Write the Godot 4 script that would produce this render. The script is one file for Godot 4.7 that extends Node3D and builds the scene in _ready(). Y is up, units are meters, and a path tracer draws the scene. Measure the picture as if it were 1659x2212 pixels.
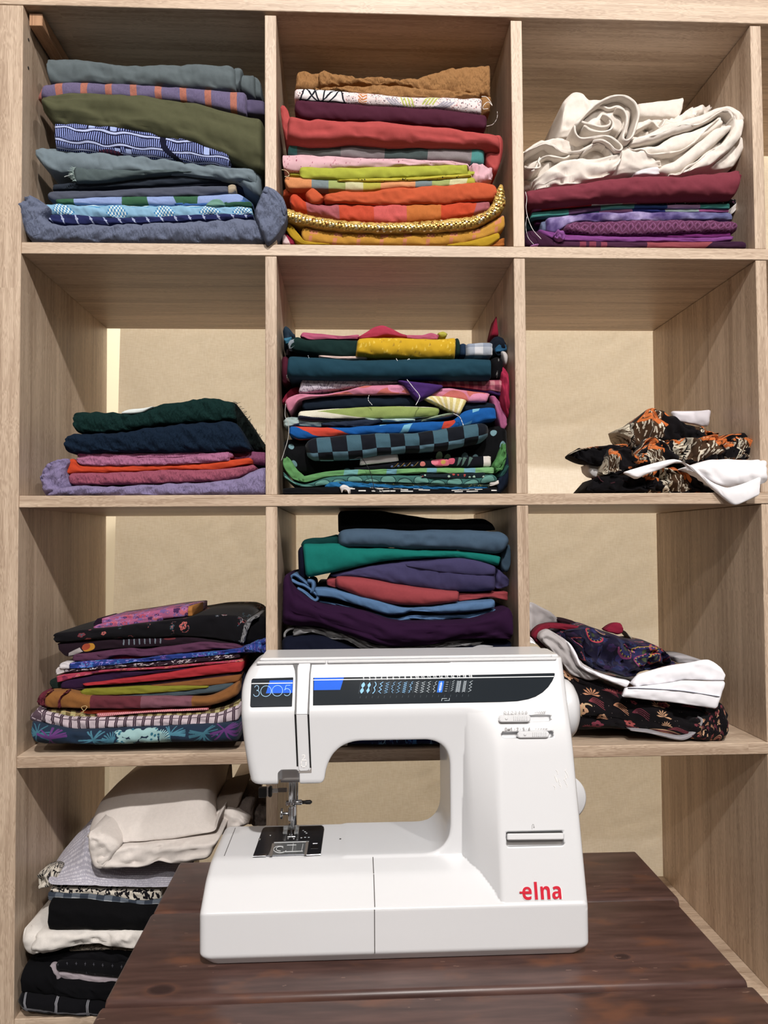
extends Node3D
# A cube shelving unit full of folded fabric with a white sewing machine on a dark plank table in front of it.
# World: y up, metres, floor at y = 0, the shelf's front edges in the plane z = 0, the camera in front of it (z > 0).

const FOCAL := 1715.24           # in pixels of the 1659 x 2212 frame
const W := 0.335                 # cubby width, height, board thickness, shelf depth
const H := 0.3345
const T := 0.0161
const D := 0.39
const TOP := 1.787               # underside of the top board
const TABLE := 0.607             # table top
var cam: Camera3D
var cam_at := Vector3(0.450775, 1.037388, 1.104378)
var cam_basis := Basis()
var ox := 0.0
var oy := 0.0
var kk := 1.0
var stack := ""
var noise := FastNoiseLite.new()
var mats := {}
var rng := RandomNumberGenerator.new()

func _ready():
	rng.seed = 7
	noise.seed = 11
	noise.noise_type = FastNoiseLite.TYPE_SIMPLEX_SMOOTH
	noise.frequency = 1.0
	noise.fractal_octaves = 2
	make_camera()
	make_light()
	make_room()
	make_shelf()
	make_curtain()
	make_table()
	make_fabrics()
	make_machine()

# ---------------------------------------------------------------- camera, light, room
func make_camera():
	cam_basis = Basis(Vector3.UP, -0.04373) * Basis(Vector3.RIGHT, 0.035468) * Basis(Vector3.BACK, -0.0070989)
	cam = Camera3D.new()
	cam.name = "camera"
	cam.fov = rad_to_deg(2.0 * atan(1106.0 / FOCAL))
	cam.keep_aspect = Camera3D.KEEP_HEIGHT
	cam.near = 0.05
	cam.far = 30.0
	cam.transform = Transform3D(cam_basis, cam_at)
	add_child(cam)
	cam.current = true

func make_light():
	var we := WorldEnvironment.new()
	we.name = "environment"
	var e := Environment.new()
	e.background_mode = Environment.BG_COLOR
	e.background_color = Color(0.05, 0.05, 0.05)
	e.tonemap_mode = Environment.TONE_MAPPER_LINEAR
	e.tonemap_exposure = 0.86
	e.sdfgi_enabled = true
	e.ssao_enabled = true
	e.ssil_enabled = true
	we.environment = e
	add_child(we)
	# three bright bulbs on the ceiling in front of the shelf, and one wide panel further back
	ceiling_bulb(Vector3(0.62, 2.93, 2.25), 10.4, "bright round ceiling lamp nearest the shelving unit")
	ceiling_bulb(Vector3(1.8, 2.93, 2.2), 3.8, "bright round ceiling lamp right of and behind the nearest one")
	ceiling_bulb(Vector3(0.0, 2.93, 3.3), 4.0, "bright round ceiling lamp furthest from the shelving unit")
	ceiling_panel(Vector3(0.6, 2.97, 3.62), Vector2(2.6, 0.8), 0.4, "wide flat white light panel on the ceiling behind the camera")
	ceiling_panel(Vector3(0.85, 2.97, -1.5), Vector2(2.6, 0.7), 10.5, "narrow white light panel on the ceiling behind the shelving unit")

func ceiling_bulb(p: Vector3, energy: float, label: String):
	var t := thing("ceiling_lamp", label, "ceiling lamp", p, "round ceiling lamps in front of the shelf")
	put("housing", lathe(P("0,0.075 0.06,0.075 0.07,0.06 0.07,0.0 0.055,0.0 0.05,0.02 0,0.02"), 32), plain(Color(0.92, 0.92, 0.9), 0.4), t)
	var glow := plain(Color(1, 1, 1), 0.5)
	glow.emission_enabled = true
	glow.emission = Color(1.0, 0.95, 0.88)
	glow.emission_energy_multiplier = 3.0
	put("bulb", lathe(P("0,0.018 0.048,0.018 0.046,0.008 0.03,0.0 0,-0.004"), 32), glow, t)
	var l := SpotLight3D.new()
	l.name = "lamp_light"
	l.light_color = Color(1.0, 0.98, 0.965)
	l.light_energy = energy
	l.light_size = 0.045
	l.spot_angle = 72.0
	l.spot_angle_attenuation = 0.6
	l.spot_range = 12.0
	l.spot_attenuation = 2.0
	l.shadow_enabled = true
	t.add_child(l)
	l.position = Vector3(0, -0.02, 0)
	l.look_at_from_position(p + Vector3(0, -0.02, 0), Vector3(0.55, 0.9, 0.0))

func ceiling_panel(p: Vector3, size: Vector2, energy: float, label: String):
	var t := thing("ceiling_light_panel", label, "ceiling light", p)
	put("frame", slab(Vector3(size.x + 0.06, 0.03, size.y + 0.06), 0.004), plain(Color(0.9, 0.9, 0.9), 0.4), t)
	var glow := plain(Color(1, 1, 1), 0.5)
	glow.emission_enabled = true
	glow.emission = Color(1.0, 0.96, 0.9)
	glow.emission_energy_multiplier = 2.0
	var d := put("diffuser", slab(Vector3(size.x, 0.006, size.y), 0.002), glow, t)
	d.position = Vector3(0, -0.017, 0)
	var l := AreaLight3D.new()
	l.name = "panel_light"
	l.light_color = Color(1.0, 0.98, 0.96)
	l.light_energy = energy
	l.area_size = size
	l.area_range = 12.0
	l.area_attenuation = 2.0
	l.shadow_enabled = true
	t.add_child(l)
	l.position = Vector3(0, -0.03, 0)
	l.rotation_degrees = Vector3(-90, 0, 0)

func make_room():
	var wall := plain(Color(0.5, 0.48, 0.47), 0.85)
	var far := plain(Color(0.38, 0.37, 0.36), 0.85)
	var lo := Vector3(-1.6, 0, -2.2)
	var hi := Vector3(3.0, 3.0, 4.2)
	var c := (lo + hi) / 2.0
	var s := hi - lo
	structure("floor", slab(Vector3(s.x + 0.2, 0.1, s.z + 0.2), 0.002), plain(Color(0.2, 0.18, 0.17), 0.6), Vector3(c.x, -0.05, c.z))
	structure("ceiling", slab(Vector3(s.x + 0.2, 0.1, s.z + 0.2), 0.002), plain(Color(0.78, 0.77, 0.76), 0.9), Vector3(c.x, hi.y + 0.05, c.z))
	structure("wall_back", slab(Vector3(s.x + 0.2, s.y, 0.1), 0.002), plain(Color(0.9, 0.84, 0.72), 0.85), Vector3(c.x, c.y, lo.z - 0.05))
	structure("wall_front", slab(Vector3(s.x + 0.2, s.y, 0.1), 0.002), far, Vector3(c.x, c.y, hi.z + 0.05))
	structure("wall_left", slab(Vector3(0.1, s.y, s.z), 0.002), wall, Vector3(lo.x - 0.05, c.y, c.z))
	structure("wall_right", slab(Vector3(0.1, s.y, s.z), 0.002), wall, Vector3(hi.x + 0.05, c.y, c.z))

# ---------------------------------------------------------------- naming helpers
func thing(called: String, label: String, category: String, p := Vector3.ZERO, group := "") -> Node3D:
	var o := Node3D.new()
	o.name = numbered(called)
	add_child(o, true)
	o.position = p
	tag(o, label, category, group)
	return o

var used := {}
func numbered(called: String) -> String:
	used[called] = int(used.get(called, -1)) + 1
	return called if used[called] == 0 else "%s_%03d" % [called, used[called]]

func tag(o: Node3D, label: String, category: String, group := ""):
	o.set_meta("label", label)
	o.set_meta("category", category)
	if group != "":
		o.set_meta("group", group)

func put(called: String, mesh: Mesh, m: Material, parent: Node3D, p := Vector3.ZERO) -> MeshInstance3D:
	var o := MeshInstance3D.new()
	o.name = called
	o.mesh = mesh
	o.material_override = m
	o.cast_shadow = GeometryInstance3D.SHADOW_CASTING_SETTING_ON
	parent.add_child(o, true)
	o.position = p
	if parent != self:
		var n := 0
		for c in parent.get_children():
			if c != o and String(c.name).trim_suffix(String(c.name).right(4)) == called or c != o and c.name == called:
				n += 1
		if n > 0:
			o.name = "%s_%03d" % [called, n]
	return o

func structure(called: String, mesh: Mesh, m: Material, p: Vector3) -> MeshInstance3D:
	var o := put(called, mesh, m, self, p)
	o.set_meta("kind", "structure")
	o.set_meta("label", called.replace("_", " ") + " of the room")
	return o

# ---------------------------------------------------------------- points: a pixel seen at a depth
func ray(x: float, y: float) -> Vector3:
	return cam_basis * Vector3((x - 829.5) / FOCAL, -(y - 1106.0) / FOCAL, -1.0)

func at(x: float, y: float, z: float) -> Vector3:
	var d := ray(x, y)
	return cam_at + d * ((z - cam_at.z) / d.z)

func aty(x: float, y: float, h: float) -> Vector3:
	var d := ray(x, y)
	return cam_at + d * ((h - cam_at.y) / d.y)

func onplane(x: float, y: float, p0: Vector3, n: Vector3) -> Vector3:
	var d := ray(x, y)
	return cam_at + d * ((p0 - cam_at).dot(n) / d.dot(n))

func S(name_: String, x: float, y: float, k: float):
	stack = name_
	ox = x
	oy = y
	kk = k

func P(s: String) -> PackedVector2Array:      # plain number pairs
	var r := PackedVector2Array()
	for t in s.split(" ", false):
		var c := t.split(",")
		r.append(Vector2(float(c[0]), float(c[1])))
	return r

func Q(s: String) -> PackedVector2Array:      # pairs in the current drawing's units
	var r := P(s)
	for i in r.size():
		r[i] = Vector2(ox + r[i].x * kk, oy + r[i].y * kk)
	return r

# ---------------------------------------------------------------- mesh helpers
func finish(v: PackedVector3Array, uv: PackedVector2Array, idx: PackedInt32Array, smooth := true) -> ArrayMesh:
	var a := []
	a.resize(Mesh.ARRAY_MAX)
	a[Mesh.ARRAY_VERTEX] = v
	if uv.size() == v.size():
		a[Mesh.ARRAY_TEX_UV] = uv
	a[Mesh.ARRAY_INDEX] = idx
	var st := SurfaceTool.new()
	st.create_from_arrays(a)
	if not smooth:
		st.deindex()
		st.set_smooth_group(-1)
	st.generate_normals()
	return st.commit()

func resample(p: PackedVector2Array, n: int, soft := 0.75) -> PackedVector2Array:
	var cum := PackedFloat32Array()
	cum.append(0.0)
	for i in range(1, p.size()):
		cum.append(cum[i - 1] + p[i].distance_to(p[i - 1]))
	var total := cum[cum.size() - 1]
	var r := PackedVector2Array()
	var k := 0
	for i in n + 1:
		var s := total * i / n
		while k < p.size() - 2 and cum[k + 1] < s:
			k += 1
		var seg := maxf(cum[k + 1] - cum[k], 1e-6)
		var t := clampf((s - cum[k]) / seg, 0.0, 1.0)
		var a := p[k]
		var b := p[k + 1]
		var la := a.lerp(b, t)
		# hermite with tangents limited to the segment's length, so that corners stay put
		var ta := Vector2.ZERO
		var tb := Vector2.ZERO
		if k > 0:
			ta = ((p[k + 1] - p[k - 1]).normalized()) * minf(seg, (p[k] - p[k - 1]).length() * 2.0)
		else:
			ta = b - a
		if k + 2 < p.size():
			tb = ((p[k + 2] - p[k]).normalized()) * minf(seg, (p[k + 2] - p[k + 1]).length() * 2.0)
		else:
			tb = b - a
		var t2 := t * t
		var t3 := t2 * t
		var he := a * (2 * t3 - 3 * t2 + 1) + ta * (t3 - 2 * t2 + t) + b * (3 * t2 - 2 * t3) + tb * (t3 - t2)
		r.append(la.lerp(he, soft))
	return r

func quad(idx: PackedInt32Array, a: int, b: int, c: int, d: int):
	idx.append(a); idx.append(b); idx.append(c)
	idx.append(a); idx.append(c); idx.append(d)

# A fold of cloth: a rounded nose between the outline A and the outline B, and the body that runs back from it.
# d: depth of the nose tip behind the shelf's front, b: how far the nose bulges, L: how far the body runs back,
# w / fx / fy: size and pitch of the wrinkles, e: rounding of the ends, q: 1 round nose, less for a boxy one
func lobe(sa: PackedVector2Array, sb: PackedVector2Array, o: Dictionary, origin := Vector3.ZERO) -> ArrayMesh:
	var len_px := 0.0
	for i in range(1, sa.size()):
		len_px += sa[i].distance_to(sa[i - 1])
	var n := int(clampf(len_px / 4.0, 10, 130))
	var soft: float = o.get("soft", 0.8)
	var pa := resample(sa, n, soft)
	var pb := resample(sb, n, soft)
	var dd = o.get("d", 0.03)
	var d0: float = dd[0] if dd is Array else dd
	var d1: float = dd[1] if dd is Array else dd
	var db: float = o.get("db", 0.0)            # extra depth along B
	var depth: float = o.get("L", 0.26)
	var q: float = o.get("q", 0.8)
	var wr: float = o.get("w", 0.0012) * 1.35
	var fx: float = o.get("fx", 22.0)
	var fy: float = o.get("fy", 0.9)
	var seed_: float = sa[0].x * 0.37 + sa[0].y * 0.73
	var va: Array[Vector3] = []
	var vb: Array[Vector3] = []
	var mean := 0.0
	var gap := 0.0
	for i in n + 1:
		gap += pa[i].distance_to(pb[i]) / (n + 1) / 1550.0
	var fore: float = 0.6 * float(o.get("b", clampf(gap * 0.42, 0.003, 0.02)))     # the outline is seen where the nose is already well forward
	for i in n + 1:
		var t := float(i) / n
		var d := lerpf(d0, d1, t)
		va.append(at(pa[i].x, pa[i].y, -d - 0.006 + fore) - Vector3(0, 0, fore))
		vb.append(at(pb[i].x, pb[i].y, -d - db - 0.006 + fore) - Vector3(0, 0, fore))
		mean += va[i].distance_to(vb[i]) / (n + 1)
	var b: float = o.get("b", clampf(mean * 0.42, 0.003, 0.02))
	var e: float = o.get("e", clampf(mean * 0.3, 0.002, 0.008))
	var m := int(clampf(mean * 420.0, 8, 18))
	var total := 0.0
	for i in n:
		total += va[i].distance_to(va[i + 1])
	var v := PackedVector3Array()
	var uv := PackedVector2Array()
	var idx := PackedInt32Array()
	var ring := m + 5
	var along := 0.0
	for i in n + 1:
		var t := float(i) / n
		if i > 0:
			along += (va[i].distance_to(va[i - 1]) + vb[i].distance_to(vb[i - 1])) / 2.0
		var ends := minf(t, 1.0 - t) * total
		var f := sqrt(maxf(0.0, 1.0 - pow(1.0 - clampf(ends / e, 0.0, 1.0), 2.0)))
		var c := (va[i] + vb[i]) / 2.0
		var half := (va[i] - vb[i]) / 2.0
		var hm := half.length()
		var bb := minf(b, hm * 1.5 + 0.001) * (0.3 + 0.7 * f)
		var sc := 0.86 + 0.14 * f
		for j in m + 1:
			var th := PI / 2.0 - PI * j / m
			var sy := signf(sin(th)) * pow(absf(sin(th)), q)
			var cz := pow(maxf(cos(th), 0.0), q)
			var pos := c + half * sy * sc + Vector3(0, 0, bb * cz)
			var w1 := noise.get_noise_2d(along * fx + seed_, sy * fy + seed_ * 0.3) * wr
			var w2 := noise.get_noise_2d(along * fx * 2.7 + seed_ + 50.0, (sy * fy) * 2.2) * wr * 0.45
			var w3 := pow(1.0 - absf(noise.get_noise_2d(along * fx * 0.55 + seed_ * 0.7 + sy * 0.8, sy * fy * 0.7 + 20.0)), 8.0) * wr * 0.9
			pos += Vector3(0, w1 * 0.5, (w1 + w2 - w3) * (0.35 + 1.2 * cz))
			v.append(pos - origin)
			uv.append(Vector2(t, float(j) / m))
		# the body: from B back, then round to A
		var back := Vector3(0, 0, -depth)
		for s in 4:
			var pos2: Vector3
			if s == 0:
				pos2 = c - half * sc + back * 0.4
			elif s == 1:
				pos2 = c - half * sc * 0.9 + back
			elif s == 2:
				pos2 = c + half * sc * 0.9 + back
			else:
				pos2 = c + half * sc + back * 0.4
			v.append(pos2 - origin)
			uv.append(Vector2(t, [1.4, 2.0, -1.0, -0.4][s]))
	var mid := n / 2
	var flip := (pa[n] - pa[0]).cross(pb[mid] - pa[mid]) < 0.0
	for i in n:
		for j in m + 5:
			var j2 := (j + 1) % ring
			var a0 := i * ring + j
			var a1 := (i + 1) * ring + j
			var b0 := i * ring + j2
			var b1 := (i + 1) * ring + j2
			if flip:
				quad(idx, a0, b0, b1, a1)
			else:
				quad(idx, a0, a1, b1, b0)
	for side in 2:
		var base := 0 if side == 0 else n * ring
		var ctr := Vector3.ZERO
		for j in ring:
			ctr += v[base + j] / ring
		var cap := v.size()
		for j in ring:
			v.append(v[base + j])
			uv.append(Vector2(0.01 if side == 0 else 0.99, uv[base + j].y))
		v.append(ctr)
		uv.append(Vector2(0.01 if side == 0 else 0.99, 0.5))
		for j in ring:
			var j2 := (j + 1) % ring
			if (side == 0) != flip:
				idx.append(cap + ring); idx.append(cap + j); idx.append(cap + j2)
			else:
				idx.append(cap + ring); idx.append(cap + j2); idx.append(cap + j)
	return finish(v, uv, idx)

# the edge of one layer of cloth or paper that runs back into the shelf
func ribbon(path: PackedVector2Array, thick: float, o: Dictionary, origin := Vector3.ZERO) -> ArrayMesh:
	var n := maxi(path.size() * 3, 12)
	var p := resample(path, n, 0.9)
	var a := PackedVector2Array()
	var b := PackedVector2Array()
	for i in n + 1:
		var tan_ := (p[mini(i + 1, n)] - p[maxi(i - 1, 0)]).normalized()
		var nr := Vector2(tan_.y, -tan_.x) * thick * 0.5
		a.append(p[i] + nr)
		b.append(p[i] - nr)
	return lobe(a, b, o, origin)

func tube(p: PackedVector3Array, r: float, sides := 6, taper := 1.0) -> ArrayMesh:
	var v := PackedVector3Array()
	var idx := PackedInt32Array()
	var n := p.size()
	var up := Vector3(0.3, 0.2, 0.93).normalized()
	for i in n:
		var t := (p[mini(i + 1, n - 1)] - p[maxi(i - 1, 0)]).normalized()
		if absf(t.dot(up)) > 0.95:
			up = Vector3(0.1, 0.97, 0.2).normalized()
		var x := up.cross(t).normalized()
		var y := t.cross(x)
		var rr := r * lerpf(1.0, taper, float(i) / maxi(n - 1, 1))
		for k in sides:
			var an := TAU * k / sides
			v.append(p[i] + x * cos(an) * rr + y * sin(an) * rr)
	for i in n - 1:
		for k in sides:
			var k2 := (k + 1) % sides
			quad(idx, i * sides + k, i * sides + k2, (i + 1) * sides + k2, (i + 1) * sides + k)
	for k in range(1, sides - 1):
		idx.append(0); idx.append(k + 1); idx.append(k)
		idx.append((n - 1) * sides); idx.append((n - 1) * sides + k); idx.append((n - 1) * sides + k + 1)
	return finish(v, PackedVector2Array(), idx)

func rod(a: Vector3, b: Vector3, r: float, sides := 14) -> ArrayMesh:
	return bar(a, b, [[0.0, 0.0], [0.0, r * 0.85], [r * 0.15, r], [-r * 0.15, r], [0.0, r * 0.85], [0.0, 0.0]], sides)

# a turned piece along a-b; profile pairs are [distance (negative or -0 counts from b), radius]
func bar(a: Vector3, b: Vector3, profile: Array, sides := 20) -> ArrayMesh:
	var len_ := a.distance_to(b)
	var t := (b - a) / len_
	var x := t.cross(Vector3(0.31, 0.8, 0.5)).normalized()
	var y := t.cross(x)
	var v := PackedVector3Array()
	var idx := PackedInt32Array()
	var half := profile.size() / 2
	for i in profile.size():
		var d: float = profile[i][0]
		if i >= half:
			d = len_ + d
		for k in sides:
			var an := TAU * k / sides
			v.append(a + t * d + (x * cos(an) + y * sin(an)) * float(profile[i][1]))
	for i in profile.size() - 1:
		for k in sides:
			var k2 := (k + 1) % sides
			quad(idx, i * sides + k, i * sides + k2, (i + 1) * sides + k2, (i + 1) * sides + k)
	return finish(v, PackedVector2Array(), idx)

func lathe(p: PackedVector2Array, sides := 24) -> ArrayMesh:      # x radius, y height, around the y axis
	var v := PackedVector3Array()
	var idx := PackedInt32Array()
	for q in p:
		for k in sides:
			var an := TAU * k / sides
			v.append(Vector3(q.x * cos(an), q.y, q.x * sin(an)))
	for i in p.size() - 1:
		for k in sides:
			var k2 := (k + 1) % sides
			quad(idx, i * sides + k, i * sides + k2, (i + 1) * sides + k2, (i + 1) * sides + k)
	return finish(v, PackedVector2Array(), idx)

# a box with chamfered edges; uv in metres, u along the axis «grain» (0 x, 1 y, 2 z)
func slab(s: Vector3, bevel := 0.001, grain := 0, shift := Vector2.ZERO) -> ArrayMesh:
	var st := SurfaceTool.new()
	st.begin(Mesh.PRIMITIVE_TRIANGLES)
	st.set_smooth_group(-1)
	var h := s / 2.0
	var b := minf(bevel, minf(h.x, minf(h.y, h.z)) * 0.8)
	var faces := []
	for ax in 3:
		for sg in [-1.0, 1.0]:
			var u := (ax + 1) % 3
			var w := (ax + 2) % 3
			var f := []
			for k in [[-1, -1], [1, -1], [1, 1], [-1, 1]]:
				var p := Vector3.ZERO
				p[ax] = h[ax] * sg
				p[u] = (h[u] - b) * k[0]
				p[w] = (h[w] - b) * k[1]
				f.append(p)
			faces.append(f)
	for ax in 3:                                     # edges along ax
		var u := (ax + 1) % 3
		var w := (ax + 2) % 3
		for su in [-1.0, 1.0]:
			for sw in [-1.0, 1.0]:
				var f := []
				for k in [[-1, 0], [1, 0], [1, 1], [-1, 1]]:
					var p := Vector3.ZERO
					p[ax] = (h[ax] - b) * k[0]
					p[u] = (h[u] - (b if k[1] == 0 else 0.0)) * su
					p[w] = (h[w] - (0.0 if k[1] == 0 else b)) * sw
					f.append(p)
				faces.append(f)
	for sx in [-1.0, 1.0]:
		for sy in [-1.0, 1.0]:
			for sz in [-1.0, 1.0]:
				faces.append([Vector3((h.x - b) * sx, (h.y - b) * sy, h.z * sz), Vector3((h.x - b) * sx, h.y * sy, (h.z - b) * sz), Vector3(h.x * sx, (h.y - b) * sy, (h.z - b) * sz)])
	for f in faces:
		var c := Vector3.ZERO
		for p in f:
			c += p / f.size()
		var nr: Vector3 = (f[1] - f[0]).cross(f[2] - f[0]).normalized()
		if nr.dot(c) > 0.0:
			f.reverse()
			nr = -nr
		var out := -nr
		for tri in range(1, f.size() - 1):
			for k in [0, tri, tri + 1]:
				var p: Vector3 = f[k]
				var along: float = p[grain]
				var g1 := (grain + 1) % 3
				var g2 := (grain + 2) % 3
				var across: float = p[g2] + 0.31 if absf(out[g1]) > absf(out[g2]) else p[g1] + 0.07
				if absf(out[grain]) > 0.8:
					across = p[g1]
					along = p[g2] * 0.05
				st.set_normal(out)
				st.set_uv(Vector2(along, across) + shift)
				st.add_vertex(p)
	return st.commit()

# a flat outline in the plane (o, x, y) given thickness along x cross y; bevelled front edge
func plate(poly: PackedVector2Array, o: Vector3, x: Vector3, y: Vector3, thick: float, bevel := 0.0004) -> ArrayMesh:
	var z := x.cross(y).normalized()
	var lo := poly[0]
	var hi := poly[0]
	for q in poly:
		lo = lo.min(q)
		hi = hi.max(q)
	var area := 0.0
	for i in poly.size():
		area += poly[i].cross(poly[(i + 1) % poly.size()])
	var pp := poly.duplicate()
	if area < 0.0:
		pp.reverse()
	var n := pp.size()
	var inner := PackedVector2Array()
	for i in n:
		var a := (pp[i] - pp[(i + n - 1) % n]).normalized()
		var b := (pp[(i + 1) % n] - pp[i]).normalized()
		var nr := Vector2(-a.y, a.x) + Vector2(-b.y, b.x)
		inner.append(pp[i] + nr.normalized() * bevel)
	var st := SurfaceTool.new()
	st.begin(Mesh.PRIMITIVE_TRIANGLES)
	st.set_smooth_group(-1)
	var pt := func(q: Vector2, h: float) -> Vector3: return o + x * q.x + y * q.y + z * h
	var uvof := func(q: Vector2) -> Vector2: return Vector2((q.x - lo.x) / (hi.x - lo.x), 1.0 - (q.y - lo.y) / (hi.y - lo.y))
	var tri := Geometry2D.triangulate_polygon(inner)
	for t in range(0, tri.size(), 3):
		var q := [inner[tri[t]], inner[tri[t + 1]], inner[tri[t + 2]]]
		if (q[1] - q[0]).cross(q[2] - q[0]) > 0.0:
			q.reverse()
		for k in q:
			st.set_normal(z)
			st.set_uv(uvof.call(k))
			st.add_vertex(pt.call(k, thick))
	for i in n:
		var j := (i + 1) % n
		for ring in 2:
			var a: Vector3
			var b: Vector3
			var c: Vector3
			var d: Vector3
			if ring == 0:
				a = pt.call(inner[i], thick); b = pt.call(inner[j], thick); c = pt.call(pp[j], thick - bevel); d = pt.call(pp[i], thick - bevel)
			else:
				a = pt.call(pp[i], thick - bevel); b = pt.call(pp[j], thick - bevel); c = pt.call(pp[j], 0.0); d = pt.call(pp[i], 0.0)
			var nn := (c - a).cross(b - a).normalized()
			var flat := pp[j] - pp[i]
			var outward := (x * flat.y - y * flat.x).normalized()
			if nn.dot(outward) < 0.0:
				nn = -nn
			var order := [a, b, c, a, c, d]
			if (b - a).cross(c - a).dot(nn) > 0.0:
				order = [a, c, b, a, d, c]
			for p in order:
				st.set_normal(nn)
				st.set_uv(uvof.call(pp[i]))
				st.add_vertex(p)
	return st.commit()

# ---------------------------------------------------------------- materials
func plain(c: Color, rough := 0.6, metal := 0.0) -> StandardMaterial3D:
	var m := StandardMaterial3D.new()
	m.albedo_color = c
	m.roughness = rough
	m.metallic = metal
	return m

var weave_tex: Texture2D
var weave_nrm: Texture2D
var crinkle_nrm: Texture2D
func weave_images():
	var n := FastNoiseLite.new()
	n.seed = 3
	n.frequency = 0.06
	var im := n.get_seamless_image(256, 256)
	im.convert(Image.FORMAT_RGB8)
	var r := RandomNumberGenerator.new()
	r.seed = 5
	var hgt := Image.create(256, 256, false, Image.FORMAT_RGB8)
	for y in 256:
		for x in 256:
			var g := im.get_pixel(x, y).r
			var thread := 0.5 + 0.5 * sin(x * TAU / 4.0) * sin(y * TAU / 4.0)
			var v := 0.92 + 0.022 * (g - 0.5) * 2.0 + 0.04 * (thread - 0.5) + 0.05 * (r.randf() - 0.5)
			im.set_pixel(x, y, Color(v, v, v))
			hgt.set_pixel(x, y, Color(thread, thread, thread))
	weave_tex = ImageTexture.create_from_image(im)
	hgt.bump_map_to_normal_map(1.2)
	weave_nrm = ImageTexture.create_from_image(hgt)
	n.seed = 9
	n.frequency = 0.035
	n.fractal_octaves = 3
	var c := n.get_seamless_image(256, 256)
	c.convert(Image.FORMAT_RGB8)
	c.bump_map_to_normal_map(5.0)
	crinkle_nrm = ImageTexture.create_from_image(c)

func cloth(c: Color, kind := "") -> StandardMaterial3D:
	var key := c.to_html() + kind
	if mats.has(key):
		return mats[key]
	if weave_tex == null:
		weave_images()
	var m := plain(muted(c), 0.92)
	m.metallic_specular = 0.25
	m.uv1_triplanar = true
	m.uv1_scale = Vector3(9, 9, 9)
	m.albedo_texture = weave_tex
	m.normal_enabled = true
	m.normal_texture = weave_nrm
	m.normal_scale = 0.35
	if kind == "gauze":
		m.uv1_scale = Vector3(26, 9, 14)
		m.normal_texture = crinkle_nrm
		m.normal_scale = 1.6
	elif kind == "knit":
		m.uv1_scale = Vector3(14, 14, 14)
	m.rim_enabled = true
	m.rim = 0.12
	m.rim_tint = 0.7
	mats[key] = m
	return m

# cloth as it lies in the room, a little greyer than a colour card
func muted(c: Color) -> Color:
	var g := c.get_luminance()
	var sat := c.s
	return c.lerp(Color(g, g, g), 0.1) * (1.0 - 0.05 * clampf(sat * 1.6, 0.0, 1.0))

func print_mat(im: Image, rough := 0.92) -> StandardMaterial3D:
	im.adjust_bcs(0.9, 1.0, 0.88)
	var m := plain(Color.WHITE, rough)
	m.metallic_specular = 0.25
	m.albedo_texture = ImageTexture.create_from_image(im)
	m.rim_enabled = true
	m.rim = 0.1
	m.rim_tint = 0.7
	return m

func rgb(s: String) -> Color:
	return Color.html(s)

# ---------------------------------------------------------------- painting helpers (flat prints, wood grain)
func canvas(w: int, h: int, c: Color) -> Image:
	var im := Image.create(w, h, false, Image.FORMAT_RGB8)
	im.fill(c)
	return im

func dot(im: Image, x: float, y: float, r: float, c: Color, ry := -1.0):
	if ry < 0.0:
		ry = r
	var y0 := int(floor(y - ry))
	for yy in range(y0, int(ceil(y + ry)) + 1):
		var k := 1.0 - pow((yy + 0.5 - y) / maxf(ry, 0.5), 2.0)
		if k > 0.0:
			var hw := r * sqrt(k)
			var x0 := int(round(x - hw))
			im.fill_rect(Rect2i(x0, yy, maxi(1, int(round(x + hw)) - x0), 1), c)

func line(im: Image, p: PackedVector2Array, w: float, c: Color):
	for i in p.size() - 1:
		var l := p[i].distance_to(p[i + 1])
		var steps := int(maxf(1.0, l / maxf(0.5, w * 0.4)))
		for s in steps + 1:
			var q := p[i].lerp(p[i + 1], float(s) / steps)
			if w <= 2.5:
				im.fill_rect(Rect2i(int(q.x - w / 2.0 + 0.5), int(q.y - w / 2.0 + 0.5), int(ceil(w)), int(ceil(w))), c)
			else:
				dot(im, q.x, q.y, w / 2.0, c)

func fillpoly(im: Image, p: PackedVector2Array, c: Color):
	var lo := p[0].y
	var hi := p[0].y
	for q in p:
		lo = minf(lo, q.y)
		hi = maxf(hi, q.y)
	for yy in range(int(floor(lo)), int(ceil(hi)) + 1):
		var xs := []
		for i in p.size():
			var a := p[i]
			var b := p[(i + 1) % p.size()]
			var y := yy + 0.5
			if (a.y <= y) != (b.y <= y):
				xs.append(a.x + (b.x - a.x) * (y - a.y) / (b.y - a.y))
		xs.sort()
		for k in range(0, xs.size() - 1, 2):
			im.fill_rect(Rect2i(int(round(xs[k])), yy, int(round(xs[k + 1])) - int(round(xs[k])), 1), c)

func curve(pts_: PackedVector2Array, n := 24) -> PackedVector2Array:
	return resample(pts_, n, 1.0)

func wood_image(base: Color, dark: Color, seed_: int, bands: float) -> Image:
	var n := FastNoiseLite.new()
	n.seed = seed_
	n.frequency = 0.02
	n.fractal_octaves = 4
	var fine := FastNoiseLite.new()
	fine.seed = seed_ + 1
	fine.frequency = 0.16
	fine.fractal_octaves = 2
	var im := Image.create(512, 1024, false, Image.FORMAT_RGB8)
	for y in 1024:
		var band := n.get_noise_2d(y * 0.35, 900.0)
		for x in 512:
			var g := n.get_noise_2d(x * 0.25, y * 2.2) * 0.5 + fine.get_noise_2d(x * 0.22 + 40.0 * n.get_noise_2d(x * 0.3, y * 0.5), y * 3.2) * 0.75
			var t := clampf(0.34 + g * 0.8 + band * bands, 0.0, 1.0)
			im.set_pixel(x, y, base.lerp(dark, t))
	return im

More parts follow.
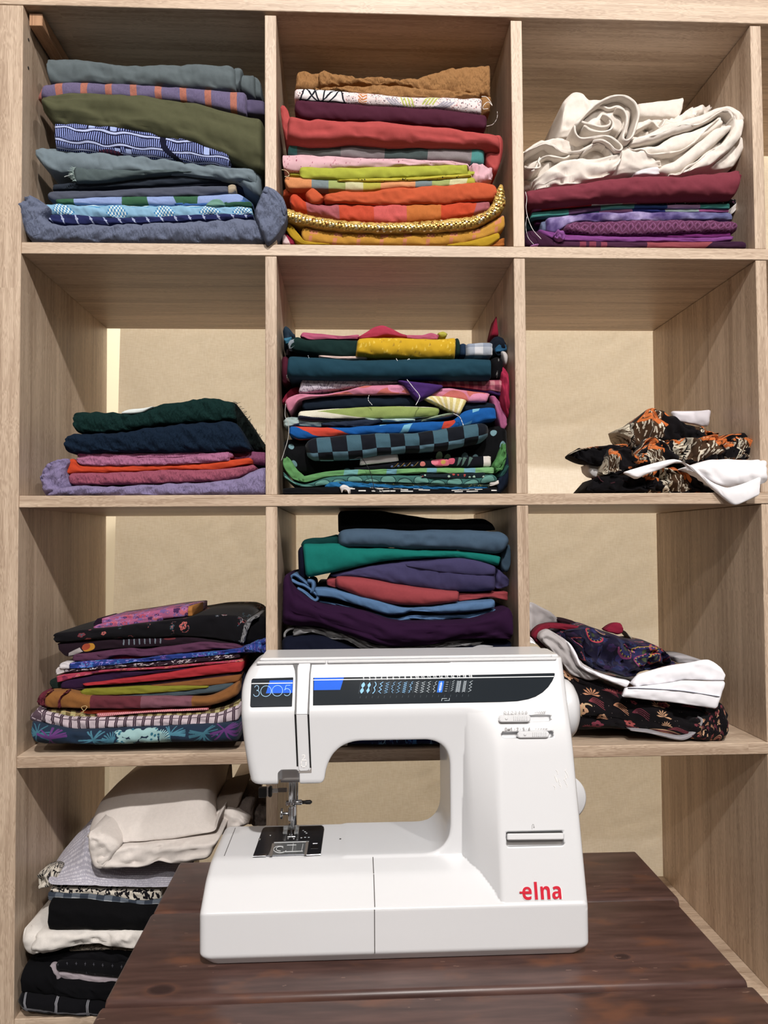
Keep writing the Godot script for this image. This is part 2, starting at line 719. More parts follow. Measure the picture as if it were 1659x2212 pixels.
func oak() -> StandardMaterial3D:
	if mats.has("oak"):
		return mats["oak"]
	var im := wood_image(rgb("cdb8a2"), rgb("957e6a"), 21, 0.5)
	var m := plain(Color.WHITE, 0.42)
	m.metallic_specular = 0.4
	m.albedo_texture = ImageTexture.create_from_image(im)
	m.uv1_scale = Vector3(1.6, 2.1, 1)
	var h := im.duplicate()
	h.convert(Image.FORMAT_RGB8)
	h.bump_map_to_normal_map(0.8)
	m.normal_enabled = true
	m.normal_texture = ImageTexture.create_from_image(h)
	m.normal_scale = 0.25
	mats["oak"] = m
	return m

# ---------------------------------------------------------------- the shelving unit
func make_shelf():
	var t := thing("shelving_unit", "tall light oak cube shelving unit with thick outer frame filled with fabric", "shelf", Vector3(0.85, 0, -D / 2.0))
	var m := oak()
	var right := 5.0 * (W + T) - T
	var o := t.position
	var board := func(called: String, lo: Vector3, hi: Vector3, grain: int, sh: float):
		put(called, slab(hi - lo, 0.0007, grain, Vector2(sh, sh * 1.7)), m, t, (lo + hi) / 2.0 - o)
	var floor_y := TOP - 5.0 * (H + T) + T
	board.call("side_panel", Vector3(-0.05, 0, -D), Vector3(0, TOP, 0.0015), 1, 0.13)
	board.call("side_panel", Vector3(right, 0, -D), Vector3(right + 0.05, TOP, 0.0015), 1, 0.4)
	# the top board leans a little: its right end sits lower in the photograph than its left end
	var topm := slab(Vector3(right + 0.1, 0.05, D + 0.0015), 0.0007, 0, Vector2(0.2, 0.5))
	var tb := put("top_board", topm, m, t, Vector3(right / 2.0, TOP + 0.025 - 0.001, -D / 2.0 + 0.0007) - o)
	tb.rotation.z = -0.0042
	tb.position.y -= (right / 2.0 - 0.5) * 0.0042
	board.call("bottom_board", Vector3(0, floor_y - 0.05, -D), Vector3(right, floor_y, 0), 0, 0.8)
	var tilt := [0.0, 0.0, 0.0, 0.0, 0.0]
	var sag := [0.0, 0.0004, -0.0005, -0.0025, 0.001]
	for r in range(1, 5):
		var y := TOP - r * (H + T)
		board.call("shelf_board", Vector3(0, y + sag[r], -D), Vector3(right, y + T + sag[r], 0), 0, 0.37 * r)
	for r in 5:
		var y0: float = TOP - (r + 1) * (H + T) + T + (sag[r + 1] if r < 4 else 0.0)
		var y1: float = TOP - r * (H + T) + (sag[r] if r > 0 else -0.0045)
		for c in range(1, 5):
			var x := c * (W + T)
			board.call("divider", Vector3(x - T, y0, -D), Vector3(x, y1 - 0.0006, -0.0008), 1, 0.29 * c + 0.17 * r)
	# the square batten screwed under the top board along the left side panel
	var a := at(63, 55, -0.012)
	var b := at(92, 29, -0.012)
	put("batten", slab(Vector3(b.x - a.x, b.y - a.y, 0.36), 0.0006, 2, Vector2(0.3, 0.9)), wood_tint(rgb("d8b294")), t, Vector3((a.x + b.x) / 2.0, (a.y + b.y) / 2.0, -0.012 - 0.18) - o)
	for y in [74.0, 108.0]:
		put("peg_hole", bar(Vector3(-0.001, TOP - 0.02 - (y - 60.0) * 0.0012, -0.018), Vector3(0.0004, TOP - 0.02 - (y - 60.0) * 0.0012, -0.018), [[0.0, 0.0], [0.0, 0.0022], [0.0, 0.0022], [0.0, 0.0]], 12), plain(Color(0.1, 0.08, 0.07), 0.9), t, -o)

func wood_tint(c: Color) -> StandardMaterial3D:
	var m := oak().duplicate() as StandardMaterial3D
	m.albedo_color = c.lerp(Color.WHITE, 0.25)
	return m

# ---------------------------------------------------------------- the cream cloth hung behind the unit
func sheet_grid(x0: float, x1: float, y0: float, y1: float, nx: int, ny: int, fz: Callable, fx: Callable) -> ArrayMesh:
	var v := PackedVector3Array()
	var idx := PackedInt32Array()
	for side in 1:
		for j in ny + 1:
			for i in nx + 1:
				var u := float(i) / nx
				var w := float(j) / ny
				var y := lerpf(y0, y1, w)
				var x: float = fx.call(u, y, lerpf(x0, x1, u))
				v.append(Vector3(x, y, float(fz.call(x, y)) - 0.0012 * side))
	for j in ny:
		for i in nx:
			var a := j * (nx + 1) + i
			quad(idx, a, a + nx + 1, a + nx + 2, a + 1)
	return finish(v, PackedVector2Array(), idx)

func make_curtain():
	var n := FastNoiseLite.new()
	n.seed = 31
	n.frequency = 1.0
	n.fractal_octaves = 3
	var fz := func(x: float, y: float) -> float:
		var folds := 0.0028 * sin(x * 23.0 + y * 2.2 + 1.5 * n.get_noise_2d(x * 2.0, y * 0.9)) + 0.0035 * n.get_noise_2d(x * 5.0 + y * 1.4, y * 1.4)
		var crease := 0.0016 * absf(n.get_noise_2d(x * 6.0 - y * 7.0, y * 9.0 + 30.0))
		return -0.4035 + folds - crease
	var fx := func(u: float, y: float, x: float) -> float:
		return x + (1.0 - u) * (1.0 - u) * 0.018 * (y - 1.0)
	var cur := put("backdrop_cloth", sheet_grid(0.012, 1.86, 0.04, 1.79, 300, 220, fz, fx), curtain_mat(), self)
	tag(cur, "cream linen cloth hung flat across the open back of the shelving unit", "curtain")

func curtain_mat() -> StandardMaterial3D:
	var n := FastNoiseLite.new()
	n.seed = 77
	n.frequency = 0.05
	n.fractal_octaves = 3
	var im := Image.create(512, 512, false, Image.FORMAT_RGB8)
	var a := rgb("e3ded6")
	var b := rgb("d5cdc0")
	for y in 512:
		for x in 512:
			var g := 0.5 + 0.55 * n.get_noise_2d(x * 0.7, y * 5.0) + 0.45 * n.get_noise_2d(x * 5.0 + 300.0, y * 0.6)
			im.set_pixel(x, y, a.lerp(b, clampf(g, 0.0, 1.0)))
	var m := plain(Color.WHITE, 0.95)
	m.metallic_specular = 0.2
	m.uv1_triplanar = true
	m.uv1_scale = Vector3(3.0, 3.0, 3.0)
	m.albedo_texture = ImageTexture.create_from_image(im)
	m.backlight_enabled = true
	m.backlight = Color(1.0, 0.98, 0.94)
	return m

# ---------------------------------------------------------------- the table
func table_mat(k: int) -> StandardMaterial3D:
	var n := FastNoiseLite.new()
	n.seed = 40 + k
	n.frequency = 0.012
	n.fractal_octaves = 4
	var im := Image.create(768, 192, false, Image.FORMAT_RGB8)
	var a := rgb("3d2a26")
	var b := rgb("58403a")
	var red := rgb("6e4632")
	var knots := [[Vector2(105, 96), 15.0], [Vector2(250, 150), 44.0], [Vector2(600, 60), 10.0]] if k == 1 else ([[Vector2(300, 40), 50.0], [Vector2(540, 120), 30.0]] if k == 2 else [[Vector2(500, 30), 12.0]])
	for y in 192:
		for x in 768:
			var g := n.get_noise_2d(x * 0.35, y * 3.0) * 0.8 + n.get_noise_2d(x * 1.3, y * 10.0) * 0.45
			var c := a.lerp(b, clampf(0.5 + g, 0.0, 1.0))
			var r := n.get_noise_2d(x * 0.8 + 500.0, y * 1.6)
			c = c.lerp(red, clampf(r * 1.6 - 0.25, 0.0, 0.75))
			for kn in knots:
				var d: float = (Vector2(x, y) - kn[0]).length() if false else Vector2((x - kn[0].x), (y - kn[0].y) * 1.5).length() / kn[1]
				if d < 1.0:
					c = c.lerp(rgb("2c1d1c"), clampf((1.0 - d) * 2.2, 0.0, 0.85))
				elif d < 1.5:
					c = c.lerp(red, (1.5 - d) * 0.7)
			im.set_pixel(x, y, c)
	var rr := RandomNumberGenerator.new()
	rr.seed = 90 + k
	for i in 40:                                            # scuffs and specks of worn stain
		var p := Vector2(rr.randf() * 768, rr.randf() * 192)
		line(im, PackedVector2Array([p, p + Vector2(rr.randf_range(-6, 9), rr.randf_range(-1.5, 1.5))]), 1.0, rgb("82685c"))
	var m := plain(Color.WHITE, 0.38)
	m.metallic_specular = 0.5
	m.albedo_texture = ImageTexture.create_from_image(im)
	m.uv1_scale = Vector3(1.4, 5.5, 1)
	m.uv1_offset = Vector3(0.5, 0.1, 0)
	return m

func make_table():
	var t := thing("table", "dark brown stained plank table with gaps between wide worn boards", "table", Vector3(0.527, 0, 0.34))
	var o := t.position
	var edges := [[0.008, 0.1545, 0.0], [0.1575, 0.3335, 0.0012], [0.3375, 0.50, -0.0012], [0.503, 0.665, 0.0]]
	for k in 4:
		var z0: float = edges[k][0]
		var z1: float = edges[k][1]
		var up: float = edges[k][2]
		var left: float = 0.2185 + [0.002, 0.001, -0.001, 0.0][k]
		var wide: float = [0.622, 0.615, 0.620, 0.62][k]
		put("plank", plank(Vector3(wide, 0.024, z1 - z0)), table_mat(k), t, Vector3(left + wide / 2.0, TABLE + up - 0.012, (z0 + z1) / 2.0) - o)
	var wood := plain(rgb("3d2b27"), 0.45)
	for x in [0.262, 0.79]:
		for z in [0.06, 0.62]:
			put("leg", slab(Vector3(0.05, TABLE - 0.024, 0.05), 0.003), wood, t, Vector3(x, (TABLE - 0.024) / 2.0, z) - o)
	for z in [0.06, 0.62]:
		put("apron", slab(Vector3(0.48, 0.07, 0.02), 0.002), wood, t, Vector3(0.526, TABLE - 0.06, z) - o)
	for x in [0.262, 0.79]:
		put("apron", slab(Vector3(0.02, 0.07, 0.51), 0.002), wood, t, Vector3(x, TABLE - 0.06, 0.34) - o)

# a board with generously rounded long edges
func plank(s: Vector3) -> ArrayMesh:
	var v := PackedVector3Array()
	var uv := PackedVector2Array()
	var idx := PackedInt32Array()
	var prof := PackedVector2Array()                       # (z, y)
	var r := 0.006
	for k in 6:
		var an := PI / 2.0 - PI / 2.0 * k / 5.0
		prof.append(Vector2(s.z / 2 - r + cos(an) * r, s.y / 2 - r + sin(an) * r))
	for q in [Vector2(s.z / 2, -s.y / 2), Vector2(-s.z / 2, -s.y / 2)]:
		prof.append(q)
	for k in 6:
		var an := PI - PI / 2.0 * k / 5.0
		prof.append(Vector2(-s.z / 2 + r + cos(an) * r, s.y / 2 - r + sin(an) * r))
	var n := prof.size()
	var xs := [-s.x / 2.0, -s.x / 2.0 + 0.0025, s.x / 2.0 - 0.0025, s.x / 2.0]
	for i in 4:
		var drop := 0.0022 if i == 0 or i == 3 else 0.0
		for p in prof:
			v.append(Vector3(xs[i], p.y - (drop if p.y > 0 else 0.0), p.x))
			uv.append(Vector2(xs[i], p.x + (s.y / 2 - p.y)))
	for i in 3:
		for j in n:
			var j2 := (j + 1) % n
			quad(idx, i * n + j, i * n + j2, (i + 1) * n + j2, (i + 1) * n + j)
	for side in 2:
		var base := v.size()
		for j in n:
			v.append(v[(0 if side == 0 else 3 * n) + j])
			uv.append(Vector2(prof[j].y, prof[j].x))
		for j in range(1, n - 1):
			if side == 1:
				idx.append(base); idx.append(base + j); idx.append(base + j + 1)
			else:
				idx.append(base); idx.append(base + j + 1); idx.append(base + j)
	return finish(v, uv, idx)

# ---------------------------------------------------------------- the sewing machine: one shell meshed from a distance field
func smax(a: float, b: float, k: float) -> float:
	var h := maxf(k - absf(a - b), 0.0)
	return maxf(a, b) + h * h * 0.25 / k

func smin(a: float, b: float, k: float) -> float:
	var h := maxf(k - absf(a - b), 0.0)
	return minf(a, b) - h * h * 0.25 / k

const LEAN := Vector3(0, 0.297, 0.955)
const LEAN_AT := Vector3(0.65, 0.665, 0.283)
const LEAN_Y := Vector3(0, 0.955, -0.297)
const FACET := Vector3(0, 0.419, 0.908)
const FACET_AT := Vector3(0.5, 0.848, 0.222)
const FACET_Y := Vector3(0, 0.908, -0.419)
const ARM_AT := Vector3(0.5, 0.8, 0.222)
var cuts := []

func cut_box(p: Vector3, c: Vector3, hx: float, hy: float, hz: float, r: float) -> float:
	var d := p - c
	var qx := absf(d.x) - hx
	var qy := absf(d.dot(LEAN_Y)) - hy
	var qz := absf(d.dot(LEAN)) - hz
	return maxf(smax(qx, qy, r), qz)

func shell(p: Vector3) -> float:
	var chz := 0.774 * (p.z - 0.285) - 0.633 * (p.y - 0.6195)
	# base with its stepped front
	var right := p.x - 0.695
	var b := p.y - 0.692
	if b < 0.02:
		b = smax(0.6085 - p.y, p.z - 0.285, 0.002)
		b = smax(b, chz, 0.0016)
		var f2 := 0.862 * (p.y - 0.664) + 0.507 * (p.z - 0.284)
		b = smax(b, f2, 0.0016)
		var f3 := 0.970 * (p.y - 0.684) + 0.243 * (p.z - 0.25)
		b = smax(b, f3, 0.0016)
		b = smax(b, p.y - 0.692, 0.0016)
		b = smax(b, 0.118 - p.z, 0.006)
		b = smax(b, smax(0.297 - p.x, 0.774 * (0.297 - p.x) - 0.633 * (p.y - 0.6195), 0.002), 0.009)
		b = smax(b, smax(right, 0.774 * right - 0.633 * (p.y - 0.6195), 0.002), 0.008)
	# arm and head
	var fac := 0.419 * (p.y - 0.848) + 0.908 * (p.z - 0.222)
	var d := b
	if p.y > 0.65:
		var u := smax(p.z - 0.222, fac, 0.0025)
		u = smax(u, p.y - 0.9015, 0.008)
		u = smax(u, maxf(0.118 - p.z, 0.66 - p.y), 0.006)
		if p.x < 0.37:
			var hl := smax(0.329 - p.x, -0.979 * (p.x - 0.329) - 0.205 * (p.y - 0.83), 0.01)
			hl = smax(hl, 0.75 * (0.329 - p.x) + 0.66 * (p.y - 0.888), 0.016)
			u = smax(u, hl, 0.012)
		if p.x > 0.64:
			u = smax(u, smax(right, 0.8 * right + 0.6 * (p.y - 0.893), 0.006), 0.008)
		var o := smax(p.y - 0.8165, (0.4215 + 0.17 * (p.y - 0.7726) - p.x) * 0.986, 0.036)
		o = smax(o, p.x - 0.5605, 0.03)
		o = smax(o, 0.692 - p.y, 0.034)
		u = smax(u, -o, 0.004)
		u = smax(u, -maxf(p.y - 0.770, p.x - 0.44), 0.007)
		d = smin(b, u, 0.003)
	# column that leans forward to the base, with its two chamfers towards the opening
	if p.x > 0.535:
		var c := smax(LEAN.dot(p - LEAN_AT), fac, 0.0025)
		c = smax(c, smax(right, 0.774 * right - 0.633 * (p.y - 0.6195), 0.002), 0.008)
		c = smax(c, maxf(p.y - 0.9015, p.z - 0.285), 0.002)
		c = maxf(c, maxf(0.118 - p.z, 0.656 - p.y))
		var yy := clampf((p.y - 0.665) / 0.181, 0.0, 1.0)
		var cx := 0.6052 + 0.0066 * yy
		var cz := 0.283 - 0.057 * yy
		var rx := 0.5797 - 0.0011 * yy
		var rz := 0.240 - 0.018 * yy
		var n1 := Vector2(rz - cz, cx - rx).normalized()
		c = smax(c, n1.x * (p.x - rx) + n1.y * (p.z - rz), 0.003)
		var n2 := Vector2(0.195 - rz, rx - 0.5605).normalized()
		c = smax(c, n2.x * (p.x - rx) + n2.y * (p.z - rz), 0.003)
		c = smax(c, 0.5605 - p.x, 0.004)
		d = minf(d, c)
	# recesses
	if p.z > 0.18:
		if p.x > 0.58:
			for k in cuts:
				d = maxf(d, -cut_box(p, k[0], k[1], k[2], k[3], 0.003))
		elif p.x < 0.42 and p.y > 0.74:
			d = maxf(d, -smax(maxf(0.371 - p.x, p.x - 0.3945), maxf(p.y - 0.7865, 0.2 - p.z), 0.006))
	return d

func net(lo: Vector3, hi: Vector3, cell: float, origin: Vector3) -> ArrayMesh:
	var n := Vector3i(((hi - lo) / cell).ceil()) + Vector3i.ONE
	var sy := n.x
	var sz := n.x * n.y
	var val := PackedFloat32Array()
	val.resize(sz * n.z)
	val.fill(9.0)
	var vert := PackedInt32Array()
	vert.resize(sz * n.z)
	vert.fill(-1)
	var cells: Array[Vector3i] = []
	# blocks of 8, then 2, then cells, keeping those that the surface can cross
	var todo: Array = []
	for z in range(0, n.z - 1, 8):
		for y in range(0, n.y - 1, 8):
			for x in range(0, n.x - 1, 8):
				if absf(shell(lo + Vector3(x + 4, y + 4, z + 4) * cell)) < cell * 7.4:
					todo.append(Vector3i(x, y, z))
	for bk in todo:
		for z in range(bk.z, mini(bk.z + 8, n.z - 1), 2):
			for y in range(bk.y, mini(bk.y + 8, n.y - 1), 2):
				for x in range(bk.x, mini(bk.x + 8, n.x - 1), 2):
					if absf(shell(lo + Vector3(x + 1, y + 1, z + 1) * cell)) < cell * 1.95:
						for k in 8:
							var q := Vector3i(x + (k & 1), y + (k >> 1 & 1), z + (k >> 2))
							if q.x < n.x - 1 and q.y < n.y - 1 and q.z < n.z - 1:
								cells.append(q)
	var v := PackedVector3Array()
	var nr := PackedVector3Array()
	var idx := PackedInt32Array()
	var offs := [0, 1, sy, sy + 1, sz, sz + 1, sz + sy, sz + sy + 1]
	var edges := [[0, 1], [2, 3], [4, 5], [6, 7], [0, 2], [1, 3], [4, 6], [5, 7], [0, 4], [1, 5], [2, 6], [3, 7]]
	var h := cell * 0.25
	for q in cells:
		var base := q.x + q.y * sy + q.z * sz
		var f := []
		var neg := 0
		for k in 8:
			var id: int = base + offs[k]
			if val[id] > 8.0:
				val[id] = shell(lo + Vector3(q.x + (k & 1), q.y + (k >> 1 & 1), q.z + (k >> 2)) * cell)
			f.append(val[id])
			if val[id] < 0.0:
				neg += 1
		if neg == 0 or neg == 8:
			continue
		var sum := Vector3.ZERO
		var cnt := 0
		for e in edges:
			var a: float = f[e[0]]
			var b: float = f[e[1]]
			if (a < 0.0) != (b < 0.0):
				var t := a / (a - b)
				var pa := Vector3(e[0] & 1, e[0] >> 1 & 1, e[0] >> 2)
				var pb := Vector3(e[1] & 1, e[1] >> 1 & 1, e[1] >> 2)
				sum += pa.lerp(pb, t)
				cnt += 1
		var p := lo + (Vector3(q) + sum / cnt) * cell
		var d0 := shell(p)
		var g := Vector3(shell(p + Vector3(h, 0, 0)) - d0, shell(p + Vector3(0, h, 0)) - d0, shell(p + Vector3(0, 0, h)) - d0).normalized()
		p -= g * clampf(d0, -cell * 0.5, cell * 0.5)
		vert[base] = v.size()
		v.append(p - origin)
		nr.append(g)
	for q in cells:
		var base := q.x + q.y * sy + q.z * sz
		if vert[base] < 0 or q.x == 0 or q.y == 0 or q.z == 0:
			continue
		for ax in 3:
			var step: int = [1, sy, sz][ax]
			var a := val[base]
			var b := val[base + step]
			if (a < 0.0) == (b < 0.0):
				continue
			var s1: int = [sy, sz, 1][ax]
			var s2: int = [sz, 1, sy][ax]
			var q0 := vert[base]
			var q1 := vert[base - s1]
			var q2 := vert[base - s1 - s2]
			var q3 := vert[base - s2]
			if q1 < 0 or q2 < 0 or q3 < 0:
				continue
			if a < 0.0:
				quad(idx, q0, q3, q2, q1)
			else:
				quad(idx, q0, q1, q2, q3)
	var arr := []
	arr.resize(Mesh.ARRAY_MAX)
	arr[Mesh.ARRAY_VERTEX] = v
	arr[Mesh.ARRAY_NORMAL] = nr
	arr[Mesh.ARRAY_INDEX] = idx
	var m := ArrayMesh.new()
	m.add_surface_from_arrays(Mesh.PRIMITIVE_TRIANGLES, arr)
	return m

func flat_on(poly: PackedVector2Array, p0: Vector3, y: Vector3) -> PackedVector2Array:
	var n := Vector3.RIGHT.cross(y).normalized()
	var r := PackedVector2Array()
	for q in poly:
		var w := onplane(q.x, q.y, p0, n) - p0
		r.append(Vector2(w.x, w.dot(y)))
	return r

# a plate on one of the machine's faces, its outline as seen in the photograph
func patch(called: String, poly: PackedVector2Array, p0: Vector3, y: Vector3, lift: float, thick: float, m: Material, t: Node3D, bevel := 0.0004) -> MeshInstance3D:
	var n := Vector3.RIGHT.cross(y).normalized()
	return put(called, plate(flat_on(poly, p0, y), p0 + n * lift - t.position, Vector3.RIGHT, y, thick, bevel), m, t)

func word(called: String, s: String, cx: float, cy: float, em: float, p0: Vector3, y: Vector3, m: Material, t: Node3D, wide := 1.0, bold := false, lift := 0.0) -> MeshInstance3D:
	var tm := TextMesh.new()
	var f := SystemFont.new()
	f.font_names = PackedStringArray(["Droid Sans"])
	if bold:
		f.font_weight = 700
	tm.font = f
	tm.text = s
	tm.font_size = 48
	tm.pixel_size = em / 48.0
	tm.depth = 0.0004
	tm.curve_step = 1.0
	var n := Vector3.RIGHT.cross(y).normalized()
	var o := put(called, tm, m, t)
	o.transform = Transform3D(Basis(Vector3.RIGHT * wide, y, n), onplane(cx, cy, p0, n) + n * (lift + 0.0001) - t.position)
	return o

func offset_line(px: PackedVector2Array, w: float) -> PackedVector2Array:      # a stroke as a closed outline
	var a := PackedVector2Array()
	var b := PackedVector2Array()
	for i in px.size():
		var tn := (px[mini(i + 1, px.size() - 1)] - px[maxi(i - 1, 0)]).normalized()
		var nr := Vector2(tn.y, -tn.x) * w / 2.0
		a.append(px[i] + nr)
		b.append(px[i] - nr)
	b.reverse()
	a.append_array(b)
	return a

# a printed or raised stroke on one of the machine's faces, piece by piece along its path
func stroke(called: String, px: PackedVector2Array, w: float, p0: Vector3, y: Vector3, lift: float, thick: float, m: Material, t: Node3D):
	var st := SurfaceTool.new()
	var n := Vector3.RIGHT.cross(y).normalized()
	for i in px.size() - 1:
		var tn := (px[i + 1] - px[i]).normalized() * w * 0.35
		st.append_from(plate(flat_on(offset_line(PackedVector2Array([px[i] - tn, px[i + 1] + tn]), w), p0, y), p0 + n * lift - t.position, Vector3.RIGHT, y, thick, 0.00005), 0, Transform3D.IDENTITY)
	put(called, st.commit(), m, t)

func arc(c: Vector2, r: Vector2, a0: float, a1: float, n := 20) -> PackedVector2Array:
	var p := PackedVector2Array()
	for i in n + 1:
		var an := deg_to_rad(lerpf(a0, a1, float(i) / n))
		p.append(c + Vector2(cos(an) * r.x, sin(an) * r.y))
	return p

func round_rect(x0: float, y0: float, x1: float, y1: float, r: float, slope := 0.0) -> PackedVector2Array:
	var p := PackedVector2Array()
	for k in [[x1 - r, y1 - r, 0], [x0 + r, y1 - r, 90], [x0 + r, y0 + r, 180], [x1 - r, y0 + r, 270]]:
		p.append_array(arc(Vector2(k[0], k[1]), Vector2(r, r), k[2], k[2] + 90, 4))
	for i in p.size():
		p[i].y += (p[i].x - (x0 + x1) / 2.0) * slope
	return p

func panel_image() -> Image:
	# the long stitch chart: 2048 x 236 for 1125 x 130 drawing units
	var k := 2048.0 / 1125.0
	var im := canvas(2048, 236, rgb("23282d"))
	fillpoly(im, PackedVector2Array([Vector2(4, 3) * k, Vector2(143, 3) * k, Vector2(125, 62) * k, Vector2(4, 62) * k]), rgb("2f66dc"))
	im.fill_rect(Rect2i(0, int(14.5 * k), 2048, 7), rgb("f2f4f6"))
	var ink := rgb("8fc4f0")
	var pale := rgb("c9d4dc")
	for i in 19:
		var x := (233.0 + 27.6 * i) * k
		var y0 := 30.0 * k
		var hh := 50.0 * k
		var sl := -12.0 * k                               # the slots lean to the left towards their foot
		line(im, PackedVector2Array([Vector2(x - 13 * k, y0), Vector2(x - 13 * k + sl, y0 + hh)]), 1.4, rgb("566068"))
		var pt := func(u: float, v: float) -> Vector2: return Vector2(x + u * k + sl * v, y0 + hh * v)
		var p := PackedVector2Array()
		match i:
			0:
				for j in 13:
					p.append(pt.call(7.5 * absf(sin(PI * 2.0 * j / 12.0)) + 1.0, j / 12.0))
				for j in 13:
					p.append(pt.call(-7.5 * absf(sin(PI * 2.0 * (12 - j) / 12.0)) - 1.0, (12 - j) / 12.0))
				fillpoly(im, p, ink)
			1:
				p = PackedVector2Array([pt.call(0, 0), pt.call(8, 0.25), pt.call(1.5, 0.5), pt.call(8, 0.75), pt.call(0, 1), pt.call(-8, 0.75), pt.call(-1.5, 0.5), pt.call(-8, 0.25)])
				fillpoly(im, p, ink)
			2, 3:
				for j in 25:
					var v := j / 24.0
					p.append(pt.call((7.0 * absf(sin(TAU * v)) - 3.0) if i == 2 else (6.0 * (absf(fmod(v * 3.0, 1.0) - 0.5) * 4.0 - 1.0)), v))
				line(im, p, 7.0 if i == 2 else 5.0, ink)
			13:
				fillpoly(im, PackedVector2Array([pt.call(-12, -0.02), pt.call(12, -0.02), pt.call(12, 1.02), pt.call(-12, 1.02)]), rgb("2f6fd8"))
				line(im, PackedVector2Array([pt.call(-4, 0.2), pt.call(4, 0.2), pt.call(4, 0.8), pt.call(-4, 0.8), pt.call(-4, 0.2)]), 3.0, rgb("f2f6fb"))
				line(im, PackedVector2Array([pt.call(0, 0.05), pt.call(0, 0.95)]), 2.5, rgb("f2f6fb"))
			14, 15:
				for j in 5:
					line(im, PackedVector2Array([pt.call(-4, 0.1 + 0.2 * j), pt.call(5, 0.1 + 0.2 * j - (0.0 if i == 14 else 0.14))]), 5.0, rgb("8d979d"))
			16, 17:
				for j in 9:
					p.append(pt.call(7.0 if j % 2 == 0 else -7.0, j / 8.0))
				line(im, p, 1.8, pale)
				p = PackedVector2Array()
				for j in 9:
					p.append(pt.call(-7.0 if j % 2 == 0 else 7.0, j / 8.0))
				line(im, p, 1.8, pale)
				if i == 16:
					line(im, PackedVector2Array([pt.call(-8, 0), pt.call(-8, 1)]), 2.0, pale)
					line(im, PackedVector2Array([pt.call(8, 0), pt.call(8, 1)]), 2.0, pale)
			_:
				var m := 7 + (i * 5) % 6
				for j in m + 1:
					var s := 7.0 if j % 2 == 0 else -6.0
					if i in [5, 8, 12] and j % 3 == 1:
						s *= 0.2
					p.append(pt.call(s, float(j) / m))
					if i in [4, 7, 10]:
						p.append(pt.call(s, minf(1.0, (j + 0.45) / m)))
				line(im, p, 2.6, ink if i < 9 else pale)
		line(im, PackedVector2Array([pt.call(-1, 1.25), pt.call(-2, 1.42)]), 2.0, rgb("59636b"))
	line(im, PackedVector2Array([Vector2(587, 118) * k, Vector2(590, 108) * k, Vector2(612, 108) * k]), 2.5, pale)
	line(im, PackedVector2Array([Vector2(600, 117) * k, Vector2(622, 117) * k, Vector2(624, 107) * k]), 2.5, pale)
	return im

func badge_image() -> Image:
	var k := 2.4                                            # 200 x 132 drawing units
	var im := canvas(480, 317, rgb("23282d"))
	fillpoly(im, PackedVector2Array([Vector2(88, 13) * k, Vector2(200, 13) * k, Vector2(200, 71) * k, Vector2(72, 71) * k]), rgb("2f66dc"))
	im.fill_rect(Rect2i(0, int(24.5 * k), 480, 9), rgb("f2f4f6"))
	var c := rgb("a9d2f2")
	var w := 5.5
	var up := func(p: PackedVector2Array) -> PackedVector2Array:
		var r := PackedVector2Array()
		for q in p:
			r.append(q * k)
		return r
	line(im, up.call(arc(Vector2(27, 47), Vector2(10, 12), 200, 440)), w, c)
	line(im, up.call(arc(Vector2(27, 70), Vector2(14, 14), -85, 160)), w, c)
	line(im, up.call(arc(Vector2(72, 61), Vector2(25, 24), 0, 360, 60)), w, c)
	line(im, up.call(arc(Vector2(126, 60), Vector2(25, 24), 0, 360, 60)), w, c)
	line(im, up.call(P("186,36 167,36 162,56")), w, c)
	line(im, up.call(arc(Vector2(172, 67), Vector2(16, 16), -140, 140)), w, c)
	return im

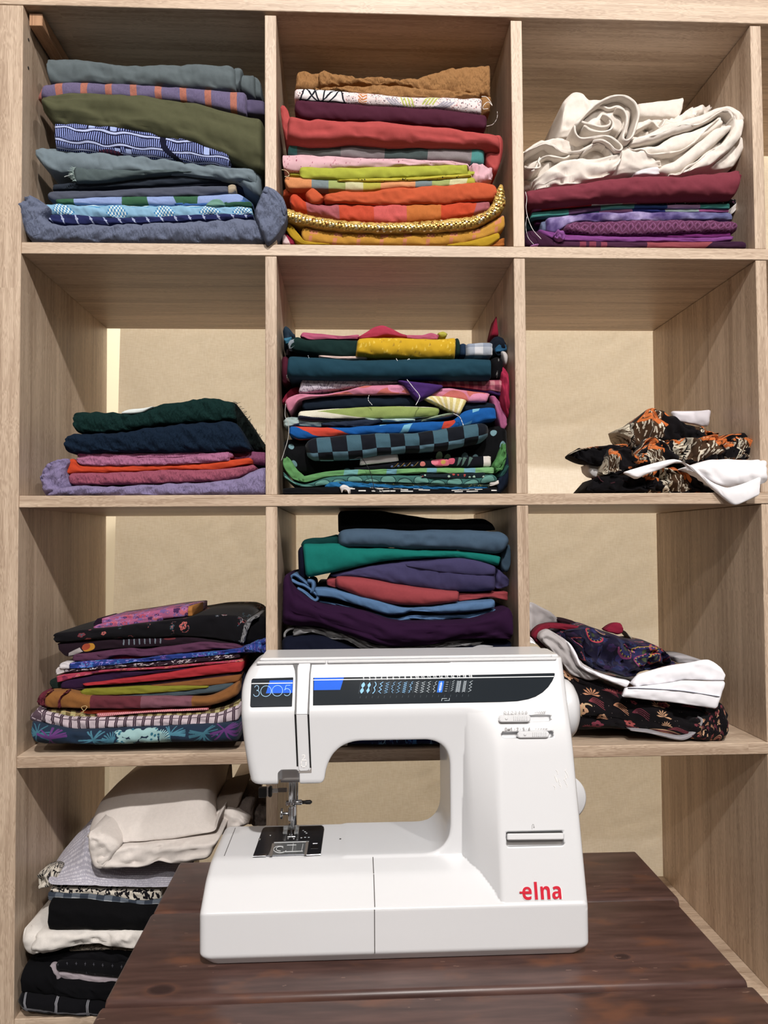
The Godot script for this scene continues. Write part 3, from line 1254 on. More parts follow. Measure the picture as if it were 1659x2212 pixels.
func make_machine():
	var o := Vector3(0.496, TABLE, 0.2)
	var t := thing("sewing_machine", "white electric sewing machine with dark stitch panel and red logo standing on the brown table", "sewing machine", o)
	var mid := func(x: float, y: float) -> Vector3: return onplane(x, y, LEAN_AT, LEAN)
	cuts = [
		[mid.call(1136, 1552), 0.0282, 0.0033, 0.007], [mid.call(1140, 1587), 0.0286, 0.0033, 0.007],
		[mid.call(1156, 1812), 0.0304, 0.0072, 0.008]]
	var white := plain(rgb("d2d3d5"), 0.28)
	white.metallic_specular = 0.5
	white.clearcoat_enabled = true
	white.clearcoat = 0.35
	white.clearcoat_roughness = 0.12
	var black := plain(Color(0.012, 0.012, 0.016), 0.45)
	var dark := plain(rgb("1d2126"), 0.3)
	var steel := plain(rgb("b9babc"), 0.22, 1.0)
	var grey := plain(rgb("bdb9b6"), 0.4)
	var body := put("body", net(Vector3(0.288, 0.6025, 0.109), Vector3(0.704, 0.911, 0.294), 0.0019, o), white, t)
	for q in [Vector3(0.325, 0.61, 0.265), Vector3(0.665, 0.61, 0.265), Vector3(0.325, 0.61, 0.14), Vector3(0.665, 0.61, 0.14)]:
		put("rubber_foot", bar(q - Vector3(0, 0.0028, 0), q + Vector3(0, 0.002, 0), [[0.0, 0.0], [0.0, 0.009], [0.0, 0.011], [0.0, 0.0]]), black, t, -o)
	# chart and badge
	S("panel", 500, 1390, 0.46414)
	var gloss := plain(Color.WHITE, 0.1)
	gloss.albedo_texture = ImageTexture.create_from_image(panel_image())
	gloss.metallic_specular = 0.2
	patch("stitch_chart", Q("380,160 800,153 1200,145 1500,138 1505,141 1503,152 1493,175 1474,203 1448,228 1415,248 1380,260 1330,269 1250,273 800,281 379,289"), FACET_AT, FACET_Y, 0.0, 0.0008, gloss, t)
	var gb := gloss.duplicate() as StandardMaterial3D
	gb.albedo_texture = ImageTexture.create_from_image(badge_image())
	patch("badge_panel", Q("101,164 286,158 288,160 282,292 279,294 95,298 89,296 87,288 93,175 96,167"), FACET_AT, FACET_Y, 0.0, 0.0008, gb, t)
	var ink := plain(rgb("d5dadd"), 0.5)
	for i in 19:
		word("number", str(i + 1), 500 + (615 + 27.6 * i) * kk, 1390 + (164.6 - 0.5 * i) * kk, 0.0031, FACET_AT, FACET_Y, ink, t, 0.8, true, 0.0009)
	# slots and the cover strip between them
	patch("thread_slot", P("632,1430.5 644.5,1430 643,1440 642.2,1457 639.8,1543.5 636,1543.5 637.5,1500 638.2,1465 637,1450"), FACET_AT, FACET_Y, 0.0, 0.0006, black, t, 0.0001)
	patch("thread_slot", P("672,1428.5 674.5,1428 671,1457 668,1543.5 664.2,1543.5 668.6,1457"), FACET_AT, FACET_Y, 0.0, 0.0006, black, t, 0.0001)
	patch("thread_slot", P("636,1543 639.8,1543 644.3,1655 641,1655"), ARM_AT, Vector3.UP, 0.0, 0.0006, black, t, 0.0001)
	patch("thread_slot", P("664.2,1543 668,1543 672.6,1658 669.4,1658"), ARM_AT, Vector3.UP, 0.0, 0.0006, black, t, 0.0001)
	patch("thread_cover", P("646,1428.5 671.5,1427.5 668.4,1457 664,1543.5 640,1543.5 642.5,1457"), FACET_AT, FACET_Y, 0.0, 0.0012, white, t, 0.0006)
	patch("thread_cover", P("640,1543.5 664,1543.5 669,1655 668,1662 664,1665 649,1665.5 645.5,1663 644.5,1655"), ARM_AT, Vector3.UP, 0.0, 0.0012, white, t, 0.0006)
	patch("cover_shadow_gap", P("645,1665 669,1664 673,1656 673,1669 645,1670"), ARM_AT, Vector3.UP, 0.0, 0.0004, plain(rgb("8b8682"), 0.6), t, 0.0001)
	word("number", "2", 656, 1636, 0.009, ARM_AT, Vector3.UP, plain(rgb("f6f4f2"), 0.3), t, 1.0, false, 0.0012)
	stroke("embossed_arrow", P("651,1644 650.5,1650 652,1655 656.5,1657 661,1654 661.5,1643 659,1641"), 1.6, ARM_AT, Vector3.UP, 0.0012, 0.0004, plain(rgb("f6f4f2"), 0.3), t)
	# lid on top
	put("lid", slab(Vector3(0.336, 0.004, 0.07), 0.0018), white, t, Vector3(0.516, 0.9025, 0.158) - o)
	put("lid_lip", slab(Vector3(0.078, 0.0035, 0.006), 0.0012), white, t, Vector3(0.3845, 0.9, 0.1975) - o)
	put("lid_lip", slab(Vector3(0.262, 0.0035, 0.006), 0.0012), white, t, Vector3(0.556, 0.9, 0.1975) - o)
	put("carry_handle", slab(Vector3(0.012, 0.004, 0.05), 0.0018), white, t, Vector3(0.686, 0.902, 0.165) - o)
	# seams of the base: the removable extension ends at the upright joint
	var x := 0.4745
	var seam := plain(rgb("4a4644"), 0.8)
	put("seam", slab(Vector3(0.0009, 0.0435, 0.001), 0.0001), seam, t, Vector3(x - 0.0004, 0.641, 0.2848) - o)
	var s2 := put("seam", slab(Vector3(0.0009, 0.001, 0.038), 0.0001), seam, t, Vector3(x, 0.674, 0.2668) - o)
	s2.rotation.x = atan2(0.02, 0.034)
	var s3 := put("seam", slab(Vector3(0.0009, 0.001, 0.032), 0.0001), seam, t, Vector3(x, 0.688, 0.2335) - o)
	s3.rotation.x = atan2(0.008, 0.032)
	put("seam", slab(Vector3(0.0007, 0.001, 0.085), 0.0001), seam, t, Vector3(0.3115, 0.6918, 0.17) - o)
	# hand wheel and the disc behind
	put("hand_wheel", bar(Vector3(0.690, 0.8375, 0.17), Vector3(0.7195, 0.8375, 0.17), [[0.0, 0.0], [0.0, 0.034], [0.014, 0.0345], [0.018, 0.033], [-0.0075, 0.029], [-0.0035, 0.021], [-0.001, 0.01], [0.0, 0.0]], 48), white, t, -o)
	put("spool_disc", bar(Vector3(0.714, 0.7157, 0.112), Vector3(0.714, 0.7157, 0.119), [[0.0, 0.0], [0.0, 0.027], [0.0015, 0.029], [-0.0015, 0.029], [0.0, 0.027], [0.0, 0.0]], 48), white, t, -o)
	put("spool_disc_shaft", rod(Vector3(0.69, 0.7157, 0.122), Vector3(0.72, 0.7157, 0.122), 0.004), white, t, -o)
	# sliders with their ridges, and the reverse lever
	for k in 2:
		var r := round_rect(1077, 1545, 1145.5, 1560.5, 6.5, -0.012) if k == 0 else round_rect(1117, 1580, 1185.5, 1594.5, 6.5, -0.012)
		var sl := patch("slider", r, LEAN_AT, LEAN_Y, -0.002, 0.0045, white, t, 0.001)
		var x0 := 1108.0 if k == 0 else 1149.0
		var yc := 1552.5 if k == 0 else 1587.0
		for i in 8:
			var rr := round_rect(x0 + 4.0 * i, yc - 5.0, x0 + 4.0 * i + 2.0, yc + 4.5, 0.9)
			var pp := patch("ridge", rr, LEAN_AT, LEAN_Y, 0.0025, 0.0009, white, sl, 0.0003) if false else put("ridge", plate(flat_on(rr, LEAN_AT, LEAN_Y), LEAN_AT + LEAN * 0.0025 - o, Vector3.RIGHT, LEAN_Y, 0.0009, 0.0003), white, sl)
		var cx := 1093.0 if k == 0 else 1133.0
		put("pointer_dot", plate(flat_on(arc(Vector2(cx, yc), Vector2(3, 3), 0, 345, 15), LEAN_AT, LEAN_Y), LEAN_AT + LEAN * 0.0025 - o, Vector3.RIGHT, LEAN_Y, 0.001, 0.0005), white, sl)
	patch("reverse_lever", round_rect(1095, 1800, 1217, 1814, 3.0, -0.012), LEAN_AT, LEAN_Y, -0.004, 0.0065, white, t, 0.0009)
	patch("lever_recess", round_rect(1093, 1799, 1218, 1826, 3.0, -0.012), LEAN_AT, LEAN_Y, -0.0078, 0.0006, plain(rgb("a9a5a2"), 0.5), t, 0.0002)
	# printing on the column
	var mark := plain(rgb("8d8b8a"), 0.6)
	for i in 7:
		word("number", str(i), 1090.5 + 7.75 * i, 1540.0 - 0.1 * i, 0.0036, LEAN_AT, LEAN_Y, mark, t)
	for i in 6:
		word("mark", "·", 1094.4 + 7.75 * i, 1540.0, 0.004, LEAN_AT, LEAN_Y, mark, t)
	patch("mark", P("1091,1543.4 1110,1543.1 1110,1544.0 1091,1544.3"), LEAN_AT, LEAN_Y, 0.0, 0.0003, mark, t, 0.0001)
	stroke("zigzag_mark", P("1155,1540 1161,1538.5 1163,1540 1166,1537.5 1167.5,1541 1170.5,1537 1172,1541 1175,1536.5 1176,1541.5 1178.5,1536"), 0.7, LEAN_AT, LEAN_Y, 0.0, 0.0003, mark, t)
	for k in [["0", 1093.0], ["1", 1105.0], ["2", 1118.2], ["3", 1131.0], ["4", 1143.0]]:
		word("number", k[0], k[1], 1575.0, 0.0042, LEAN_AT, LEAN_Y, mark, t)
	for xx in [1112.0, 1124.5, 1137.0]:
		word("mark", "·", xx, 1575.0, 0.004, LEAN_AT, LEAN_Y, mark, t)
	patch("mark", P("1096.5,1574.2 1102.5,1574 1102.5,1577 1096.5,1577.2"), LEAN_AT, LEAN_Y, 0.0, 0.0003, mark, t, 0.0001)
	for i in 5:
		var xa := 1157.0 + 5.4 * i
		patch("dash_mark", P("%f,1573.8 %f,1573.7 %f,1574.5 %f,1574.6" % [xa, xa + 1.5 + 0.6 * i, xa + 1.5 + 0.6 * i, xa]), LEAN_AT, LEAN_Y, 0.0, 0.0003, mark, t, 0.0001)
	stroke("reverse_mark", P("1149.5,1791 1149.5,1783 1151,1780.5 1153.2,1782 1153.4,1788"), 0.9, LEAN_AT, LEAN_Y, 0.0, 0.0003, mark, t)
	patch("reverse_mark", P("1151.6,1786 1155.4,1786 1153.4,1789.5"), LEAN_AT, LEAN_Y, 0.0, 0.0003, mark, t, 0.0001)
	# the red logo with its tail and pale edge
	var red := plain(rgb("c3152f"), 0.4)
	var rim := plain(rgb("e2e0de"), 0.4)
	var lb := word("logo_edge", "elna", 1170.5, 1926.5, 0.0222, LEAN_AT, LEAN_Y, rim, t, 0.95, true, 0.0003)
	word("logo", "elna", 1170, 1925.5, 0.0216, LEAN_AT, LEAN_Y, red, t, 0.94, true, 0.0008)
	patch("logo_tail", P("1122,1925.5 1127,1926 1131,1925 1143,1925 1143,1930 1131,1930.5 1127,1930 1122,1929.5"), LEAN_AT, LEAN_Y, 0.0006, 0.0008, red, t, 0.0002)
	# face plate in the notch above the needle
	var z := 0.2035
	put("face_plate", slab(Vector3(0.0225, 0.02, 0.004), 0.0008), grey, t, Vector3(0.3829, 0.779, 0.1985) - o)
	put("face_plate_edge", slab(Vector3(0.0215, 0.0022, 0.006), 0.0006), steel, t, Vector3(0.3829, 0.768, 0.198) - o)
	# needle bar, presser bar, clamp, threader, presser foot
	z = 0.165
	var q := func(px: float, py: float) -> Vector3: return at(px, py, z) - o
	var tubes := [["needle_bar", 627.5, 1690, 627.5, 1733, 0.0021, steel], ["presser_bar", 635.5, 1688, 635.5, 1782, 0.0026, steel], ["thread_guide", 631.5, 1688, 631.5, 1728, 0.0007, steel], ["threader_rod", 642.5, 1690, 642.5, 1736, 0.0009, steel], ["guard", 637.5, 1692, 637.5, 1740, 0.0014, dark], ["needle", 628.5, 1733, 629.5, 1802, 0.0006, steel]]
	for k in tubes:
		var za := 0.172 if k[0] in ["needle_bar", "needle", "thread_guide"] else 0.16
		put(k[0], rod(at(k[1], k[2], za) - o, at(k[3], k[4], za) - o, k[5]), k[6], t)
	z = 0.172
	put("needle_clamp", slab(Vector3(0.0095, 0.004, 0.006), 0.0006), steel, t, q.call(626, 1734.5))
	put("clamp_screw", bar(q.call(634, 1733), q.call(653, 1733), [[0.0, 0.0], [0.0, 0.0022], [0.001, 0.0029], [-0.001, 0.0029], [0.0, 0.002], [0.0, 0.0]]), steel, t)
	put("clamp_knob", bar(q.call(652.5, 1733), q.call(674, 1732.5), [[0.0, 0.0], [0.0, 0.002], [0.003, 0.0019], [-0.0065, 0.0024], [-0.002, 0.0024], [0.0, 0.001], [0.0, 0.0]]), black, t)
	put("threader_knob", slab(Vector3(0.0092, 0.011, 0.008), 0.0008), black, t, q.call(567.5, 1711))
	put("threader_knob", slab(Vector3(0.0042, 0.0116, 0.008), 0.0012), black, t, q.call(584, 1709.5))
	put("threader_spacer", slab(Vector3(0.002, 0.0095, 0.006), 0.0004), grey, t, q.call(578.5, 1710))
	put("threader_arm", slab(Vector3(0.0075, 0.0045, 0.004), 0.0008), grey, t, q.call(594, 1708))
	put("threader_arm", slab(Vector3(0.0115, 0.0048, 0.003), 0.001), plain(rgb("77706b"), 0.35, 0.6), t, q.call(610, 1706.5))
	z = 0.166
	put("foot_screw", bar(q.call(606, 1757.5), q.call(611.5, 1757.5), [[0.0, 0.0], [0.0, 0.005], [0.0006, 0.006], [-0.0006, 0.006], [0.0, 0.005], [0.0, 0.0]], 24), steel, t)
	put("foot_screw_stem", rod(q.call(611, 1757.5), q.call(626, 1757.5), 0.0016), steel, t)
	put("foot_shank", slab(Vector3(0.0052, 0.0165, 0.006), 0.0012), steel, t, q.call(628, 1758))
	put("foot_shank", slab(Vector3(0.004, 0.0125, 0.005), 0.001), steel, t, q.call(634, 1752))
	put("foot_ankle", slab(Vector3(0.0035, 0.01, 0.004), 0.0008), steel, t, q.call(631, 1777))
	var clear := plain(Color(0.8, 0.82, 0.83, 0.14), 0.08)
	clear.transparency = BaseMaterial3D.TRANSPARENCY_ALPHA
	var y := 0.6965
	put("presser_foot", slab(Vector3(0.0052, 0.0028, 0.02), 0.0006), clear, t, aty(617, 1793, y) - o)
	put("presser_foot", slab(Vector3(0.0052, 0.0028, 0.02), 0.0006), clear, t, aty(641, 1793, y) - o)
	put("presser_foot_bridge", slab(Vector3(0.0185, 0.0045, 0.005), 0.0008), clear, t, aty(629, 1787, 0.6985) - o)
	put("presser_foot_hinge", slab(Vector3(0.0075, 0.004, 0.005), 0.0008), steel, t, aty(629.5, 1784, 0.7) - o)
	# needle plate, feed dogs, bobbin window
	var pm := plain(rgb("4b4c52"), 0.2, 0.85)
	var ground := func(s: String, h: float) -> PackedVector2Array:
		var r := PackedVector2Array()
		for k in P(s):
			var w := aty(k.x, k.y, h)
			r.append(Vector2(w.x - o.x, -(w.z - o.z)))
		return r
	var up := func(called: String, s: String, h: float, thick: float, m: Material, bevel := 0.0003) -> MeshInstance3D:
		return put(called, plate(ground.call(s, h), Vector3(0, h - o.y, 0), Vector3.RIGHT, Vector3.FORWARD, thick, bevel), m, t)
	var npl: MeshInstance3D = up.call("needle_plate", "546,1851 693,1846.5 700.5,1792 699.5,1787 695,1784.5 573,1788 568,1790.5 566,1794", 0.692, 0.0009, pm, 0.0004)
	up.call("plate_edge", "546,1851 574,1850 576,1846 548,1847.5", 0.6931, 0.0006, steel)
	up.call("plate_edge", "662,1848 693,1846.5 693.5,1843.5 663,1845.5", 0.6931, 0.0006, steel)
	for k in ["613,1816 617,1816 621,1796 618,1796", "640,1815 643.5,1815 646,1795 643,1795"]:
		up.call("feed_slot", k, 0.6929, 0.0003, steel, 0.0001)
	up.call("feed_slot", "620,1816 640,1816 641,1796 623,1796", 0.6929, 0.0002, black, 0.0001)
	for k in ["624.5,1804 627,1804 628,1795 625.5,1795", "629.5,1804 632,1804 632,1795 630,1795", "636,1803 638,1803 638.5,1795 636.5,1795", "621,1809 638,1808.5 638,1807 621.5,1807.5"]:
		up.call("feed_dog", k, 0.6931, 0.0009, steel, 0.0002)
	for k in [Vector2(622.5, 1812), Vector2(634.5, 1812), Vector2(584, 1805), Vector2(561, 1813)]:
		var w := aty(k.x, k.y, 0.6929) - o
		put("plate_screw", bar(w, w + Vector3(0, 0.0008, 0), [[0.0, 0.0], [0.0, 0.0016], [0.0, 0.0013], [0.0, 0.0]], 14), steel, t)
	up.call("bobbin_well", "586,1847 661,1845 664,1821 596,1823", 0.6929, 0.0002, black, 0.0001)
	up.call("bobbin_window", "579,1849 663,1846.5 667.5,1817.5 592,1820", 0.6934, 0.0009, clear, 0.0003)
	up.call("window_frame", "582,1849 588,1848.8 594,1822 588,1822.2", 0.6944, 0.0003, plain(rgb("6b6560"), 0.4), 0.0001)
	up.call("window_frame", "657,1847 662.5,1846.8 666.5,1818 661,1818.2", 0.6944, 0.0003, plain(rgb("6b6560"), 0.4), 0.0001)
	var wl := plain(rgb("d9dcdd"), 0.5)
	for k in ["611,1840.6 654,1839 654,1838 611,1839.6", "592,1820.8 667,1818.4 667,1817.6 592,1820", "632,1838 634,1822 633.2,1822 631.2,1838", "652,1838 655,1823 654.2,1823 651.2,1838", "620,1826 640,1825.4 640,1824.6 620,1825.2"]:
		up.call("window_mark", k, 0.6945, 0.0002, wl, 0.00005)
	for k in 2:
		var ring := offset_line(arc(Vector2(605.0, 1835.0 - k), Vector2(14 - 6 * k, 7 - 2.6 * k), 20 + 60 * k, 300 + 30 * k, 24), 1.2)
		var st := ""
		for p in ring:
			st += "%f,%f " % [p.x, p.y]
		up.call("bobbin_arrow", st, 0.6945, 0.0002, wl, 0.00005)
	up.call("plate_latch", "671,1834 687,1833.5 688,1825 672.5,1825.5", 0.6929, 0.0003, black, 0.0001)
	up.call("plate_latch", "676,1823 686,1822.6 686.5,1820.6 676.5,1821", 0.6929, 0.0005, steel, 0.0001)
	for k in [[655, 1794], [659, 1797], [662, 1800], [651, 1810], [659, 1809], [667, 1809]]:
		word("plate_mark", "+", k[0], k[1], 0.004, Vector3(0.4, 0.6929, 0.15), Vector3.FORWARD, wl, t)
	up.call("bed_pin", "733,1813.5 737,1813.3 737,1811.6 733.5,1811.8", 0.692, 0.0004, black, 0.0001)
	# the cluster of pale worn scratches on the column
	var rr := RandomNumberGenerator.new()
	rr.seed = 4
	for i in 12:
		var px := 1192.0 + rr.randf() * 36.0
		var py := 1658.0 + rr.randf() * 46.0
		var dx := rr.randf_range(-4, 4)
		stroke("scratch", PackedVector2Array([Vector2(px, py), Vector2(px + dx, py + 4), Vector2(px + dx * 0.4 + 2, py + 9)]), 1.3, LEAN_AT, LEAN_Y, 0.0, 0.0005, rim, t)

# ---------------------------------------------------------------- prints of the patterned fabrics (u along the fold, v across its nose)
func blocks(x0: float, x1: float, edges: Array, cols: Array, speck := 0.04) -> StandardMaterial3D:
	var im := canvas(640, 32, rgb(cols[0]))
	var a := x0
	for i in cols.size():
		var b: float = edges[i] if i < edges.size() else x1
		var u0 := int(640.0 * (a - x0) / (x1 - x0))
		var u1 := int(640.0 * (b - x0) / (x1 - x0))
		im.fill_rect(Rect2i(u0, 0, u1 - u0 + 1, 32), rgb(cols[i]))
		a = b
	grain(im, speck)
	return print_mat(im)

func grain(im: Image, amount: float):
	var r := RandomNumberGenerator.new()
	r.seed = im.get_width() + im.get_height() * 3
	for y in im.get_height():
		for x in im.get_width():
			var k := 1.0 + (r.randf() - 0.5) * 2.0 * amount
			var c := im.get_pixel(x, y)
			im.set_pixel(x, y, Color(c.r * k, c.g * k, c.b * k))

func stripes(w: int, h: int, bg: String, col: String, xs: Array, wide: float, x0: float, x1: float) -> StandardMaterial3D:
	var im := canvas(w, h, rgb(bg))
	for x in xs:
		var u: float = (x - x0) / (x1 - x0) * w
		var hw := wide / (x1 - x0) * w / 2.0
		im.fill_rect(Rect2i(int(u - hw), 0, int(hw * 2.0), h), rgb(col))
	grain(im, 0.09)
	return print_mat(im)

func checks(w: int, h: int, nx: float, ny: float, a: String, b: String, both: String) -> StandardMaterial3D:      # gingham
	var im := canvas(w, h, rgb(a))
	for i in range(0, int(nx) + 1):
		for j in range(0, int(ny * 2) + 2):
			var r := Rect2i(int(i * w / nx), int(j * h / ny / 2.0), int(ceil(w / nx / 2.0)), int(ceil(h / ny / 2.0)))
			im.fill_rect(r, rgb(both) if j % 2 == 0 else rgb(b))
			var r2 := Rect2i(int((i + 0.5) * w / nx), int(j * h / ny / 2.0), int(ceil(w / nx / 2.0)), int(ceil(h / ny / 2.0)))
			im.fill_rect(r2, rgb(b) if j % 2 == 0 else rgb(a))
	grain(im, 0.04)
	return print_mat(im)

func dots(w: int, h: int, bg: String, cols: Array, n: int, r0: float, r1: float, seed_: int, squash := 1.0) -> Image:
	var im := canvas(w, h, rgb(bg))
	var r := RandomNumberGenerator.new()
	r.seed = seed_
	for i in n:
		var rad := r.randf_range(r0, r1)
		dot(im, r.randf() * w, r.randf() * h, rad, rgb(cols[r.randi() % cols.size()]), rad * squash)
	return im

func floral(w: int, h: int, bg: String, cols: Array, n: int, size: float, seed_: int, swirl := 0.4) -> Image:
	var im := canvas(w, h, rgb(bg))
	var r := RandomNumberGenerator.new()
	r.seed = seed_
	for i in n:
		var p := Vector2(r.randf() * w, r.randf() * h)
		var c := rgb(cols[r.randi() % cols.size()])
		var c2 := rgb(cols[r.randi() % cols.size()])
		var s := size * r.randf_range(0.5, 1.2)
		var kind := r.randf()
		var turn := r.randf() * TAU
		if kind < swirl:                                    # a feathery frond or curl
			var q := PackedVector2Array()
			for k in 14:
				q.append(p + Vector2(cos(turn + k * 0.22), sin(turn + k * 0.22)) * s * (0.4 + 0.12 * k))
			line(im, q, maxf(1.2, s * 0.16), c)
			for k in range(2, 13, 2):
				line(im, PackedVector2Array([q[k], q[k] + Vector2(cos(turn + k), sin(turn + k)) * s * 0.6]), maxf(1.0, s * 0.1), c2)
		else:                                               # a flower of five petals
			for k in 5:
				var d := Vector2(cos(turn + TAU * k / 5.0), sin(turn + TAU * k / 5.0))
				dot(im, p.x + d.x * s * 0.6, p.y + d.y * s * 0.6, s * 0.42, c)
				line(im, PackedVector2Array([p, p + d * s * 0.8]), maxf(1.0, s * 0.08), c2)
			dot(im, p.x, p.y, s * 0.25, c2)
	return im

func p_blue_basket() -> StandardMaterial3D:
	var im := canvas(1024, 220, rgb("15183a"))
	var pale := rgb("94a6f0")
	var r := RandomNumberGenerator.new()
	r.seed = 12
	for row in 5:
		var y0 := row * 48.0 - 4.0
		var x := 4.0
		while x < 1024.0:
			if r.randf() < 0.035:
				fillpoly(im, PackedVector2Array([Vector2(x, y0 + 14), Vector2(x + 34, y0 + 16), Vector2(x + 34, y0 + 50), Vector2(x, y0 + 48)]), rgb("a9bcf2"))
				x += 40.0
			else:
				var sl := 9.0 * sin(x * 0.013 + row)
				line(im, PackedVector2Array([Vector2(x, y0 + 8), Vector2(x + sl, y0 + 44)]), 6.0, pale)
				x += 12.4
		var wv := PackedVector2Array()
		for k in 64:
			wv.append(Vector2(k * 16.6, y0 + 3.0 + 6.0 * sin(k * 0.55 + row * 1.3)))
		line(im, wv, 17.0, rgb("15183a"))
		line(im, wv, 9.0, rgb("b9c6f2"))
	dot(im, 320, 205, 75, rgb("3b2440"), 40)
	for k in 6:
		line(im, PackedVector2Array([Vector2(262 + 22 * k, 172), Vector2(262 + 22 * k, 220)]), 4.0, rgb("7a2840"))
	line(im, curve(P("690,0 640,50 640,120 700,180 740,230")), 34.0, rgb("10122c"))
	return print_mat(im)

func p_turquoise() -> StandardMaterial3D:
	var im := canvas(900, 64, rgb("86b8da"))
	for y in [2, 8, 14]:
		var q := PackedVector2Array()
		for k in 40:
			q.append(Vector2(k * 23.5, y + 3.0 * sin(k * 0.7 + y)))
		line(im, q, 3.5, rgb("3f97cf") if y != 8 else rgb("c9e4ea"))
	for c in [110, 330, 530, 720, 860]:
		for i in 13:
			for j in 6:
				if (i + j) % 2 == 0 and absf(i - 6.0) + absf(j - 3.0) * 1.6 < 7.5:
					dot(im, c + (i - 6) * 7.0, 38 + (j - 3) * 7.0, 3.0, rgb("e9f4ef"))
				elif absf(i - 6.0) + absf(j - 3.0) * 1.6 < 7.5:
					dot(im, c + (i - 6) * 7.0, 38 + (j - 3) * 7.0, 2.6, rgb("2f80c2"))
	var q2 := PackedVector2Array()
	for k in 50:
		q2.append(Vector2(k * 18.5, 57.0 + 3.0 * (k % 2)))
	line(im, q2, 3.0, rgb("a99f6a"))
	return print_mat(im)

func p_ticks(bg: String, col: String, n: int) -> StandardMaterial3D:
	var im := canvas(700, 48, rgb(bg))
	for i in n:
		var x := 700.0 * (i + 0.5) / n
		line(im, PackedVector2Array([Vector2(x - 4, 4), Vector2(x + 3, 44)]), 5.0, rgb(col))
		dot(im, x, 24, 5, rgb(col), 4)
	grain(im, 0.08)
	return print_mat(im)

func p_white_print() -> StandardMaterial3D:
	var im := dots(1024, 100, "efe2e0", ["5a4650", "7a6470", "c98a8a"], 760, 1.6, 3.2, 3)
	fillpoly(im, P("30,100 55,10 250,14 285,100"), rgb("f3eeee"))
	for k in ["30,100 55,14 250,14 285,100 30,97", "55,14 100,60 150,95 100,14", "165,14 165,95", "150,95 200,40 250,14", "60,96 100,50 140,14", "190,96 230,50 250,14", "30,86 285,88"]:
		line(im, P(k), 8.0, rgb("1e222c"))
	for k in 6:
		line(im, PackedVector2Array([Vector2(372, 90 - k * 14), Vector2(352, 74 - k * 14)]), 7.0, rgb("d98a52"))
		line(im, PackedVector2Array([Vector2(372, 90 - k * 14), Vector2(394, 80 - k * 14)]), 7.0, rgb("d98a52"))
	for k in 4:
		line(im, PackedVector2Array([Vector2(580 + k * 18, 25), Vector2(600 + k * 18, 78)]), 9.0, rgb("c3cc6a"))
		line(im, PackedVector2Array([Vector2(790 - k * 18, 15), Vector2(755 - k * 18, 62)]), 9.0, rgb("c3cc6a"))
		line(im, PackedVector2Array([Vector2(500 + k * 16, 45), Vector2(550 + k * 16, 88)]), 8.0, rgb("a9a7b4"))
		line(im, PackedVector2Array([Vector2(870 - k * 18, 50), Vector2(810 - k * 18, 95)]), 9.0, rgb("a9a7b4"))
	return print_mat(im)

func p_mustard() -> StandardMaterial3D:
	var im := canvas(1024, 80, rgb("cf9434"))
	grain(im, 0.06)
	for i in 9:
		for c in [[0, 6], [20, 24], [40, 6], [60, 6], [20, 44], [20, 62], [40, 24]]:
			im.fill_rect(Rect2i(40 + i * 112 + c[0], c[1], 18, 15), rgb("d98560"))
	return print_mat(im)

func p_tiedye() -> StandardMaterial3D:
	var n := FastNoiseLite.new()
	n.seed = 6
	n.frequency = 0.012
	n.fractal_octaves = 4
	var im := Image.create(640, 48, false, Image.FORMAT_RGB8)
	for y in 48:
		for x in 640:
			var g := 0.5 + 0.9 * n.get_noise_2d(x, y * 1.5)
			im.set_pixel(x, y, rgb("3d2a66").lerp(rgb("b3a5d6"), clampf(g, 0, 1)).lerp(rgb("55608c"), clampf((x - 380.0) / 300.0, 0, 0.7)))
	return print_mat(im)

func p_eyelet() -> StandardMaterial3D:
	var im := canvas(900, 64, rgb("6a3458"))
	for i in 24:
		for j in 3:
			var c := Vector2(20 + i * 38 + (19 if j % 2 else 0), 8 + j * 24)
			line(im, PackedVector2Array([c + Vector2(-16, 0), c + Vector2(0, -11), c + Vector2(16, 0), c + Vector2(0, 11), c + Vector2(-16, 0)]), 2.5, rgb("84507a"))
			dot(im, c.x, c.y, 3.5, rgb("3f1d38"))
	grain(im, 0.08)
	return print_mat(im)

func p_triangles() -> StandardMaterial3D:
	var im := canvas(640, 128, rgb("d9ab1c"))
	var r := RandomNumberGenerator.new()
	r.seed = 8
	for i in 90:
		var c := Vector2(r.randf() * 640, r.randf() * 128)
		var s := r.randf_range(3, 9)
		fillpoly(im, PackedVector2Array([c + Vector2(-s, s), c + Vector2(s, s * 0.6), c + Vector2(r.randf_range(-s, s), -s)]), rgb("ecc648") if i % 3 else rgb("b98e22"))
	return print_mat(im)

func p_coral() -> StandardMaterial3D:
	var im := canvas(900, 64, rgb("d67d9a"))
	for k in [[260, 70, 60], [470, 60, 50], [560, 5, 60], [760, 60, 60], [840, 10, 40], [360, 0, 36]]:
		dot(im, k[0], k[1], k[2], rgb("cf6a62"), k[2] * 0.7)
	for k in [[500, 20, 40], [700, 0, 40], [860, 40, 40]]:
		dot(im, k[0], k[1], k[2], rgb("e08aae"), k[2] * 0.6)
	grain(im, 0.06)
	return print_mat(im)

func p_leafgreen() -> StandardMaterial3D:
	var im := canvas(640, 64, rgb("e4e0cb"))
	fillpoly(im, P("0,64 0,34 130,46 260,58 640,66"), rgb("2a2d45"))
	fillpoly(im, P("90,20 260,4 640,14 640,60 380,60 260,44"), rgb("94a85a"))
	grain(im, 0.05)
	return print_mat(im)

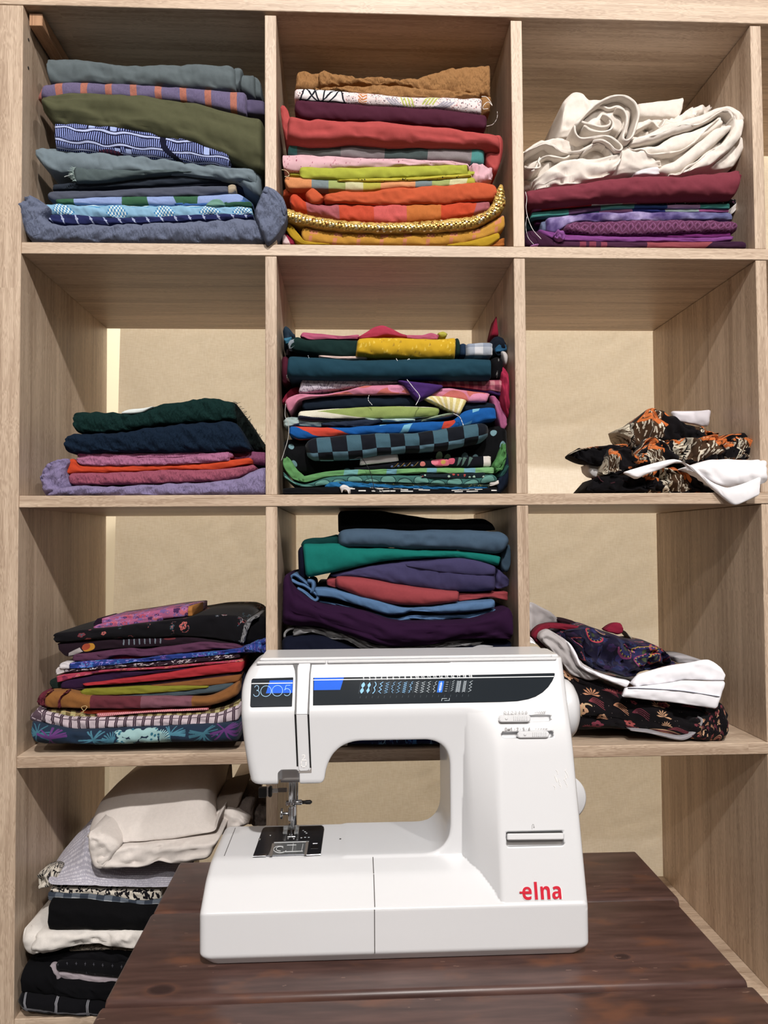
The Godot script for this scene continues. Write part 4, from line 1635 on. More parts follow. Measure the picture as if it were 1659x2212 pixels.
func p_blueleaf() -> StandardMaterial3D:
	var im := canvas(1024, 64, rgb("0f57a8"))
	fillpoly(im, P("20,0 180,0 300,50 240,64 150,50 60,10"), rgb("d8432f"))
	fillpoly(im, P("750,10 790,0 810,30 760,60 745,40"), rgb("d8432f"))
	fillpoly(im, P("560,20 600,10 580,60 540,64"), rgb("6fb2d0"))
	fillpoly(im, P("440,0 480,0 470,14 440,20"), rgb("6fb2d0"))
	fillpoly(im, P("900,0 940,0 930,20 900,24"), rgb("6fb2d0"))
	fillpoly(im, P("830,50 900,40 890,64 830,64"), rgb("3f86bf"))
	grain(im, 0.05)
	return print_mat(im)

func p_checker() -> StandardMaterial3D:
	var im := canvas(1040, 160, rgb("12161f"))
	for i in 13:
		for j in 3:
			if (i + j) % 2 == 0:
				im.fill_rect(Rect2i(i * 80, j * 80 - 62, 80, 80), rgb("3f6272") if j < 2 else rgb("5b8294"))
	for i in [1, 3, 5]:
		im.fill_rect(Rect2i(i * 80 + 4, 0, 74, 16), rgb("8cc4dc"))
	grain(im, 0.08)
	return print_mat(im)

func p_leafdots() -> StandardMaterial3D:
	var im := canvas(1024, 160, rgb("08090d"))
	for k in [[40, 60], [60, 110], [300, 130], [610, 110], [820, 100], [870, 110], [960, 50], [1000, 90], [200, 150]]:
		dot(im, k[0], k[1], 15, rgb("6f979f"), 12)
	for k in [[676, 104], [744, 96], [708, 88]]:
		dot(im, k[0], k[1], 15, rgb("a9d8ae"), 12)
	return print_mat(im)

func p_rose() -> StandardMaterial3D:
	var im := canvas(900, 72, rgb("0d1017"))
	for k in [[560, 36, 40, "d4566c"], [530, 30, 24, "e8788a"], [600, 40, 26, "e06a7c"], [640, 30, 22, "d4566c"], [450, 40, 18, "d9776e"]]:
		dot(im, k[0], k[1], k[2], rgb(k[3]), k[2] * 0.75)
	dot(im, 585, 34, 16, rgb("c9a04a"), 10)
	for k in [690, 720, 760]:
		fillpoly(im, PackedVector2Array([Vector2(k - 20, 66), Vector2(k, 8), Vector2(k + 22, 20)]), rgb("4d6a62"))
	for k in [250, 290, 330, 380]:
		dot(im, k, 45, 8, rgb("5d6f9a"), 6)
		line(im, PackedVector2Array([Vector2(k, 60), Vector2(k + 40, 30)]), 3.0, rgb("a07c3a"))
	im.fill_rect(Rect2i(850, 0, 50, 72), rgb("d9d2c9"))
	return print_mat(im)

func p_tealdots() -> StandardMaterial3D:
	var im := canvas(1024, 64, rgb("3a6f68"))
	for i in 14:
		dot(im, 40 + i * 78, 40 + 12 * (i % 2), 34, rgb("5f978c"), 22)
		line(im, arc(Vector2(40 + i * 78, 40 + 12 * (i % 2)), Vector2(36, 24), 0, 360), 2.5, rgb("1d3a3c"))
	return print_mat(im)

func p_dashes() -> StandardMaterial3D:
	var im := canvas(1024, 64, rgb("0a0b10"))
	var r := RandomNumberGenerator.new()
	r.seed = 2
	for i in 40:
		var x := 250 + r.randi() % 760
		im.fill_rect(Rect2i(x, 4 + 12 * (r.randi() % 3), 16 + r.randi() % 30, 7), rgb("e4e2dd"))
	return print_mat(im)

func p_zigzag() -> StandardMaterial3D:
	var im := canvas(640, 32, rgb("d2616c"))
	for i in 60:
		line(im, PackedVector2Array([Vector2(i * 11, 4), Vector2(i * 11 + 5, 16), Vector2(i * 11, 28)]), 2.5, rgb("ecc9c8"))
	return print_mat(im)

func p_windowcheck(bg: String, ln: String, nx: int, ny: int, w := 8.0) -> StandardMaterial3D:
	var im := canvas(900, 128, rgb(bg))
	for i in nx:
		var x := 900.0 * (i + 0.5) / nx
		im.fill_rect(Rect2i(int(x - w), 0, int(w * 2), 128), rgb(ln))
		im.fill_rect(Rect2i(int(x - w * 0.3), 0, int(w * 0.6), 128), rgb(ln).lerp(rgb(bg), 0.5))
	for j in ny:
		var y := 128.0 * (j + 0.6) / ny
		im.fill_rect(Rect2i(0, int(y - w * 0.6), 900, int(w * 1.2)), rgb(ln).lerp(rgb(bg), 0.25))
	grain(im, 0.05)
	return print_mat(im)

func p_splash() -> StandardMaterial3D:
	var im := canvas(1024, 128, rgb("1f3148"))
	var r := RandomNumberGenerator.new()
	r.seed = 14
	for c in [[60, 60, "3a6e80"], [130, 70, "64347a"], [330, 70, "458096"], [700, 60, "458096"], [860, 60, "3a6e80"], [960, 50, "64347a"]]:
		for k in 16:
			var an := r.randf() * TAU
			var c0 := Vector2(c[0], c[1])
			line(im, PackedVector2Array([c0, c0 + Vector2(cos(an) * 70, sin(an) * 45)]), 4.0 + r.randf() * 4.0, rgb(c[2]))
	for k in 50:
		dot(im, 540 + r.randf_range(-110, 110), 70 + r.randf_range(-40, 40), 18, rgb("9cc4c6"), 12)
	for k in 24:
		dot(im, 540 + r.randf_range(-120, 120), 70 + r.randf_range(-45, 45), 6, rgb("2f6f86"), 5)
	for k in 14:
		var an := PI * k / 13.0
		line(im, PackedVector2Array([Vector2(650, 80), Vector2(650 + 50 * sin(an), 80 + 45 * cos(an))]), 5.0, rgb("9cc4c6"))
		line(im, PackedVector2Array([Vector2(430, 80), Vector2(430 - 60 * sin(an), 80 + 45 * cos(an))]), 5.0, rgb("458096"))
	return print_mat(im)

func p_african(seed_: int) -> StandardMaterial3D:
	var im := canvas(768, 384, rgb("120f12"))
	var r := RandomNumberGenerator.new()
	r.seed = seed_
	# brown ground with cream brush dashes
	for k in 4:
		var x := 190.0 * k + r.randf() * 40
		for row in 2:
			var y := 190.0 * row + 60.0 * (k % 2)
			im.fill_rect(Rect2i(int(x), int(y), 105, 120), rgb("4a3422"))
			for j in 46:
				var p := Vector2(x + r.randf() * 100, y + r.randf() * 115)
				line(im, PackedVector2Array([p, p + Vector2(r.randf_range(-4, 4), r.randf_range(6, 20))]), 4.0, rgb("e6dcc6"))
	for sx in [150, 520]:
		im.fill_rect(Rect2i(sx, 0, 34, 384), rgb("d9cfb8"))
		for j in 46:
			var p := Vector2(sx + 4 + r.randf() * 24, r.randf() * 380)
			line(im, PackedVector2Array([p, p + Vector2(8, 0)]), 5.0, rgb("4a3422"))
		for j in 64:
			line(im, PackedVector2Array([Vector2(sx + 38, j * 6), Vector2(sx + 46, j * 6)]), 2.5, rgb("e6dcc6"))
	# orange chevrons, bars, drops
	for c in 8:
		var o := Vector2(70 + 190 * (c / 2) + r.randf() * 20, 70 + 190 * (c % 2))
		for k in 3:
			line(im, PackedVector2Array([o + Vector2(52 - 22 * k, -52 + 10 * k), o + Vector2(-22 * k, 6), o + Vector2(48 - 22 * k, 62 - 8 * k)]), 11.0, rgb("e07434"))
		dot(im, o.x + 56, o.y + 8, 11, rgb("e07434"))
	for c in 9:
		var o := Vector2(r.randf() * 768, r.randf() * 384)
		fillpoly(im, PackedVector2Array([o, o + Vector2(50, -8), o + Vector2(28, 48)]), rgb("e07434"))
		dot(im, o.x - 60, o.y + 40, 22, rgb("e07434"), 12)
	var m := print_mat(im)
	m.uv1_scale = Vector3(0.45, 0.5, 1)
	m.uv1_offset = Vector3(0.04 * (seed_ % 7), 0.05 * (seed_ % 3), 0)
	return m

func p_paisley() -> StandardMaterial3D:
	var im := floral(768, 320, "1b1834", ["2a2a5c", "3a2350", "151226", "28305a"], 120, 26, 31, 0.3)
	var r := RandomNumberGenerator.new()
	r.seed = 77
	for c in 16:
		var o := Vector2(r.randf() * 768, r.randf() * 320)
		var s := r.randf_range(26, 62)
		var col: Color = rgb(["c23a4c", "d4574f", "8f3a6a", "b3963a", "6a3a86", "c23a4c"][c % 6])
		line(im, arc(o, Vector2(s, s * 0.7), 20 * c, 20 * c + 250), 8.0, col)
		line(im, arc(o, Vector2(s * 0.7, s * 0.45), 20 * c, 20 * c + 280), 4.0, rgb("2c3a78"))
		for k in 9:
			var an := deg_to_rad(20.0 * c + 28.0 * k)
			dot(im, o.x + cos(an) * s * 0.85, o.y + sin(an) * s * 0.58, 4, rgb("c86a9a") if c % 2 else rgb("a89a44"))
		dot(im, o.x, o.y, s * 0.22, rgb("3f4a2e"))
	return print_mat(im, 0.6)

func p_scribble(bg: String, col: String, n: int, seed_: int, w: float) -> StandardMaterial3D:
	var im := canvas(768, 64, rgb(bg))
	var r := RandomNumberGenerator.new()
	r.seed = seed_
	for i in n:
		var p := Vector2(r.randf() * 768, r.randf() * 64)
		line(im, curve(PackedVector2Array([p, p + Vector2(r.randf_range(-14, 14), r.randf_range(-9, 9)), p + Vector2(r.randf_range(-16, 22), r.randf_range(-14, 14))]), 8), w, rgb(col))
	return print_mat(im)

func p_greydots() -> StandardMaterial3D:
	var im := canvas(900, 256, rgb("b7b5c4"))
	var r := RandomNumberGenerator.new()
	r.seed = 19
	for j in 20:
		var x := r.randf() * 6.0
		while x < 900:
			var s := r.randf_range(2.0, 4.4)
			dot(im, x, 6 + j * 12.8 + r.randf_range(-1, 1), s, rgb("e4e2ea"), s)
			x += r.randf_range(8.5, 13.0)
	return print_mat(im)

func p_crosses() -> StandardMaterial3D:
	var im := canvas(640, 96, rgb("0a0a0e"))
	for i in 12:
		for j in 2:
			var c := Vector2(30 + i * 54, 26 + j * 44)
			line(im, PackedVector2Array([c - Vector2(5, 0), c + Vector2(5, 0)]), 1.6, rgb("5c5c66"))
			line(im, PackedVector2Array([c - Vector2(0, 8), c + Vector2(0, 8)]), 1.6, rgb("5c5c66"))
	return print_mat(im)

func p_darkfloral() -> StandardMaterial3D:
	var im := canvas(1024, 400, rgb("100c10"))
	var r := RandomNumberGenerator.new()
	r.seed = 51
	for i in 130:
		dot(im, r.randf() * 1024, r.randf() * 400, 1.6, rgb("8a7a76"))
	for i in 60:
		var p := Vector2(r.randf() * 1024, r.randf() * 400)
		var col: Color = rgb(["8c3a44", "c98a66", "a34a48", "7a3040", "d9a67e"][i % 5])
		var s := r.randf_range(24, 46)
		if i % 3 == 0:
			for k in 7:
				var an := -PI * k / 6.0
				fillpoly(im, PackedVector2Array([p, p + Vector2(cos(an - 0.16), sin(an - 0.16)) * s * 0.7, p + Vector2(cos(an), sin(an)) * s, p + Vector2(cos(an + 0.16), sin(an + 0.16)) * s * 0.7]), col)
		elif i % 3 == 1:
			for k in 5:
				dot(im, p.x + cos(TAU * k / 5.0) * s * 0.4, p.y + sin(TAU * k / 5.0) * s * 0.4, s * 0.26, col)
			dot(im, p.x, p.y, s * 0.14, rgb("2a1418"))
		else:
			for k in 4:
				line(im, curve(PackedVector2Array([p, p + Vector2(s, -s * 0.5 + k * 7), p + Vector2(s * 2.2, k * 9)]), 14), 3.0, col)
	for k in 5:                                             # the rainbow arch
		line(im, arc(Vector2(690, 330), Vector2(86 - 13 * k, 62 - 10 * k), 180, 350), 10.0, rgb(["d9a67e", "7a3040", "c98a66", "a34a48", "3a1c22"][k]))
	line(im, arc(Vector2(300, 230), Vector2(36, 36), 150, 300), 7.0, rgb("c9a77e"))
	return print_mat(im)

# ---------------------------------------------------------------- fabrics: every folded piece, read off the photograph stack by stack
# a piece is [part name, material, outline A, outline B, settings]; one piece alone is a thing of one mesh
func fab(called: String, label: String, category: String, parts: Array, group := "") -> Node3D:
	var g := group if group != "" else stack
	var first: PackedVector2Array = Q(parts[0][3])
	var mid := Vector2.ZERO
	for q in first:
		mid += q / first.size()
	var o0: Dictionary = parts[0][4]
	var dd = o0.get("d", 0.03)
	var base := at(mid.x, mid.y, -(dd[0] if dd is Array else dd) - 0.02)
	if parts.size() == 1 and not o0.has("ribbon"):
		var one := put(numbered(called), lobe(Q(parts[0][2]), first, o0, base), parts[0][1], self, base)
		tag(one, label, category, g)
		return one
	var t := thing(called, label, category, base, g)
	for p in parts:
		add_part(t, p)
	return t

func add_part(t: Node3D, p: Array):
	var o: Dictionary = p[4]
	var mesh: ArrayMesh
	if o.has("ribbon"):
		mesh = ribbon(Q(p[2]), float(o.ribbon) * kk, o, t.position)
	else:
		mesh = lobe(Q(p[2]), Q(p[3]), o, t.position)
	put(p[0], mesh, p[1], t)

func strand(called: String, label: String, pts_: String, d: float, r: float, c: Color, group := "loose threads"):
	var q := resample(Q(pts_), 30, 1.0)
	var v := PackedVector3Array()
	for i in q.size():
		v.append(at(q[i].x, q[i].y, -d + 0.0012 * sin(i * 0.9)))
	var base := v[0]
	for i in v.size():
		v[i] -= base
	var one := put(numbered(called), tube(v, r, 5), plain(c, 0.9), self, base)
	tag(one, label, "thread", group)

# a fringe of short threads along an edge, joined as one piece of a fabric
func fringe(t: Node3D, called: String, edge: String, out: Vector2, n: int, len_: float, d: float, c: Color, seed_: int):
	var r := RandomNumberGenerator.new()
	r.seed = seed_
	var e := resample(Q(edge), n, 0.5)
	var st := SurfaceTool.new()
	for i in n + 1:
		var v := PackedVector3Array()
		var dirv := (out + Vector2(r.randf_range(-0.6, 0.6), r.randf_range(-0.6, 0.6))).normalized() * len_ * kk * r.randf_range(0.5, 1.2)
		var bend := Vector2(r.randf_range(-1, 1), r.randf_range(-1, 1)) * len_ * kk * 0.4
		for k in 5:
			var s := k / 4.0
			var q := e[i] + dirv * s + bend * s * s
			v.append(at(q.x, q.y, -d + 0.002 * r.randf() * s) - t.position)
		var m := tube(v, 0.0003, 4)
		st.append_from(m, 0, Transform3D.IDENTITY)
	var o := put(called, st.commit(), plain(c, 0.9), t)
	o.set_meta("kind", "stuff")

func make_fabrics():
	stack_top_left()
	stack_top_middle()
	stack_top_right()
	stack_mid_left()
	stack_mid_middle()
	heap_mid_right()
	stack_low_left()
	stack_low_middle()
	heap_low_right()
	stack_floor_left()

func stack_top_left():
	S("fabrics stacked in the top left cubby", 0, 0, 0.36166)
	var f := "folded_fabric"
	var g := cloth(rgb("616c70"))
	fab(f, "folded grey-green cotton lying topmost on the blue stack, top left", "fabric", [
		["front_fold", g, "285,375 292,352 320,346 420,346 540,355 640,372 700,386 900,382 1150,379 1350,388 1402,396", "280,405 300,488 430,490 700,500 1000,512 1200,522 1405,538", {"d": 0.03, "w": 0.0016, "L": 0.28}],
		["inner_fold", g, "1396,400 1425,398 1450,412", "1400,534 1420,530 1432,500", {"d": 0.04, "e": 0.002}],
		["inner_fold", g, "1425,446 1480,445 1522,447", "1430,534 1480,560 1524,585", {"d": 0.05, "e": 0.002}],
		["inner_fold", g, "1515,450 1540,468 1560,500", "1518,582 1540,588 1562,590", {"d": 0.06, "e": 0.002}]])
	var ps := stripes(800, 32, "6c6286", "b56e5c", [370, 513, 657, 803, 950, 1098, 1245, 1397], 40, 250, 1468)
	fab(f, "purple cloth with narrow orange stripes, second in the top left stack", "fabric", [
		["front_fold", ps, "250,520 262,506 280,498 430,488 600,493 900,507 1100,521 1300,534 1468,547", "240,580 300,588 430,580 700,580 900,592 1150,612 1300,645 1468,678", {"d": 0.028, "w": 0.001}],
		["inner_fold", cloth(rgb("5f5676")), "1462,592 1510,590 1580,596", "1465,676 1520,680 1582,684", {"d": 0.04}],
		["striped_selvedge", cloth(rgb("a8675c")), "262,508 240,548 226,592", "272,520 258,560 250,590", {"d": 0.034, "L": 0.1}]])
	var ol := cloth(rgb("57583e"))
	fab(f, "thick olive green cloth sagging to the right, third from top in the top left stack", "fabric", [
		["front_fold", ol, "243,582 250,568 268,561 450,549 700,552 950,572 1150,604 1350,654 1480,685 1545,688 1572,706", "240,640 290,700 330,740 600,760 850,800 1000,830 1200,880 1400,960 1500,1000 1575,1010", {"d": 0.022, "w": 0.003, "fx": 9.0, "b": 0.026, "L": 0.28}]])
	var bb := p_blue_basket()
	fab(f, "blue and navy basket-weave print cloth tilted down to the right, under the olive cloth", "fabric", [
		["front_fold", bb, "325,702 600,724 850,756 1030,786 1200,802 1378,836", "326,888 500,902 760,925 1000,948 1200,974 1374,995", {"d": 0.02, "w": 0.001, "b": 0.014, "e": 0.003}],
		["inner_fold", bb, "1370,870 1400,872 1416,890", "1368,948 1390,948 1400,936", {"d": 0.035, "e": 0.002}],
		["dark_lining", cloth(rgb("14141c")), "1368,850 1480,860 1560,900", "1370,995 1480,1010 1562,1020", {"d": 0.05}]])
	var bg := cloth(rgb("76868f"))
	fab(f, "pale blue-grey cloth with soft rounded fold, fifth in the top left stack", "fabric", [
		["front_fold", bg, "205,908 215,892 245,879 400,889 700,911 1000,940 1300,985 1535,1014", "208,925 260,990 300,1022 500,1030 800,1030 1100,1042 1300,1060 1540,1090", {"d": 0.024, "w": 0.002, "L": 0.28}],
		["side_drop", bg, "1380,1010 1480,1010 1560,1022", "1390,1070 1480,1130 1552,1168", {"d": 0.03, "w": 0.002}]])
	var gf := cloth(rgb("526062"))
	var t := fab(f, "grey-green roll with a frayed left end, tucked under the pale blue-grey cloth", "fabric", [
		["front_fold", gf, "440,1002 460,995 600,1006 800,1013 1000,1016 1150,1018", "445,1082 600,1077 750,1057 900,1038 1150,1026", {"d": 0.018, "w": 0.001}]])
	var fr := thing_from(t)
	fringe(fr, "frayed_edge", "452,998 440,1020 446,1060 456,1082", Vector2(-1, 0.1), 26, 30, 0.02, rgb("9db0ac"), 3)
	var nv := cloth(rgb("2e3642"))
	fab(f, "dark blue-grey cloth below the frayed grey-green roll", "fabric", [
		["front_fold", nv, "315,1100 500,1084 700,1070 900,1048 1160,1036 1385,1040", "310,1132 400,1132 700,1116 1000,1102 1300,1082 1388,1070", {"d": 0.03, "w": 0.0008}]])
	fab(f, "thin dark navy denim with a stitched edge, top left stack", "fabric", [
		["front_fold", cloth(rgb("2c3040")), "315,1118 700,1106 1100,1086 1420,1068 1450,1096", "320,1140 700,1134 1000,1122 1300,1106 1448,1124", {"d": 0.034, "w": 0.0006}]])
	fab(f, "slate blue-grey cloth with a tan selvedge end, top left stack", "fabric", [
		["front_fold", cloth(rgb("525869")), "283,1164 290,1148 310,1141 600,1136 900,1121 1200,1109 1362,1110", "285,1182 330,1202 600,1182 900,1174 1200,1166 1362,1150", {"d": 0.026, "w": 0.0008}],
		["selvedge", cloth(rgb("b5a58c")), "1360,1108 1385,1102 1408,1106", "1360,1150 1385,1148 1408,1138", {"d": 0.026, "e": 0.001}]])
	fab(f, "lavender blue and green colour-block cloth above the turquoise print", "fabric", [
		["front_fold", blocks(330, 1510, [440, 725, 870, 1025, 1165, 1445], ["39694a", "8ea6dc", "39694a", "8ea6dc", "39694a", "8ea6dc", "3b5a8a"]), "330,1190 450,1183 750,1173 1100,1170 1420,1156 1450,1170 1510,1213", "335,1214 700,1224 1200,1224 1300,1224 1508,1230", {"d": 0.022, "w": 0.0008}],
		["inner_fold", cloth(rgb("3f6fb8")), "1040,1216 1200,1208 1470,1192", "1045,1226 1250,1226 1472,1222", {"d": 0.02}],
		["frayed_corner", cloth(rgb("6d9c8c")), "1228,1220 1270,1190 1310,1186 1345,1216", "1235,1228 1290,1228 1340,1226", {"d": 0.014, "L": 0.02}],
		["inner_fold", cloth(rgb("2f5a44")), "1335,1204 1400,1196 1500,1200", "1340,1228 1420,1230 1505,1230", {"d": 0.018}]])
	fab(f, "turquoise and white woven print cloth, second from bottom pair in the top left stack", "fabric", [
		["front_fold", p_turquoise(), "245,1250 262,1224 290,1213 600,1223 900,1226 1200,1226 1500,1236", "236,1284 400,1288 700,1302 1000,1297 1300,1284 1512,1284", {"d": 0.02, "w": 0.0016, "fx": 40.0}]])
	fab(f, "navy cloth with short white ticks under the turquoise print", "fabric", [
		["front_fold", p_ticks("232a5e", "a9b4d6", 15), "242,1290 400,1278 650,1298 900,1292 1200,1282 1512,1278", "270,1314 340,1332 600,1338 900,1328 1200,1314 1440,1304 1510,1296", {"d": 0.018, "w": 0.0012}]])
	var dg := cloth(rgb("6a738c"), "gauze")
	fab(f, "denim blue gauze cloth curling up around both ends of the top left stack", "fabric", [
		["front_fold", dg, "300,1322 350,1332 600,1338 900,1328 1200,1313 1400,1302 1520,1310 1590,1340", "170,1420 230,1448 600,1452 1000,1452 1300,1452 1592,1452", {"d": 0.008, "w": 0.0022, "fx": 34.0, "b": 0.022, "L": 0.3}],
		["curled_end", dg, "108,1212 112,1290 135,1362 175,1428 240,1450", "150,1158 200,1176 285,1232 262,1290 340,1345", {"d": 0.01, "w": 0.003, "fx": 40.0, "b": 0.02, "L": 0.2}],
		["curled_rim", dg, "120,1205 150,1160 200,1176 270,1216", "135,1230 170,1200 210,1210 262,1240", {"d": 0.022, "w": 0.001, "L": 0.12}],
		["curled_end", dg, "1512,1270 1540,1190 1580,1104 1600,1112", "1590,1452 1650,1400 1706,1300 1714,1250", {"d": -0.012, "b": 0.014, "w": 0.003, "fx": 40.0, "L": 0.06, "e": 0.004}],
		["curled_rim", dg, "1582,1104 1640,1128 1690,1178 1716,1250", "1560,1150 1610,1170 1660,1220 1696,1290", {"d": -0.016, "b": 0.008, "w": 0.001, "L": 0.02}]])
	strand("loose_thread", "pale thread sticking out left of the frayed grey-green roll", "385,1056 410,1048 432,1040", 0.016, 0.0005, rgb("c9cfcb"))

func thing_from(o: Node3D) -> Node3D:
	return o

func stack_top_middle():
	S("fabrics stacked in the top middle cubby", 570, 100, 0.34358)
	var f := "folded_fabric"
	var br := cloth(rgb("a87848"), "gauze")
	fab(f, "brown gauze cloth twisted at its middle, topmost of the red and orange stack", "fabric", [
		["back_fold", br, "205,178 222,158 250,154 345,166 420,176", "195,268 300,264 360,250 420,240", {"d": 0.07, "w": 0.002, "fx": 36.0}],
		["front_fold", br, "340,196 350,160 372,145 420,165 540,191 700,198 900,200 1000,190 1080,160 1150,140 1300,123 1418,118 1426,140", "345,232 420,246 600,236 750,242 880,248 1000,278 1100,284 1200,290 1400,300 1428,310", {"d": 0.04, "w": 0.0026, "fx": 40.0}],
		["lower_fold", br, "310,264 450,256 600,247 750,241 850,247 1000,264 1200,277 1358,292", "320,272 560,288 800,312 950,320 1200,318 1362,318", {"d": 0.03, "w": 0.002, "fx": 36.0}],
		["hanging_end", br, "1350,294 1400,300 1436,312", "1368,420 1390,425 1422,415", {"d": 0.05, "w": 0.002}]])
	fab(f, "white printed cloth with black arches and pink dots, second in the top middle stack", "fabric", [
		["front_fold", p_white_print(), "195,268 400,271 560,287 750,302 950,321 1150,319 1372,325", "190,330 300,340 600,362 900,382 1100,388 1200,402 1368,420", {"d": 0.024, "w": 0.001, "e": 0.002}]])
	fab(f, "deep maroon cloth under the white printed cloth", "fabric", [
		["front_fold", cloth(rgb("542337")), "195,352 210,338 240,335 600,363 900,383 1100,389 1250,411 1385,430 1406,446", "192,400 225,440 260,452 330,457 600,467 900,482 1150,504 1380,524 1400,506", {"d": 0.024, "w": 0.001}]])
	var red := cloth(rgb("c4504e"))
	fab(f, "thick coral red cloth with its left corner turned up, top middle stack", "fabric", [
		["front_fold", red, "150,440 200,449 290,465 350,451 600,463 900,480 1150,506 1400,530 1490,548", "140,590 250,603 400,604 560,592 730,610 1000,608 1250,610 1400,622 1495,640", {"d": 0.018, "w": 0.002, "fx": 12.0, "b": 0.026, "L": 0.28}],
		["turned_up_corner", red, "102,376 108,440 115,500 145,595", "122,364 150,392 164,440 240,560", {"d": 0.02, "w": 0.0015}],
		["side_drop", red, "1395,580 1395,640 1402,720 1442,792", "1485,546 1507,590 1500,690 1466,794", {"d": 0.026, "w": 0.0014}]])
	fab(f, "grey colour-block cloth with teal ends, under the coral red cloth", "fabric", [
		["front_fold", blocks(150, 1395, [215, 490, 765, 1037, 1312], ["4f9a98", "6f716f", "908689", "4e5c5c", "918789", "4f9a98"]), "155,622 170,606 215,602 490,612 765,618 1040,618 1310,620 1393,625", "148,662 215,684 490,696 765,710 1040,714 1250,727 1385,737", {"d": 0.026, "w": 0.0008}]])
	fab(f, "pale pink cloth with tiny red specks, crumpled at its right end", "fabric", [
		["front_fold", print_mat(dots(800, 64, "e6b6be", ["b86a7e", "c98090", "a8566c"], 110, 1.2, 2.6, 9)), "115,692 122,680 300,683 600,696 900,709 1130,716 1250,736 1290,740", "116,722 130,772 250,778 500,762 800,754 1000,749 1270,748 1292,770", {"d": 0.022, "w": 0.0012}],
		["crumpled_end", print_mat(dots(200, 100, "e2b0ba", ["b86a7e"], 20, 1.2, 2.6, 10)), "1280,740 1340,734 1442,748 1446,800", "1290,790 1330,850 1380,856 1438,830", {"d": 0.03, "w": 0.004, "fx": 60.0}]])
	var lime := cloth(rgb("b5bb3c"))
	fab(f, "lime green cloth folded flat, top middle stack", "fabric", [
		["front_fold", lime, "222,778 232,762 260,759 500,759 800,752 1100,746 1272,745 1280,760", "226,812 250,832 500,834 800,827 1100,814 1284,802", {"d": 0.018, "w": 0.0012}],
		["inner_fold", lime, "160,778 190,776 226,776", "161,812 190,813 228,812", {"d": 0.028, "e": 0.002}],
		["inner_fold", lime, "1276,776 1300,774 1330,778", "1280,810 1300,808 1328,806", {"d": 0.026, "e": 0.002}]])
	fab(f, "thin yellow cloth with small black sprigs under the lime cloth", "fabric", [
		["front_fold", print_mat(dots(640, 24, "c9bf3a", ["2e2a22"], 22, 2.0, 3.2, 21)), "460,838 700,829 900,823 1100,813 1240,803 1306,803", "465,848 700,848 900,842 1100,832 1304,816", {"d": 0.015, "w": 0.0005}]])
	fab(f, "pastel colour-block cloth in peach, slate and lime, top middle stack", "fabric", [
		["front_fold", blocks(128, 1330, [310, 415, 520, 630, 740, 955, 1058, 1165, 1270], ["e0905a", "7b8a8e", "a3b066", "d3cf9e", "bcb545", "e49a66", "7b8a8e", "a3b066", "d3cf9e", "b9b53c"]), "128,836 145,817 310,831 500,843 700,849 900,846 1100,836 1305,820 1330,826", "132,862 160,892 310,896 500,903 630,907 800,892 1000,889 1200,878 1330,868", {"d": 0.02, "w": 0.0008}]])
	var orr := cloth(rgb("d65c36"))
	fab(f, "orange-red cloth with a loose triangular corner, above the colour-block red cloth", "fabric", [
		["front_fold", orr, "380,930 500,912 600,911 800,891 1000,878 1200,864 1350,856 1440,860 1470,892", "380,975 600,988 900,992 1200,978 1440,960 1474,935", {"d": 0.018, "w": 0.0018}],
		["back_fold", orr, "124,900 200,890 300,885 400,916", "120,942 200,938 300,960 400,974", {"d": 0.036, "w": 0.002}],
		["loose_corner", orr, "258,920 280,900 308,884 375,942", "292,982 320,984 350,974 376,948", {"d": 0.012, "L": 0.03, "w": 0.0012}]])
	fab(f, "red, rose and orange colour-block cloth resting on the gold sequin band", "fabric", [
		["front_fold", blocks(160, 1425, [285, 490, 700, 900, 1110, 1312], ["d04526", "b05a62", "cf4a30", "d65a56", "cb6f30", "cf4626", "a85a62"]), "160,950 175,930 205,925 285,985 500,991 900,991 1200,981 1415,976 1425,1000", "165,988 200,1028 300,1048 500,1088 700,1104 900,1104 1100,1088 1300,1062 1430,1022", {"d": 0.022, "w": 0.0016, "fx": 30.0}]])
	var gold := plain(rgb("b8964e"), 0.55, 0.3)
	var sq := fab("sequin_fabric", "gold sequinned cloth bowed in a shallow curve across the top middle stack", "fabric", [
		["front_fold", gold, "120,1048 135,1026 155,1020 300,1062 500,1092 700,1105 900,1102 1100,1087 1300,1067 1400,1030 1440,975", "115,1072 130,1087 300,1132 500,1157 700,1167 900,1167 1100,1162 1300,1142 1420,1090 1505,1030", {"d": 0.01, "w": 0.0012, "fx": 60.0, "b": 0.012}],
		["turned_up_end", gold, "1425,1030 1445,970 1462,905 1488,860", "1500,1036 1522,985 1514,920 1502,862", {"d": 0.014, "w": 0.0014}]])
	sequins(sq)
	fab(f, "mustard yellow cloth with small pink squares below the gold sequins", "fabric", [
		["front_fold", p_mustard(), "235,1150 260,1132 400,1151 600,1166 900,1167 1150,1161 1350,1137 1450,1092 1505,1058 1516,1076", "236,1190 260,1232 500,1245 900,1247 1200,1242 1350,1214 1480,1168 1518,1132", {"d": 0.016, "w": 0.001, "fx": 30.0}],
		["inner_fold", cloth(rgb("b9822c")), "175,1112 210,1118 250,1132", "205,1150 230,1175 255,1185", {"d": 0.03}]])
	var yl := cloth(rgb("c29a1e"))
